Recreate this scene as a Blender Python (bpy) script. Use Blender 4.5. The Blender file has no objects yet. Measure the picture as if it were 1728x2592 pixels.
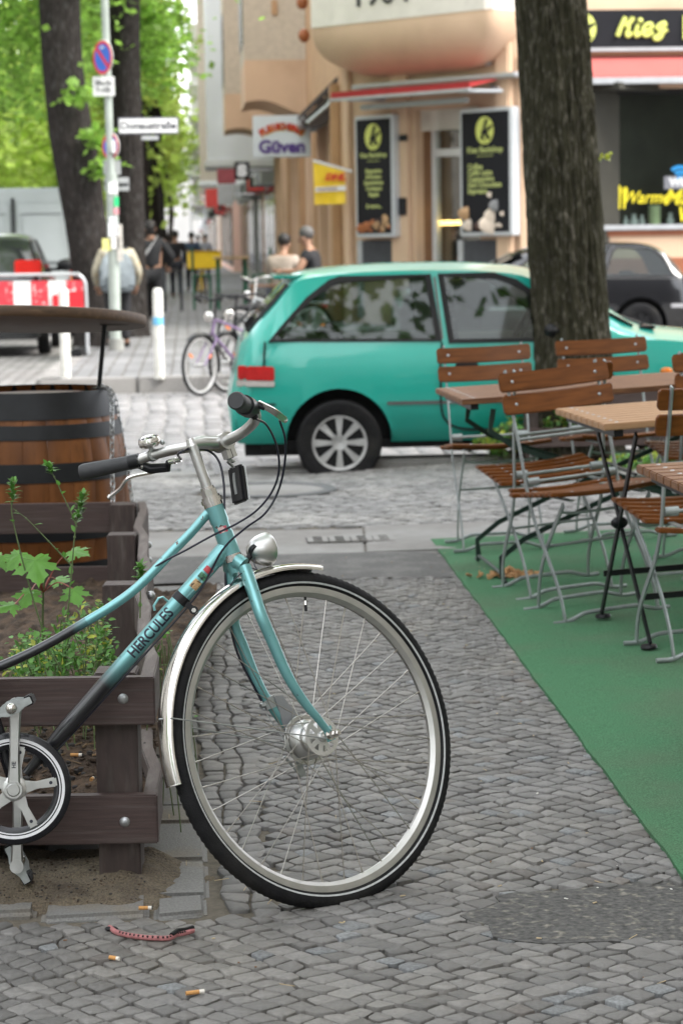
import bpy, bmesh, math, random
from mathutils import Vector as V, Matrix, noise
R = math.radians
sin, cos, pi = math.sin, math.cos, math.pi
random.seed(7)
sc = bpy.context.scene
COL = sc.collection

# ------------------------------------------------------------------ camera
CAM_H, FPX = 1.34, 5811.7
PITCH, ROLL = R(6.693), R(0.9)
_F = V((0, cos(PITCH), -sin(PITCH)))
_u = V((0, sin(PITCH), cos(PITCH)))
_r = V((1, 0, 0))
_R = _r*cos(ROLL) - _u*sin(ROLL)
_U = _u*cos(ROLL) + _r*sin(ROLL)
CAM_O = V((0, 0, CAM_H))
camd = bpy.data.cameras.new("camera")
cam = bpy.data.objects.new("camera", camd)
COL.objects.link(cam)
cam.matrix_world = Matrix(((_R.x, _U.x, -_F.x, 0), (_R.y, _U.y, -_F.y, 0), (_R.z, _U.z, -_F.z, CAM_H), (0, 0, 0, 1)))
camd.sensor_fit = 'VERTICAL'
camd.sensor_height = 22.3
camd.sensor_width = 14.87
camd.lens = 50
camd.clip_start = .05
camd.clip_end = 3000
camd.dof.use_dof = True
camd.dof.focus_distance = 4.72
camd.dof.aperture_fstop = 4.6
sc.camera = cam

# ------------------------------------------------------------------ sky, sun, exposure
SUN_EL, SUN_AZ = R(50), R(116)          # azimuth measured from +Y towards +X
wd = bpy.data.worlds.new("World")
sc.world = wd
wd.use_nodes = True
nt = wd.node_tree
bg = nt.nodes['Background']
sky = nt.nodes.new('ShaderNodeTexSky')
sky.sky_type = 'NISHITA'
sky.sun_disc = False
sky.sun_elevation = SUN_EL
sky.sun_rotation = SUN_AZ
sky.air_density = 1.0
sky.dust_density = 3.0
sky.altitude = 50
# thin bright cloud layer over the blue
tc = nt.nodes.new('ShaderNodeTexCoord')
nz = nt.nodes.new('ShaderNodeTexNoise')
nz.inputs['Scale'].default_value = 2.6
nz.inputs['Detail'].default_value = 5
nt.links.new(tc.outputs['Generated'], nz.inputs['Vector'])
rp = nt.nodes.new('ShaderNodeValToRGB')
rp.color_ramp.elements[0].position = .25
rp.color_ramp.elements[0].color = (.62, .62, .62, 1)
rp.color_ramp.elements[1].position = .6
rp.color_ramp.elements[1].color = (1, 1, 1, 1)
nt.links.new(nz.outputs['Fac'], rp.inputs['Fac'])
mx = nt.nodes.new('ShaderNodeMix')
mx.data_type = 'RGBA'
mx.inputs['B'].default_value = (12.5, 12.8, 13.4, 1)
nt.links.new(rp.outputs['Color'], mx.inputs['Factor'])
nt.links.new(sky.outputs['Color'], mx.inputs['A'])
nt.links.new(mx.outputs['Result'], bg.inputs['Color'])
bg.inputs['Strength'].default_value = .1

sl = bpy.data.lights.new("sun", 'SUN')
sl.energy = 2.4
sl.angle = R(22)
sl.color = (1, .96, .9)
sun = bpy.data.objects.new("sun", sl)
COL.objects.link(sun)
sd = V((sin(SUN_AZ)*cos(SUN_EL), cos(SUN_AZ)*cos(SUN_EL), sin(SUN_EL)))
sun.rotation_euler = sd.to_track_quat('Z', 'Y').to_euler()
sun.location = (0, 0, 60)
sc.view_settings.view_transform = 'Standard'
sc.view_settings.look = 'None'
sc.view_settings.gamma = 1
sc.view_settings.exposure = 1.5

# ------------------------------------------------------------------ measuring helpers: photo pixel -> point in the place
K = 1728/1568
def ray(px, py):
    return (_F + _R*((px-864)/FPX) - _U*((py-1296)/FPX))
def gp(px, py, z=0.):                     # on the level z
    d = ray(px, py)
    return CAM_O + d*((z-CAM_H)/d.z)
def dp(px, py, Y):                        # at the distance Y
    d = ray(px, py)
    return CAM_O + d*(Y/d.y)
def pl(px, py, Q, n):                     # on the plane through Q with normal n
    d = ray(px, py)
    return CAM_O + d*(((Q-CAM_O).dot(n))/d.dot(n))
UX = V((-.064, .998, 0))                  # along the street
VX = V((.998, .064, 0))                   # across it

# ------------------------------------------------------------------ mesh builder
def spline(pts, n=6, closed=False):
    pts = [V(p) for p in pts]
    out = []
    N = len(pts)
    seg = N if closed else N-1
    for i in range(seg):
        if closed:
            p0, p1, p2, p3 = pts[(i-1) % N], pts[i], pts[(i+1) % N], pts[(i+2) % N]
        else:
            p1, p2 = pts[i], pts[i+1]
            p0 = pts[i-1] if i > 0 else p1*2-p2
            p3 = pts[i+2] if i+2 < N else p2*2-p1
        for k in range(n):
            t = k/n
            out.append(.5*((2*p1)+(p2-p0)*t+(2*p0-5*p1+4*p2-p3)*t*t+(3*p1-p0-3*p2+p3)*t**3))
    if not closed:
        out.append(pts[-1])
    return out

class MB:
    def __init__(s):
        s.v = []; s.f = []; s.m = []
    def add(s, vs, fs, mi=0, M=None):
        b = len(s.v)
        if M is not None:
            vs = [M @ V(p) for p in vs]
        s.v.extend([tuple(p) for p in vs])
        for f in fs:
            s.f.append(tuple(i+b for i in f)); s.m.append(mi)
        return s
    def box(s, c, d, M=None, mi=0):
        x, y, z = c; a, b, e = d[0]/2, d[1]/2, d[2]/2
        vs = [(x-a, y-b, z-e), (x+a, y-b, z-e), (x+a, y+b, z-e), (x-a, y+b, z-e), (x-a, y-b, z+e), (x+a, y-b, z+e), (x+a, y+b, z+e), (x-a, y+b, z+e)]
        return s.add(vs, [(3, 2, 1, 0), (4, 5, 6, 7), (0, 1, 5, 4), (1, 2, 6, 5), (2, 3, 7, 6), (3, 0, 4, 7)], mi, M)
    def obox(s, o, a, b, c, mi=0):        # box from corner o and three edge vectors
        o, a, b, c = V(o), V(a), V(b), V(c)
        vs = [o, o+a, o+a+b, o+b, o+c, o+a+c, o+a+b+c, o+b+c]
        fs = [(3, 2, 1, 0), (4, 5, 6, 7), (0, 1, 5, 4), (1, 2, 6, 5), (2, 3, 7, 6), (3, 0, 4, 7)]
        if a.cross(b).dot(c) < 0:
            fs = [tuple(reversed(f)) for f in fs]
        return s.add(vs, fs, mi)
    def tube(s, pts, r, n=8, closed=False, mi=0, caps=True, up=None, flat=1.):
        pts = [V(p) for p in pts]
        N = len(pts)
        rr = r if isinstance(r, (list, tuple)) else [r]*N
        T = []
        for i in range(N):
            a = pts[(i-1) % N] if (closed or i > 0) else pts[i]
            b = pts[(i+1) % N] if (closed or i < N-1) else pts[i]
            d = b-a
            T.append(d.normalized() if d.length > 1e-9 else V((0, 0, 1)))
        ref = V(up) if up is not None else (V((0, 0, 1)) if abs(T[0].z) < .9 else V((1, 0, 0)))
        nrm = (ref - T[0]*ref.dot(T[0])).normalized()
        vs = []
        for i in range(N):
            nrm = (nrm - T[i]*nrm.dot(T[i]))
            nrm = nrm.normalized() if nrm.length > 1e-6 else T[i].orthogonal().normalized()
            bi = T[i].cross(nrm)
            for k in range(n):
                a = 2*pi*(k+.5)/n
                vs.append(pts[i] + nrm*(cos(a)*rr[i]*flat) + bi*(sin(a)*rr[i]))
        fs = []
        for i in range(N if closed else N-1):
            j = (i+1) % N
            for k in range(n):
                l = (k+1) % n
                fs.append((i*n+k, i*n+l, j*n+l, j*n+k))
        if caps and not closed:
            fs.append(tuple(reversed(range(n))))
            fs.append(tuple((N-1)*n+k for k in range(n)))
        return s.add(vs, fs, mi)
    def flatbar(s, pts, w, t, side, mi=0):       # flat strip bar: w along side, t across
        pts = [V(p) for p in pts]; side = V(side).normalized(); N = len(pts)
        vs = []
        for i in range(N):
            d = (pts[min(i+1, N-1)]-pts[max(i-1, 0)]).normalized()
            sd_ = (side-d*side.dot(d)).normalized(); q = d.cross(sd_)
            for a, b in ((-1, -1), (1, -1), (1, 1), (-1, 1)):
                vs.append(pts[i]+sd_*(a*w/2)+q*(b*t/2))
        fs = []
        for i in range(N-1):
            for k in range(4):
                l = (k+1) % 4
                fs.append((i*4+k, i*4+l, i*4+4+l, i*4+4+k))
        fs += [(3, 2, 1, 0), tuple((N-1)*4+k for k in range(4))]
        return s.add(vs, fs, mi)
    def lathe(s, prof, n=24, M=None, mi=0, mod=None):   # profile of (radius, z)
        vs = []; P = len(prof)
        for k in range(n):
            a = 2*pi*k/n
            for i, (r, z) in enumerate(prof):
                if mod:
                    r, z = mod(k, i, r, z)
                vs.append((r*cos(a), r*sin(a), z))
        fs = []
        for k in range(n):
            l = (k+1) % n
            for i in range(P-1):
                fs.append((k*P+i, l*P+i, l*P+i+1, k*P+i+1))
        return s.add(vs, fs, mi, M)
    def ring(s, prof, n, M=None, mi=0, mod=None):       # closed section lathe
        vs = []; P = len(prof)
        for k in range(n):
            a = 2*pi*k/n
            for i, (r, z) in enumerate(prof):
                if mod:
                    r, z = mod(k, i, r, z)
                vs.append((r*cos(a), r*sin(a), z))
        fs = []
        for k in range(n):
            l = (k+1) % n
            for i in range(P):
                j = (i+1) % P
                fs.append((k*P+i, l*P+i, l*P+j, k*P+j))
        return s.add(vs, fs, mi, M)
    def prism(s, poly, z0, z1, M=None, mi=0):           # poly of (x, y)
        n = len(poly)
        vs = [(x, y, z0) for x, y in poly]+[(x, y, z1) for x, y in poly]
        fs = [tuple(reversed(range(n))), tuple(range(n, 2*n))]
        for i in range(n):
            j = (i+1) % n
            fs.append((i, j, n+j, n+i))
        return s.add(vs, fs, mi, M)
    def ball(s, c, r, n=10, mi=0, sc=(1, 1, 1), M=None):
        c = V(c); vs = [c+V((0, 0, -r*sc[2]))]; h = n//2
        for i in range(1, h):
            t = -pi/2+pi*i/h
            for k in range(n):
                a = 2*pi*k/n
                vs.append(c+V((r*cos(t)*cos(a)*sc[0], r*cos(t)*sin(a)*sc[1], r*sin(t)*sc[2])))
        vs.append(c+V((0, 0, r*sc[2])))
        fs = []
        for k in range(n):
            l = (k+1) % n
            fs.append((0, 1+l, 1+k))
            for i in range(h-2):
                fs.append((1+i*n+k, 1+i*n+l, 1+(i+1)*n+l, 1+(i+1)*n+k))
            fs.append((1+(h-2)*n+k, 1+(h-2)*n+l, len(vs)-1))
        return s.add(vs, fs, mi, M)
    def build(s, name, mats, parent=None, bevel=0, smooth=True, world=False, loc=None, ang=35, seg=2):
        me = bpy.data.meshes.new(name)
        me.from_pydata(s.v, [], s.f)
        if not isinstance(mats, (list, tuple)):
            mats = [mats]
        for m in mats:
            me.materials.append(m)
        me.polygons.foreach_set('material_index', s.m)
        o = bpy.data.objects.new(name, me)
        COL.objects.link(o)
        if parent is not None:
            o.parent = parent
            if world:
                me.transform(wmat(parent).inverted())
        elif loc is not None:
            me.transform(Matrix.Translation(-V(loc)))
            o.location = loc
        if bevel:
            bm = bmesh.new(); bm.from_mesh(me)
            bmesh.ops.remove_doubles(bm, verts=bm.verts, dist=1e-6)
            es = [e for e in bm.edges if len(e.link_faces) == 2 and e.calc_face_angle(0) > R(28)]
            bmesh.ops.bevel(bm, geom=es, offset=bevel, segments=seg, affect='EDGES', clamp_overlap=True)
            bm.to_mesh(me); bm.free()
        if smooth:
            me.polygons.foreach_set('use_smooth', [True]*len(me.polygons))
            me.set_sharp_from_angle(angle=R(ang))
        me.update()
        return o

def wmat(o):
    M = Matrix.LocRotScale(o.location, o.rotation_euler, o.scale)
    return wmat(o.parent) @ M if o.parent else M
def tag(o, label=None, cat=None, group=None, kind=None):
    if label: o['label'] = label
    if cat: o['category'] = cat
    if group: o['group'] = group
    if kind: o['kind'] = kind
    return o
def thing(name, loc, label, cat, group=None, rot=0, tilt=0):
    o = bpy.data.objects.new(name, None)
    COL.objects.link(o)
    o.empty_display_size = .1
    o.location = loc
    o.rotation_euler = (0, tilt, rot)
    return tag(o, label, cat, group)
def kids(o):
    return [c for c in bpy.data.objects if c.parent == o]
def dup(o, loc, rot, label, parent=None, tilt=0):
    c = o.copy(); COL.objects.link(c)
    if parent is None:
        c.location = loc; c.rotation_euler = (0, tilt, rot)
        if label: c['label'] = label
    else:
        c.parent = parent
    for ch in kids(o):
        dup(ch, None, None, None, c)
    return c
def text_mesh(mb, txt, size, M, mi=0, ext=.001, shear=0., bold=0., align='CENTER', sx=1.):
    cu = bpy.data.curves.new('lettering', 'FONT')
    cu.body = txt; cu.size = size; cu.extrude = ext; cu.shear = shear; cu.offset = bold
    cu.align_x = align; cu.align_y = 'CENTER'; cu.resolution_u = 4
    o = bpy.data.objects.new('lettering', cu)
    COL.objects.link(o)
    dg = bpy.context.evaluated_depsgraph_get(); dg.update()
    me = bpy.data.meshes.new_from_object(o.evaluated_get(dg))
    mb.add([V((p.co.x*sx, p.co.y, p.co.z)) for p in me.vertices], [tuple(p.vertices) for p in me.polygons], mi, M)
    bpy.data.objects.remove(o); bpy.data.curves.remove(cu); bpy.data.meshes.remove(me)
    return mb
def frame(o, x, y, z=None):
    """matrix with origin o and axes x, y (z = x cross y)"""
    x = V(x).normalized(); y = V(y).normalized(); z = x.cross(y).normalized() if z is None else V(z).normalized()
    o = V(o)
    return Matrix(((x.x, y.x, z.x, o.x), (x.y, y.y, z.y, o.y), (x.z, y.z, z.z, o.z), (0, 0, 0, 1)))

# ------------------------------------------------------------------ materials
def mat(name, col, rough=.5, metal=0., var=.15, vs=8., bump=0., bs=60., coat=0., spec=.5, island=0., stretch=None,
        col2=None, c2scale=3., c2lo=.45, c2hi=.6, emit=0., transl=0., detail=4., rvar=0., aniso=None):
    m = bpy.data.materials.new(name)
    m.use_nodes = True
    t = m.node_tree; n = t.nodes; L = t.links
    b = n['Principled BSDF']
    col = tuple(col)+(1,)
    b.inputs['Roughness'].default_value = rough
    b.inputs['Metallic'].default_value = metal
    b.inputs['Specular IOR Level'].default_value = spec
    b.inputs['Coat Weight'].default_value = coat
    b.inputs['Coat Roughness'].default_value = .05
    tc_ = n.new('ShaderNodeTexCoord')
    mp = n.new('ShaderNodeMapping')
    L.new(tc_.outputs['Object'], mp.inputs['Vector'])
    if stretch: mp.inputs['Scale'].default_value = stretch
    out = None
    if var > 0:
        nz_ = n.new('ShaderNodeTexNoise'); nz_.inputs['Scale'].default_value = vs; nz_.inputs['Detail'].default_value = detail
        L.new(mp.outputs['Vector'], nz_.inputs['Vector'])
        mr = n.new('ShaderNodeMapRange'); mr.inputs['From Min'].default_value = .25; mr.inputs['From Max'].default_value = .75
        mr.inputs['To Min'].default_value = 1-var; mr.inputs['To Max'].default_value = 1+var
        L.new(nz_.outputs['Fac'], mr.inputs['Value'])
        fac = mr.outputs['Result']
        if rvar:
            mr2 = n.new('ShaderNodeMapRange'); mr2.inputs['From Min'].default_value = .3; mr2.inputs['From Max'].default_value = .7
            mr2.inputs['To Min'].default_value = max(0, rough-rvar); mr2.inputs['To Max'].default_value = rough+rvar
            L.new(nz_.outputs['Fac'], mr2.inputs['Value']); L.new(mr2.outputs['Result'], b.inputs['Roughness'])
    else:
        v = n.new('ShaderNodeValue'); v.outputs[0].default_value = 1.; fac = v.outputs[0]
    if island:
        ge = n.new('ShaderNodeNewGeometry')
        mi_ = n.new('ShaderNodeMapRange'); mi_.inputs['To Min'].default_value = 1-island; mi_.inputs['To Max'].default_value = 1+island
        L.new(ge.outputs['Random Per Island'], mi_.inputs['Value'])
        mu = n.new('ShaderNodeMath'); mu.operation = 'MULTIPLY'
        L.new(fac, mu.inputs[0]); L.new(mi_.outputs['Result'], mu.inputs[1]); fac = mu.outputs[0]
    base = n.new('ShaderNodeRGB'); base.outputs[0].default_value = col
    csock = base.outputs[0]
    if col2 is not None:
        nz2 = n.new('ShaderNodeTexNoise'); nz2.inputs['Scale'].default_value = c2scale; nz2.inputs['Detail'].default_value = 5
        L.new(mp.outputs['Vector'], nz2.inputs['Vector'])
        mr3 = n.new('ShaderNodeMapRange'); mr3.inputs['From Min'].default_value = c2lo; mr3.inputs['From Max'].default_value = c2hi
        L.new(nz2.outputs['Fac'], mr3.inputs['Value'])
        mx_ = n.new('ShaderNodeMix'); mx_.data_type = 'RGBA'
        L.new(mr3.outputs['Result'], mx_.inputs['Factor']); L.new(csock, mx_.inputs['A']); mx_.inputs['B'].default_value = tuple(col2)+(1,)
        csock = mx_.outputs['Result']
    vm = n.new('ShaderNodeVectorMath'); vm.operation = 'SCALE'
    L.new(csock, vm.inputs[0]); L.new(fac, vm.inputs['Scale'])
    L.new(vm.outputs['Vector'], b.inputs['Base Color'])
    if bump:
        nb = n.new('ShaderNodeTexNoise'); nb.inputs['Scale'].default_value = bs; nb.inputs['Detail'].default_value = 6
        L.new(mp.outputs['Vector'], nb.inputs['Vector'])
        bp = n.new('ShaderNodeBump'); bp.inputs['Strength'].default_value = min(1, bump); bp.inputs['Distance'].default_value = .004*max(1, bump)
        L.new(nb.outputs['Fac'], bp.inputs['Height']); L.new(bp.outputs['Normal'], b.inputs['Normal'])
    if emit:
        L.new(vm.outputs['Vector'], b.inputs['Emission Color']); b.inputs['Emission Strength'].default_value = emit
    if transl:
        tr = n.new('ShaderNodeBsdfTranslucent'); L.new(vm.outputs['Vector'], tr.inputs['Color'])
        ms = n.new('ShaderNodeMixShader'); ms.inputs[0].default_value = transl
        L.new(b.outputs[0], ms.inputs[1]); L.new(tr.outputs[0], ms.inputs[2])
        L.new(ms.outputs[0], n['Material Output'].inputs['Surface'])
    return m

def glassmat(name, tint=(.9, .95, .93), alpha=.75, rough=.02):
    """window glass: mostly see-through, mirror-like at grazing angles"""
    m = bpy.data.materials.new(name); m.use_nodes = True
    t = m.node_tree; n = t.nodes; L = t.links
    n.remove(n['Principled BSDF'])
    tr = n.new('ShaderNodeBsdfTransparent'); tr.inputs['Color'].default_value = tuple(tint)+(1,)
    gl = n.new('ShaderNodeBsdfGlossy'); gl.inputs['Roughness'].default_value = rough; gl.inputs['Color'].default_value = (1, 1, 1, 1)
    fr = n.new('ShaderNodeFresnel'); fr.inputs['IOR'].default_value = 1.5
    ma = n.new('ShaderNodeMath'); ma.operation = 'MULTIPLY_ADD'; ma.inputs[1].default_value = .8; ma.inputs[2].default_value = .5-alpha*.5
    L.new(fr.outputs[0], ma.inputs[0])
    ms = n.new('ShaderNodeMixShader')
    L.new(ma.outputs[0], ms.inputs[0]); L.new(tr.outputs[0], ms.inputs[1]); L.new(gl.outputs[0], ms.inputs[2])
    L.new(ms.outputs[0], n['Material Output'].inputs['Surface'])
    return m

m_black = mat('black_rubber', (.010, .010, .011), .55, spec=.22, var=.2, vs=40, bump=.15, bs=300)
m_blackpl = mat('black_plastic', (.011, .011, .013), .38, spec=.3, var=.15, vs=30, bump=.05, bs=200)
m_tyre = mat('tyre_rubber', (.011, .011, .012), .75, spec=.18, var=.3, vs=30, bump=.4, bs=250, col2=(.024, .023, .021), c2scale=6, c2lo=.52, c2hi=.75)
m_chrome = mat('polished_steel', (.62, .6, .57), .18, 1, var=.1, vs=18, rvar=.08)
m_alu = mat('brushed_aluminium', (.56, .56, .55), .36, 1, var=.1, vs=30, bump=.05, bs=300, rvar=.08)
m_rim = mat('rim_aluminium', (.46, .45, .43), .42, .85, var=.1, vs=25)
m_dull = mat('dull_zinc', (.36, .38, .38), .42, .8, var=.2, vs=40, bump=.1, bs=200)
m_white = mat('white_paint', (.75, .75, .73), .45, var=.06)
m_dark = mat('dark_void', (.01, .01, .01), .9, var=0)
m_red = mat('red_plastic', (.45, .012, .015), .25, var=.1)
m_orange = mat('orange_plastic', (.8, .2, .02), .25, var=.1)
m_yellow = mat('yellow_paint', (.82, .55, .02), .5, var=.08)
m_skin = mat('skin', (.30, .165, .105), .55, var=.1)
# ================================================================== GROUND
m_road = None
def brickmat(name, col, mort, w, h, rot, rough=.7, mortar=.06, var=.2):
    m = bpy.data.materials.new(name); m.use_nodes = True
    t = m.node_tree; n = t.nodes; L = t.links; b = n['Principled BSDF']
    tc_ = n.new('ShaderNodeTexCoord'); mp = n.new('ShaderNodeMapping'); mp.inputs['Rotation'].default_value = (0, 0, rot)
    L.new(tc_.outputs['Object'], mp.inputs['Vector'])
    dn = n.new('ShaderNodeTexNoise'); dn.inputs['Scale'].default_value = 3.; L.new(mp.outputs[0], dn.inputs['Vector'])
    ad = n.new('ShaderNodeMixRGB'); ad.blend_type = 'ADD'; ad.inputs[0].default_value = .06
    L.new(mp.outputs[0], ad.inputs[1]); L.new(dn.outputs['Color'], ad.inputs[2])
    br = n.new('ShaderNodeTexBrick'); br.inputs['Scale'].default_value = 1; br.inputs['Brick Width'].default_value = w; br.inputs['Row Height'].default_value = h
    br.inputs['Mortar Size'].default_value = mortar*h; br.inputs['Mortar Smooth'].default_value = .3
    br.inputs['Color1'].default_value = tuple(c*(1-var) for c in col)+(1,); br.inputs['Color2'].default_value = tuple(c*(1+var) for c in col)+(1,)
    br.inputs['Mortar'].default_value = tuple(mort)+(1,)
    L.new(ad.outputs[0], br.inputs['Vector'])
    nz_ = n.new('ShaderNodeTexNoise'); nz_.inputs['Scale'].default_value = .9; nz_.inputs['Detail'].default_value = 6
    L.new(tc_.outputs['Object'], nz_.inputs['Vector'])
    mr = n.new('ShaderNodeMapRange'); mr.inputs['From Min'].default_value = .3; mr.inputs['From Max'].default_value = .7; mr.inputs['To Min'].default_value = .75; mr.inputs['To Max'].default_value = 1.2
    L.new(nz_.outputs['Fac'], mr.inputs['Value'])
    vm = n.new('ShaderNodeVectorMath'); vm.operation = 'SCALE'; L.new(br.outputs['Color'], vm.inputs[0]); L.new(mr.outputs[0], vm.inputs['Scale'])
    L.new(vm.outputs[0], b.inputs['Base Color']); b.inputs['Roughness'].default_value = rough
    bp = n.new('ShaderNodeBump'); bp.inputs['Strength'].default_value = .6; bp.inputs['Distance'].default_value = .012; bp.invert = True
    L.new(br.outputs['Fac'], bp.inputs['Height']); L.new(bp.outputs[0], b.inputs['Normal'])
    return m
RZ = -.14
m_road = brickmat('street_setts', (.2, .195, .19), (.05, .047, .042), .2, .15, R(90-3.7))
m_farpave = brickmat('pavement_setts', (.165, .165, .17), (.1, .095, .09), .34, .17, R(90-3.7), mortar=.09)
m_stone = mat('basalt_mosaic', (.127, .122, .117), .62, var=.28, vs=90, island=.30, bump=.4, bs=220, col2=(.15, .14, .125), c2scale=1.6, c2lo=.45, c2hi=.75, rvar=.12)
m_stone_lit = mat('lit_mosaic', (.175, .17, .165), .6, var=.22, vs=60, island=.3, bump=.25, bs=180, col2=(.25, .24, .225), c2scale=1.4, c2lo=.48, c2hi=.7)  # mosaic repeated in a lighter colour for the sunlight on this band
m_sett = mat('big_setts', (.185, .18, .18), .6, var=.2, vs=25, island=.22, bump=.3, bs=90)
m_mortar = mat('sandy_joint', (.105, .09, .068), .95, var=.35, vs=60, bump=.6, bs=300)
m_slabs = mat('granite_slab', (.15, .147, .14), .75, var=.3, vs=220, island=.12, bump=.35, bs=260, col2=(.17, .145, .11), c2scale=5, c2lo=.5, c2hi=.7, detail=6)
m_concrete = mat('concrete_slab', (.21, .205, .195), .8, var=.12, vs=14, bump=.2, bs=200, col2=(.17, .16, .15), c2scale=2)
m_asph = mat('asphalt_patch', (.075, .073, .07), .85, var=.3, vs=50, bump=.3, bs=200, col2=(.11, .105, .1), c2scale=7)
m_asph2 = mat('speckled_asphalt', (.06, .058, .055), .85, var=.75, vs=75, bump=.5, bs=180, col2=(.17, .155, .13), c2scale=38, c2lo=.55, c2hi=.7)
m_kerb = mat('granite_kerb', (.24, .23, .22), .7, var=.2, vs=120, island=.15, bump=.2, bs=150)

g = MB()
for x0, x1, y0, y1 in [(-1500, 1500, -1500, 1500)]:
    g.add([(x0, y0, 0), (x1, y0, 0), (x1, y1, 0), (x0, y1, 0)], [(0, 1, 2, 3)])
o = g.build('road', m_road, smooth=False); o.location = (0, 0, RZ-.012); tag(o, kind='structure')

def sm(a, b, x):
    t = max(0, min(1, (x-a)/(b-a))); return t*t*(3-2*t)
def ky(x): return 14.42+.064*x
def hz(x, y):
    return -.075*sm(12.6, 14.3, y)*(1-sm(-.5, 1.3, x))+gs(x, y)
def gs(x, y):                     # the pavement rises a little towards the house on the right
    return .033*max(0, x-.42)*(1-sm(11, 13.4, y))
def xb(y): return -.292-.07*(y-4.76)
def carpet_x(y): return .40+.0537*(10.24-y)

# mortar bed of the near pavement, with a real kerb drop
g = MB()
nx, ny = 40, 70
xs = [-2.6+i*(8.6/nx) for i in range(nx+1)]
for j in range(ny+1):
    for i in range(nx+1):
        x = xs[i]; y = -8+(ky(x)-.16+8)*j/ny
        g.v.append((x, y, hz(x, y)-.010+.003*noise.noise(V((x*5, y*5, 0)))))
for j in range(ny):
    for i in range(nx):
        a = j*(nx+1)+i
        g.f.append((a, a+1, a+nx+2, a+nx+1)); g.m.append(0)
n0 = len(g.v)
edge = [j*(nx+1) for j in range(ny, -1, -1)]
for a, b in zip(edge, edge[1:]):
    p, q = g.v[a], g.v[b]
    g.add([p, q, (q[0], q[1], RZ-.05), (p[0], p[1], RZ-.05)], [(0, 1, 2, 3)])
tag(g.build('pavement', m_mortar), kind='structure')

def setts(name, mt, bounds, size, ang, gap, inside, zf, seed=1, jit=.16, hj=.0025, rnd=.2, aspect=1., inset=.0035, warp=.02, bond=False, odd=0.):
    rg = random.Random(seed)
    x0, x1, y0, y1 = bounds
    ca, sa = cos(ang), sin(ang)
    cx, cy = (x0+x1)/2, (y0+y1)/2
    ext = math.hypot(x1-x0, y1-y0)/2
    nu = int(ext/size)+2; nv = int(ext/(size*aspect))+2
    cache = {}
    def P(i, j, half=0.):
        k = (i, j, half)
        if k not in cache:
            u = (i+half+rg.uniform(-jit, jit))*size; v = (j+rg.uniform(-jit, jit))*size*aspect
            x = cx+u*ca-v*sa; y = cy+u*sa+v*ca
            w = noise.noise_vector(V((x*1.1, y*1.1, seed)))
            cache[k] = V((x+w.x*warp, y+w.y*warp, 0))
        return cache[k]
    mb = MB()
    for j in range(-nv, nv):
        for i in range(-nu, nu):
            hf = .5 if (bond and j % 2) else 0.
            if bond:
                if j % 2:
                    q = [P(i, j, .5), P(i+1, j, .5), P(i+1, j+1, .501), P(i, j+1, .501)]
                else:
                    q = [P(i, j, 0.), P(i+1, j, 0.), P(i+1, j+1, .001), P(i, j+1, .001)]
            else:
                q = [P(i, j), P(i+1, j), P(i+1, j+1), P(i, j+1)]
            c = sum(q, V())/4
            if not (x0 < c.x < x1 and y0 < c.y < y1) or not inside(c.x, c.y):
                continue
            d = gap*.5*rg.uniform(.5, 1.7)
            q = [p+(c-p).normalized()*min(d*1.35, (c-p).length*.4) for p in q]
            o8 = []
            for k in range(4):
                a, b_, e = q[k-1], q[k], q[(k+1) % 4]
                f = rnd*rg.uniform(.5, 1.5)
                o8 += [b_.lerp(a, f*.55), b_.lerp(e, f*.55)]
            z = zf(c.x, c.y)+rg.uniform(-hj, hj)
            tx, ty = rg.uniform(-.035, .035), rg.uniform(-.035, .035)
            def zz(p): return z+(p.x-c.x)*tx+(p.y-c.y)*ty
            ins = inset*rg.uniform(.7, 1.5)
            vs = [(p.x, p.y, zz(p)-.03) for p in o8]+[(p.x, p.y, zz(p)-inset*.9) for p in o8]
            for p in o8:
                r_ = p+(c-p).normalized()*ins; vs.append((r_.x, r_.y, zz(r_)))
            vs.append((c.x, c.y, z+inset*.1))
            fs = []
            for k in range(8):
                l = (k+1) % 8
                fs += [(k, l, 8+l, 8+k), (8+k, 8+l, 16+l, 16+k), (16+k, 16+l, 24)]
            q_ = rg.random()
            mb.add(vs, fs, 1 if q_ < odd else 2 if q_ < odd*1.6 else 0)
    return tag(mb.build(name, mt, ang=50), kind='structure')

PATCH = (.60, 4.46)
def in_patch(x, y): return ((x-PATCH[0])/.33)**2+((y-PATCH[1])/.2)**2 < 1+.25*noise.noise(V((x*9, y*9, 3)))
def main_in(x, y):
    if in_patch(x, y): return False
    if y > 4.5 and x < xb(y)+.135: return False
    if 4.47 < y <= 4.5 and x < -.3: return False
    if y > 9.12 and x < .52+.3*noise.noise(V((x*3, y*3, 0))): return False
    if y > 9.86: return False
    return x < carpet_x(y)+.12
m_gran = mat('pale_granite_mosaic', (.142, .147, .15), .6, var=.5, vs=150, island=.2, bump=.3, bs=240, detail=6)
m_brst = mat('brown_mosaic', (.112, .10, .09), .65, var=.3, vs=80, island=.3, bump=.3, bs=240)
setts('mosaic_paving', [m_stone, m_gran, m_brst], (-1.3, 1.0, 3.1, 9.9), .047, R(41), .0056, main_in, lambda x, y: gs(x, y), seed=3, jit=.175, warp=.06, hj=.0022, inset=.0019, odd=.035)
setts('mosaic_edging', m_stone, (-.8, -.1, 4.5, 9.1), .063, R(93.9), .0055, lambda x, y: xb(y)+.005 < x < xb(y)+.135, lambda x, y: 0, seed=4, jit=.24, aspect=.8, warp=.02, hj=.002, inset=.0024)
def band_in(x, y):
    if ((x+.395)/.40)**2+((y-12.5)/.40)**2 < 1: return False
    return y < ky(x)-.33
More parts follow.
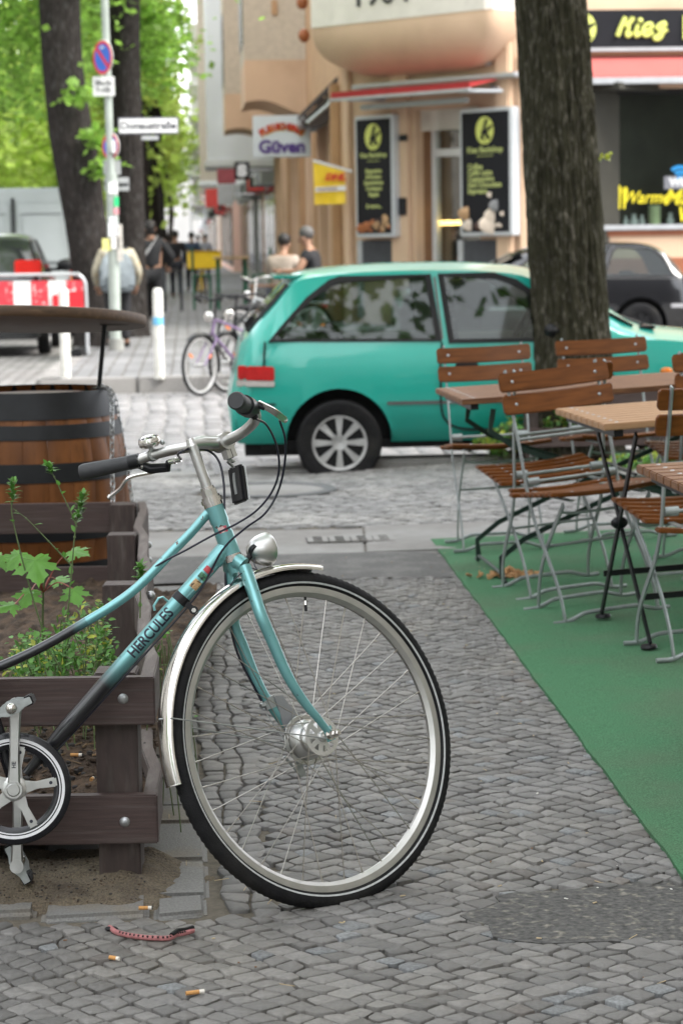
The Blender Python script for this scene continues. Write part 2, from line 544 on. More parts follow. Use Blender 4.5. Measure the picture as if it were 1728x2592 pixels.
setts('lit_mosaic_paving', m_stone_lit, (-2.5, 3.2, 10.82, 14.4), .072, R(38), .009, band_in, lambda x, y: hz(x, y), seed=5, jit=.2, warp=.06, hj=.004)

# slab band, asphalt strip and patch
g = MB()
def slabrow(y0, y1, x0, x1, w, z=.0, seed=2):
    rg = random.Random(seed); x = x0
    while x < x1:
        ww = w*rg.uniform(.9, 1.1)
        dy = .064*x
        e = gs(x+ww, 10)-gs(x, 10); g.obox((x+.003, y0+dy, z-.06+gs(x, 10)+rg.uniform(-.002, .002)), (ww-.006, 0, e), (0, y1-y0-.006, 0), (0, 0, .06))
        x += ww
slabrow(9.9, 10.82, -2.5, 3.4, 1.3)
tag(g.build('concrete_paving', m_concrete, bevel=.006), kind='structure')
def blob(cx, cy, rx, ry, z, n=40, seed=0, am=.12, fr=2.5):
    mb = MB(); vs = []
    for k in range(n):
        a = 2*pi*k/n; f = 1+am*noise.noise(V((cos(a)*fr, sin(a)*fr, seed)))
        vs.append((cx+cos(a)*rx*f, cy+sin(a)*ry*f, z))
    low = [(x, y, z-.03) for x, y, z in vs]
    fs = [tuple(range(n))]+[(k, n+k, n+(k+1) % n, (k+1) % n) for k in range(n)]
    return mb.add(vs+low, fs)
g = MB(); vs = []
N = 40
for i in range(N+1):
    x = -2.3+2.75*i/N; vs.append((x, 9.1+.064*x+.05*noise.noise(V((x*4, 1, 0))), .001))
for i in range(N, -1, -1):
    x = -2.3+2.75*i/N; vs.append((x, 9.893+.064*x, .001))
g.add(vs, [tuple(range(len(vs)))])
tag(g.build('asphalt_strip', m_asph, smooth=False), kind='structure')
tag(blob(PATCH[0], PATCH[1], .34, .21, .002, seed=5, am=.25).build('asphalt_patch', m_asph2, smooth=False), kind='structure')

# granite slabs beside and in front of the planter
g = MB(); rg = random.Random(5)
y = 4.63
while y < 9.0:
    ln = rg.uniform(.17, .34)
    x1 = xb(y)-.004; x0 = -.66-.07*(y-4.76)
    g.obox((x0, y, -.05), (x1-x0, (x1-x0)*.03, 0), (-.07*(ln-.012), ln-.012, 0), (rg.uniform(-.003, .003), 0, .05+rg.uniform(-.003, .004)))
    y += ln
for xa, xc, ya, yc in ((-1.5, -1.02, 4.47, 4.7), (-1.0, -.63, 4.50, 4.68), (-.617, -.40, 4.485, 4.622), (-.39, -.283, 4.49, 4.62)):
    g.obox((xa, ya, -.05), (xc-xa, .02, .003), (-.01, yc-ya, 0), (0, 0, .052+rg.uniform(-.002, .004)))
tag(g.build('granite_slabs', m_slabs, bevel=.012, seg=3), kind='structure')

# kerbs
g = MB(); rg = random.Random(8)
x = -2.7
while x < 6.3:
    w = rg.uniform(.8, 1.1)
    z0, z1 = hz(x, ky(x)-.1), hz(x+w, ky(x)-.1)
    g.obox((x, ky(x)-.3, RZ-.06), (w-.012, .064*w, 0), (-.019, .3, 0), (0, 0, max(z0, z1)-RZ+.065))
    x += w
tag(g.build('kerb', m_kerb, bevel=.02, seg=3), kind='structure')

# street setts in front of the crossing
setts('street_setts', m_sett, (-5.0, 6.5, 14.3, 23.6), .235, R(93.7), .028, lambda x, y: y > ky(x)+.02 and y < 23.2+.064*x, lambda x, y: RZ+.006*noise.noise(V((x, y, 0))), seed=6, jit=.07, aspect=.72, hj=.006, inset=.012, warp=.08, rnd=.25, bond=True)

# far corner pavement
FP = [V((-3.05, 23.35, 0)), V((-.5, 23.5, 0)), V((1.2, 33.0, 0)), V((40, 35.5, 0)), V((40, 60, 0)), V((-.3, 60, 0)), V((-19, 360, 0)), V((-24.6, 360, 0)), V((-3.3, 27, 0))]
g = MB(); n_ = len(FP)
rnd = []
g.add([tuple(p) for p in FP]+[(p.x, p.y, RZ-.05) for p in FP], [tuple(range(n_))]+[(k, n_+k, n_+(k+1) % n_, (k+1) % n_) for k in range(n_)])
tag(g.build('far_pavement', m_farpave, smooth=False), kind='structure')
g = MB()
def kerbline(a, b):
    a, b = V(a), V(b); L_ = (b-a).length; d = (b-a)/L_; s = V((-d.y, d.x, 0)); t = 0
    while t < L_-.2:
        w = min(1.0, L_-t)
        g.obox(a+d*t-s*.02+V((0, 0, RZ-.05)), d*(w-.015), s*.28, (0, 0, -RZ+.055)); t += w
kerbline((-3.05, 23.33, 0), (-.5, 23.48, 0)); kerbline((-.5, 23.5, 0), (1.2, 33, 0)); kerbline((1.2, 33, 0), (16, 33.9, 0)); kerbline((-8.4, 110, 0), (-3.3, 27, 0)); kerbline((-3.3, 27, 0), (-3.07, 23.35, 0))
tag(g.build('far_kerb', m_kerb, bevel=.02), kind='structure')
# opposite pavement of the left-hand street
g = MB(); g.obox((-15, 20, RZ-.05), (-20, 400*-.0, 0), UX*400, (0, 0, .19)); tag(g.build('opposite_pavement', m_farpave, smooth=False), kind='structure')

# manhole ring and drain cover
m_iron = mat('cast_iron', (.1, .1, .1), .6, .4, var=.3, vs=50, bump=.4, bs=160)
t = thing('manhole_cover', (-.395, 12.5, .0), 'round concrete and iron manhole cover in the lit mosaic pavement near the kerb', 'manhole cover')
MB().ring([(.30, -.02), (.37, -.02), (.37, .004), (.36, .008), (.31, .008), (.30, .004)], 48, mod=lambda k, i, r, z: (r, z+(.0025 if k % 2 and i in (3, 4) else 0))).build('ring', m_iron, t)
MB().lathe([(0, .003), (.15, .0035), (.299, .002), (.299, -.02)], 40).build('lid', m_concrete, t)
gr = gp(887, 1366)
t = thing('drain_cover', gr, 'pale drain cover with four groups of square holes in the concrete paving band', 'drain cover', rot=R(3))
g = MB()
for k in range(4):
    cx = -.15+k*.1
    xs_ = [-.045, -.026, -.006, .014, .045][:]
    for yy in (-.09, -.03, .03, .09):
        g.box((cx, yy, .004), (.092, .014, .006))
    for yy in (-.06, 0, .06):
        for xx in (-.034, .034):
            g.box((cx+xx, yy, .004), (.026, .046, .006))
g.build('slotted_plate', m_concrete, t)
MB().box((0, 0, .0005), (.4, .19, .002)).build('shaft', m_dark, t)

# green carpet of the terrace
m_carpet = mat('green_turf_carpet', (.088, .225, .118), .95, var=.42, vs=230, bump=2., bs=420, col2=(.12, .185, .115), c2scale=2.3, c2lo=.42, c2hi=.74, spec=.1, detail=8)
g = MB(); nx, ny = 60, 110
for j in range(ny+1):
    y = 3.0+7.25*j/ny
    for i in range(nx+1):
        xa = carpet_x(y)+.006*noise.noise(V((0, y*4, 2)))
        x = xa+(4.3-xa)*i/nx
        yy = y+.0*x+(.03*sm(9.8, 10.25, y))*(x-.4)
        g.v.append((x, yy, gs(x, yy)+.009+.003*noise.noise(V((x*2.2, y*2.2, 4)))+.0015*noise.noise(V((x*9, y*9, 1)))))
for j in range(ny):
    for i in range(nx):
        a = j*(nx+1)+i; g.f.append((a, a+1, a+nx+2, a+nx+1)); g.m.append(0)
def skirt(idx):
    for a, b in zip(idx, idx[1:]):
        p, q = g.v[a], g.v[b]; g.add([p, q, (q[0], q[1], q[2]-.02), (p[0], p[1], p[2]-.02)], [(0, 1, 2, 3)])
skirt([j*(nx+1) for j in range(ny, -1, -1)]); skirt([ny*(nx+1)+i for i in range(nx, -1, -1)])
tag(g.build('terrace_carpet', m_carpet, ang=60), 'large worn green turf carpet laid on the pavement under the café chairs', 'carpet')
# ================================================================== THE BICYCLE
m_paint = mat('turquoise_metallic', (.155, .38, .39), .3, .5, var=.08, vs=12, coat=.5, col2=(.075, .05, .04), c2scale=70, c2lo=.685, c2hi=.70)
m_paintk = mat('black_lacquer', (.009, .009, .012), .25, 0, var=.1, coat=.15, spec=.35)
m_spoke = mat('spoke_steel', (.42, .4, .37), .3, 1, var=.1)
m_reflect = mat('reflective_stripe', (.40, .41, .41), .5, var=.2, vs=120)
m_ring = mat('white_stripe', (.72, .72, .74), .4, var=.03)
m_cable = mat('cable_housing', (.008, .008, .02), .3, var=.1)
m_navy = mat('navy_print', (.012, .015, .03), .5, var=0)
m_cap = mat('scuffed_black_cap', (.03, .03, .03), .5, var=.4, vs=60)

BC = V((-.0638, 4.6647, .3227))                     # front hub
BN = V((sin(.6371)*cos(.2883), -cos(.6371)*cos(.2883), sin(.2883)))   # axle, towards the near side
BCR = pl(535*K, 1282*K, BC, BN); BTP = pl(487*K, 1150*K, BC, BN); BST = pl(438*K, 1012*K, BC, BN)
BS = (BTP-BCR).normalized()
BF = BN.cross(BS).normalized()
if BF.x < 0: BF = -BF
BUP = BN.cross(BF); BUP = BUP if BUP.z > 0 else -BUP
al = R(4); BH = V((cos(al), sin(al), 0)); l0 = V((sin(al), -cos(al), 0))
la = math.atan2(-(l0.dot(BS)), BS.z)
BM = (l0*cos(la)+V((0, 0, 1))*sin(la)).normalized()  # frame normal, towards the camera
BV = BM.cross(BH); BV = BV if BV.z > 0 else -BV
def fr(x, y, off=0.):                               # photo point on the frame's own plane
    return pl(x*K, y*K, BCR+BM*off, BM)
def frh(h_, v_, off=0.):
    return BCR+BH*h_+BV*v_+BM*off
bike = thing('bicycle', (-.45, 4.65, 0), 'large turquoise and black city bicycle in the foreground, leaning on the brown planter', 'bicycle')
def bb_(mb, name, m, parent=bike, **k): return mb.build(name, m, parent, world=True, **k)

# ---- front wheel
MW = frame(BC, BF, BUP, BN)
def make_wheel(parent, M, R0=.349, flange=(.038, .046), seg=144, spokes=36, detail=True, mats=None, name='front_wheel'):
    tyre, rim, spk, hub = mats or (m_tyre, m_rim, m_spoke, m_alu)
    rc = R0-.0185
    tp = []
    for k in range(16):
        a = 2*pi*k/16
        tp.append((rc+.0185*cos(a), .0182*sin(a)))
    def tread(k, i, r, z):
        a = 2*pi*i/16
        if detail and cos(a) > .25:
            r += (.0013 if ((k+(1 if z > 0 else 0)) % 2) else -.0007)*(1 if abs(sin(a)) > .3 else .4)
        return r, z
    w = MB().ring(tp, seg*2 if detail else 48, M, mod=tread).build('tyre', tyre, parent, world=True, ang=40) if False else None
    tb = MB().ring(tp, seg*2 if detail else 48, M, mod=tread)
    wheel = tb.build(name, tyre, parent, world=True, ang=40)
    if detail:
        for s in (1, -1):
            st = MB()
            st.ring([(rc-.0082, s*.0169), (rc-.0048, s*.0182), (rc-.0046, s*.0186), (rc-.0084, s*.0174)], seg, M)
            st.build('reflective_stripe', m_reflect, wheel, world=True)
    R_ = R0-.032
    rp_ = [(R_, .0125), (R_-.003, .0128), (R_-.013, .0118), (R_-.0145, .0105), (R_-.021, .004), (R_-.021, -.004), (R_-.0145, -.0105), (R_-.013, -.0118), (R_-.003, -.0128), (R_, -.0125), (R_-.004, -.010), (R_-.008, 0), (R_-.004, .010)]
    MB().ring(rp_, seg, M).build('rim', rim, wheel, world=True, ang=25)
    sp = MB(); rh = (flange[0]-.0035, flange[1]-.004); zf_ = (.028, -.03); half = spokes//2
    for s in (0, 1):
        for k in range(half):
            ah = 2*pi*(k+.5*s)/half
            sw = (1 if k % 2 else -1)*(R(62) if detail else R(35))
            ar = ah+sw*.98
            ar = round((ar-(pi/spokes)*(0 if s == 0 else 0))/(2*pi/spokes))*(2*pi/spokes)
            p = M @ V((rh[s]*cos(ah), rh[s]*sin(ah), zf_[s]))
            q = M @ V(((R_-.021)*cos(ar), (R_-.021)*sin(ar), (.002 if s == 0 else -.002)))
            sp.tube([p, q], .00105 if detail else .0012, 5, caps=False)
            if detail:
                d = (p-q).normalized(); sp.tube([q, q+d*.012], .0019, 6)
    sp.build('spokes', spk, wheel, world=True)
    return wheel
wheel = make_wheel(bike, MW)
hb = MB()
hb.lathe([(0, .036), (.008, .036), (.011, .034), (.012, .030), (.0135, .028), (.0135, .020), (.016, .014), (.024, .008), (.031, .002), (.0325, -.006), (.036, -.010), (.0415, -.018), (.043, -.026), (.0425, -.034), (.040, -.038), (.030, -.046), (.014, -.052), (.008, -.054), (0, -.054)], 48, MW)
hb.lathe([(.0445, -.0295), (.052, -.0295), (.053, -.031), (.052, -.033), (.0445, -.033)], 48, MW)
hub = bb_(hb, 'hub', m_alu, wheel, ang=30)
fl = MB()
fl.ring([(.032, .0268), (.0405, .0268), (.0415, .0282), (.0405, .0298), (.032, .0298)], 48, MW)
fl.ring([(.011, .0268), (.019, .0268), (.019, .0298), (.011, .0298)], 36, MW)
for k in range(9):
    a0, a1 = 2*pi*(k-.2)/9, 2*pi*(k+.2)/9
    am = 2*pi*k/9
    poly = [(.018*cos(am-.28), .018*sin(am-.28)), (.0325*cos(a0), .0325*sin(a0)), (.0325*cos(a1), .0325*sin(a1)), (.018*cos(am+.28), .018*sin(am+.28))]
    fl.prism(poly, .0270, .0296, MW)
for k in range(18):
    a = 2*pi*k/18
    fl.ball((.0372*cos(a), .0372*sin(a), .0300), .0014, 6, M=MW)
bb_(fl, 'hub_flange', mat('dull_flange', (.5, .48, .45), .5, .35, var=.08), hub)
axn = MB(); axn.lathe([(0, .092), (.005, .0915), (.0068, .089), (.0072, .086), (.0072, .078), (.010, .078), (.010, .068), (.0085, .068), (.0045, .06), (.0045, .03)], 6, MW)
axn.lathe([(.0045, .058), (.0115, .058), (.0115, .0615), (.0045, .0615)], 20, MW)
bb_(axn, 'axle_nut', m_chrome, hub, smooth=False)
axn = MB(); axn.lathe([(.0045, -.05), (.0045, -.06), (.0095, -.06), (.0095, -.07), (.006, -.072), (0, -.08)], 6, MW)
bb_(axn, 'axle_nut', m_chrome, hub, smooth=False)
vv = MB(); aV = math.atan2(V((pl(772, 1508, BC, BN)-BC)).dot(BUP), V((pl(772, 1508, BC, BN)-BC)).dot(BF))
ra = V((cos(aV), sin(aV), 0))
vv.tube([MW @ (ra*.298), MW @ (ra*.288)], .0028, 8); vv.tube([MW @ (ra*.288), MW @ (ra*.279)], .0034, 8, mi=1); vv.tube([MW @ (ra*.279), MW @ (ra*.266)], .0032, 8)
bb_(vv, 'valve', [m_black, m_chrome], wheel)

# ---- fork
fk = MB()
bl = [(540, 1296), (561, 1301), (581, 1357), (599, 1412), (624, 1470), (651, 1533), (676, 1579), (705, 1621), (727, 1647), (748, 1672)]
near = []
for i, (x, y) in enumerate(bl):
    t_ = i/(len(bl)-1)
    near.append(pl(x*K, y*K, BC+BN*(.012+.036*min(1, t_*3)+.013*t_), BN))
near[-1] = BC+BN*.056+BS*.006
sm_ = spline(near[1:], 5)
nr = len(sm_); rad = [.0142-.0066*(i/(nr-1))**1.15 for i in range(nr)]
fork = None
fkm = MB()
fkm.tube(sm_, rad, 14)
far = [p-BN*(2*(p-BC).dot(BN)) for p in sm_]
fkm.tube(far, rad, 14)
# crown, steerer stub and dropouts
cc = BCR-BS*.012
fkm.tube([near[1]+BS*.004, cc+BN*.02, cc-BN*.02, far[0]+BS*.004], [.0155, .0165, .0165, .0155], 14)
fkm.tube([BCR-BS*.03, BCR-BS*.002], .018, 16)
for s in (1, -1):
    q = sm_[-1] if s > 0 else far[-1]
    d_ = (BC+BN*(s*.056)-q)
    fkm.obox(BC+BN*(s*.0545)-BF*.010-BUP*.013, BF*.02, BUP*.03, BN*(s*.0035))
fork = bb_(fkm, 'fork', m_paint, bike)
# drum brake arm and cable on the far side
br = MB()
farmid = far[int(nr*.68)]
fq_ = farmid-BC; fa_, fu_ = fq_.dot(BF), fq_.dot(BUP)
br.prism([(fa_+.008, fu_-.075), (-.030, -.012), (-.01, -.03), (.03, -.01), (.034, .03), (fa_+.040, fu_-.02), (fa_+.034, fu_+.004), (fa_+.012, fu_+.008)][::-1], -.052, -.0485, MW)
bb_(br, 'brake_arm', mat('grey_steel', (.3, .31, .33), .45, .6, var=.1), fork, bevel=.001)
br = MB(); cl = farmid
br.tube([cl-BF*.022, cl+BF*.016], .006, 6); br.tube([cl-BS*.012, cl+BS*.012], .0125, 10); br.tube([cl+BF*.012-BS*.012, cl+BF*.012+BS*.012], .007, 6)
ce = BC-BN*.045-BF*.035-BUP*.035
br.obox(ce, BF*.016, BUP*-.035, BN*-.004); br.tube([ce+BUP*.02-BF*.02, ce-BUP*.028], .003, 6)
br.tube([farmid-BF*.015-BS*.02, ce+BUP*.03, ce], .0012, 5)
bb_(br, 'brake_clamp', m_dull, fork)

# ---- mudguard
def ang_of(x, y):
    p = pl(x*K, y*K, BC, BN)-BC
    return math.atan2(p.dot(BUP), p.dot(BF))
a0 = ang_of(727, 1308); a1 = ang_of(402, 1803)
if a1 < 0: a1 += 2*pi
gm = MB(); n_ = 56
def guard(a, r): return MW @ V((r*cos(a), r*sin(a), 0))
sec = [(-.024, -.010), (-.022, -.003), (-.014, .002), (-.005, .0042), (.005, .0042), (.014, .002), (.022, -.003), (.024, -.010)]
vs = []
for i in range(n_+1):
    a = a0+(a1-a0)*i/n_
    for off in (0, 1):
        for z, dr in sec:
            r = .3625+dr-(.0012 if off else 0)
            vs.append(MW @ V((r*cos(a), r*sin(a), z)))
S = len(sec); fs = []
for i in range(n_):
    for off in (0, 1):
        for k in range(S-1):
            b = i*2*S+off*S+k
            q = (b, b+1, b+1+2*S, b+2*S)
            fs.append(q if off == 0 else tuple(reversed(q)))
    for k in (0, S-1):
        b = i*2*S+k; fs.append((b, b+2*S, b+3*S, b+S))
gm.add(vs, fs)
for a in (a0, a1):                                   # rolled ends
    gm.tube([MW @ V(((.3622+dr)*cos(a), (.3622+dr)*sin(a), z)) for z, dr in sec], .0016, 6)
guardo = bb_(gm, 'mudguard', m_chrome, bike, ang=50)
stay = MB(); ast = ang_of(368, 1652)
for s in (1, -1):
    p0 = MW @ V((.354*cos(ast), .354*sin(ast), s*.0255)); p1 = BC+BN*(s*.060)-BF*.014-BUP*.004
    stay.tube([p0+(MW.to_3x3() @ V((cos(ast), sin(ast), 0)))*.004, p0, p0.lerp(p1, .5)+BN*s*.004, p1], .0016, 6)
stay.tube([MW @ V((.354*cos(ast), .354*sin(ast), .0265)), MW @ V((.369*cos(ast), .369*sin(ast), 0)), MW @ V((.354*cos(ast), .354*sin(ast), -.0265))], .0017, 6)
bb_(stay, 'mudguard_stay', m_dull, guardo)

# ---- frame
fm = MB()
HT0, HT1 = BCR+BS*.006, BTP-BS*.006
BBP = fr(38, 1806, .0)
BBP = BBP
fm.tube([HT0, HT1], .0178, 24)
for p_, q_ in ((HT0, HT0+BS*.05), (HT1, HT1-BS*.042)):        # lugs
    fm.tube([p_, q_], .0194, 24)
dt0 = HT0+BS*.022; 
dt1 = BBP+BH*.02+BV*.025
def mix(a, b, t): return a.lerp(b, t)
dtn = 24; cut = .485
fm.tube([mix(dt0, dt1, t) for t in (0, .07)], .0185, 20)
fm.tube([mix(dt0, dt1, cut*i/8) for i in range(9)], .0168, 24)
# curved upper tube of the step-through frame
up = [fr(478, 1178), fr(440, 1222), fr(395, 1268), fr(345, 1321), fr(300, 1362), fr(250, 1397), fr(200, 1427)]
up2 = [fr(200, 1427), fr(140, 1463), fr(70, 1500), fr(0, 1531), fr(-60, 1552), frh(-.62, -.255)]
fm.tube(spline(up, 5), .0098, 16)
framo = bb_(fm, 'frame', m_paint, bike, ang=60)
def fading(name, d, p0, p1):
    """turquoise lacquer sprayed over to black along the tube"""
    m = m_paint.copy(); m.name = name; t = m.node_tree; n = t.nodes; L = t.links; b = n['Principled BSDF']
    src = b.inputs['Base Color'].links[0].from_socket
    tc_ = n.new('ShaderNodeTexCoord'); dt = n.new('ShaderNodeVectorMath'); dt.operation = 'DOT_PRODUCT'; dt.inputs[1].default_value = tuple(d)
    L.new(tc_.outputs['Object'], dt.inputs[0])
    mr = n.new('ShaderNodeMapRange'); o = bike.location
    mr.inputs['From Min'].default_value = (p0-o).dot(d); mr.inputs['From Max'].default_value = (p1-o).dot(d)
    L.new(dt.outputs['Value'], mr.inputs['Value'])
    mx_ = n.new('ShaderNodeMix'); mx_.data_type = 'RGBA'; L.new(mr.outputs[0], mx_.inputs['Factor']); L.new(src, mx_.inputs['A']); mx_.inputs['B'].default_value = (.009, .009, .012, 1)
    L.new(mx_.outputs['Result'], b.inputs['Base Color'])
    mt = n.new('ShaderNodeMath'); mt.operation = 'MULTIPLY_ADD'; mt.inputs[1].default_value = -.55; mt.inputs[2].default_value = .55; L.new(mr.outputs[0], mt.inputs[0]); L.new(mt.outputs[0], b.inputs['Metallic'])
    return m

fb = MB()
rds = [.0168 if t < .8 else .0168-.0068*min(1, (t-.8)/.16) for t in [cut+(1-cut)*i/18 for i in range(19)]]
dd0 = (dt1-dt0).normalized()
fu = MB(); fu.tube(spline(up2, 5), .0098, 16); u0 = fr(225, 1414); u1 = fr(165, 1448)
bb_(fu, 'upper_tube', fading('upper_fade', (u1-u0).normalized(), u0, u1), framo, ang=60)
fd = MB(); fd.tube([mix(dt0, dt1, cut+(1-cut)*i/18) for i in range(19)], rds, 24)
bb_(fd, 'lower_tube', fading('lower_fade', dd0, mix(dt0, dt1, cut+.0), mix(dt0, dt1, cut+.13)), framo, ang=60)
ST = frh(-.60, .02); 
fb.tube([BBP, BBP+(ST-BBP)*1.0], .0143, 16)
RH = BBP-BH*.46+BV*.055
for s in (1, -1):
    fb.tube([BBP+BM*(s*.03), RH+BM*(s*.06)], .008, 10)
    fb.tube([mix(BBP, ST, .82)+BM*(s*.02), RH+BM*(s*.06)], .007, 10)
fb.tube([BBP-BM*.036, BBP+BM*.036], .019, 20)
bb_(fb, 'lower_frame', m_paintk, framo, ang=60)
sp_ = MB(); SD = (ST-BBP).normalized()
sp_.tube([ST-SD*.02, ST+SD*.16], .0125, 14)
bb_(sp_, 'seat_post', m_chrome, bike)
sd_ = MB(); sc_ = ST+SD*.17
vs = []; fs = []
prof = [(-.13, .085, .03), (-.10, .10, .035), (-.03, .09, .02), (.04, .05, .012), (.10, .026, .01), (.14, .018, .004)]
for h_, w, z in prof:
    for k in range(9):
        a = pi*k/8
        vs.append(sc_+BH*h_+BM*(w*cos(a))+BV*(z+.022*sin(a)-.05*(1-sin(a))*.4))
for i in range(len(prof)-1):
    for k in range(8):
        b = i*9+k; fs.append((b, b+1, b+10, b+9))
fs += [tuple(range(8, -1, -1)), tuple((len(prof)-1)*9+k for k in range(9))]
sd_.add(vs, fs)
bb_(sd_, 'saddle', m_black, bike)
make_wheel(bike, frame(RH, BH, BV, BM), name='rear_wheel')
# shadow-thin stripes and the printed name on the down tube
tl = MB(); dd = (dt1-dt0).normalized()
nrmT = (BM-dd*BM.dot(dd)).normalized(); upT = nrmT.cross(dd)
tx = MB()
pA, pB = fr(297, 1500), fr(393, 1402)
ln = (pB-pA).length; mid = (pA+pB)/2
axm = dt0+dd*((mid-dt0).dot(dd))
text_mesh(tx, 'HERCULES', .0335, Matrix(), bold=.0009, ext=0, sx=1.0)
xs_ = [p[0] for p in tx.v]; w0 = max(xs_)-min(xs_); xc = (max(xs_)+min(xs_))/2; kx = ln/w0
bm = bmesh.new()
vv_ = [bm.verts.new(p) for p in tx.v]
for f in tx.f:
    try: bm.faces.new([vv_[i] for i in f])
    except ValueError: pass
bmesh.ops.remove_doubles(bm, verts=bm.verts, dist=1e-6)
for i in range(-6, 7):
    bmesh.ops.bisect_plane(bm, geom=bm.verts[:]+bm.edges[:]+bm.faces[:], plane_co=(0, i*.0023, 0), plane_no=(0, 1, 0))
bm.verts.ensure_lookup_table()
dn = -upT if upT.z > 0 else upT
ez = MB(); bmx = []
for v_ in bm.verts:
    an = v_.co.y/.0171
    bmx.append(axm-dd*((v_.co.x-xc)*kx)+(nrmT*cos(an)-dn*sin(an))*.01700)
ez.add(bmx, [tuple(v_.index for v_ in f.verts) for f in bm.faces]); bm.free()
# make sure faces look outwards
mm = bb_(ez, 'lettering', m_navy, framo, smooth=False)
# stickers
def sticker(t_, a0_, a1_, w, m, name, axis0, axis1, rad, par, nrm=None):
    d = (axis1-axis0).normalized(); nn = ((nrm or BM)-d*((nrm or BM).dot(d))).normalized(); bi = d.cross(nn)
    c = axis0+(axis1-axis0)*t_; mb = MB(); vs = []
    for i in range(2):
        for k in range(7):
            a = a0_+(a1_-a0_)*k/6
            vs.append(c+d*((i-.5)*w)+(nn*cos(a)+bi*sin(a))*(rad+.0005))
    mb.add(vs, [(k, k+1, k+8, k+7) for k in range(6)])
    return bb_(mb, name, m, par)
sticker(.105, -.75, .35, .013, mat('red_sticker', (.4, .05, .06), .5, var=.4, vs=150), 'sticker', dt0, dt1, .0172, framo)
sticker(.133, -.75, .35, .013, mat('green_sticker', (.06, .2, .1), .5, var=.4, vs=150, col2=(.02, .02, .03), c2scale=120), 'sticker', dt0, dt1, .0172, framo)
sticker(.168, -.75, .35, .02, mat('tan_sticker', (.42, .28, .14), .5, var=.4, vs=180, col2=(.1, .05, .02), c2scale=140, c2lo=.55, c2hi=.62), 'sticker', dt0, dt1, .0172, framo)
sticker(.43, -.5, .55, .028, mat('torn_pink_sticker', (.55, .38, .36), .6, var=.3, vs=120, col2=(.5, .06, .1), c2scale=90, c2lo=.5, c2hi=.56), 'sticker', HT0, HT1, .0180, framo)
sticker(.19, -.2, .9, .022, mat('fork_print', (.14, .33, .34), .4, .3, var=.2, col2=(.02, .03, .03), c2scale=160, c2lo=.55, c2hi=.58), 'sticker', sm_[0], sm_[18], .0142, fork, BN)
# clamp with cable guide and pump peg
cb = MB(); cpos = mix(dt0, dt1, .235)
cb.tube([cpos-dd*.009, cpos+dd*.009], .0182, 24)
cq = cpos-upT*.018 if upT.z > 0 else cpos+upT*.018
dn = -upT if upT.z > 0 else upT
cb.obox(cpos+dn*.014+BM*.006-dd*.006, dd*.012, dn*.026, BM*.006); 
cb.tube([cpos+dn*.035+BM*.004, cpos+dn*.035+BM*.016], .009, 14)
bb_(cb, 'cable_clamp', m_blackpl, framo)
MB().tube([cpos+dn*.035+BM*.015, cpos+dn*.035+BM*.020], .005, 6).build('bolt', m_chrome, framo, world=True)
pg = MB(); pp = mix(dt0, dt1, .27)-dn*.016
pg.tube([pp, pp-dn*.014, pp-dn*.019+dd*.008, pp-dn*.016+dd*.026, pp-dn*.008+dd*.032], .0026, 8)
bb_(pg, 'pump_peg', m_paint, framo)
cb2 = MB(); cp2 = mix(dt0, dt1, .93)
cb2.tube([cp2-dd*.007, cp2+dd*.007], .0125, 18); cb2.tube([cp2+dn*.018-BM*.004, cp2+dn*.018+BM*.006], .008, 12)
bb_(cb2, 'cable_clamp', m_blackpl, framo)

# headset
hs = MB()
for a_, b_, r in ((-.004, .005, .0225), (.005, .010, .0195)):
    hs.tube([BTP+BS*a_, BTP+BS*b_], r, 24)
hs.tube([BTP+BS*.010, BTP+BS*.024], .0172, 8); hs.tube([BTP+BS*.024, BTP+BS*.030], .0145, 20)
hs.tube([BTP-BS*.012, BTP-BS*.004], .0198, 24)
bb_(hs, 'upper_headset', m_chrome, framo)
hs = MB(); hs.tube([HT0-BS*.012, HT0-BS*.004], .0222, 24); hs.tube([HT0-BS*.004, HT0+BS*.002], .0198, 24)
bb_(hs, 'lower_headset', m_chrome, framo)

# stem and handlebar
CL = pl(512*K, 1016*K, BC, BN)
ph = -.068; N2 = BN*cos(ph)+BF*sin(ph); F2 = BF*cos(ph)-BN*sin(ph)
def hbp(l, f_, u): return CL+N2*l+F2*f_+BS*u
stm = MB()
stm.tube([BTP+BS*.02, BST-BS*.006], .0112, 20)
stm.tube([BST-BS*.012, BST+BS*.004], [.0125, .0085], 18)
ext = spline([BST-BS*.008, BST+(CL-BST)*.3-BS*.003, BST+(CL-BST)*.62-BS*.002, CL], 5)
stm.tube(ext, [.0118, .0118, .0122, .0125, .013, .0135]+[.014]*(len(ext)-6), 16)
stm.tube([hbp(-.022, 0, 0), hbp(.022, 0, 0)], .0185, 20)
stm.obox(hbp(-.011, -.006, -.036), N2*.022, F2*.022, BS*.022)
stem = bb_(stm, 'stem', m_alu, bike, ang=50)
MB().obox(hbp(.0, .0045, -.037), N2*.0115, F2*.0012, BS*.024).build('clamp_slot', m_dark, stem, world=True)
hbm = MB()
path = []
for s in (-1, 1):
    q = [(.03, 0, 0), (.075, .012, .004), (.13, .012, .016), (.19, -.02, .028), (.235, -.05, .033), (.262, -.072, .034), (.338, -.140, .049)]
    path.append([hbp(l*s, a_, u) for l, a_, u in q])
pts = list(reversed(path[0]))+[hbp(0, 0, 0)]+path[1]
hbm.tube(spline(pts, 5), .0111, 16)
bar = bb_(hbm, 'handlebar', m_alu, bike)
def bpos(s, t_):                                    # along the grip, 0 at its inner end
    a_ = hbp(.262*s, -.072, .034); b_ = hbp(.352*s, -.152, .052); return a_.lerp(b_, t_)
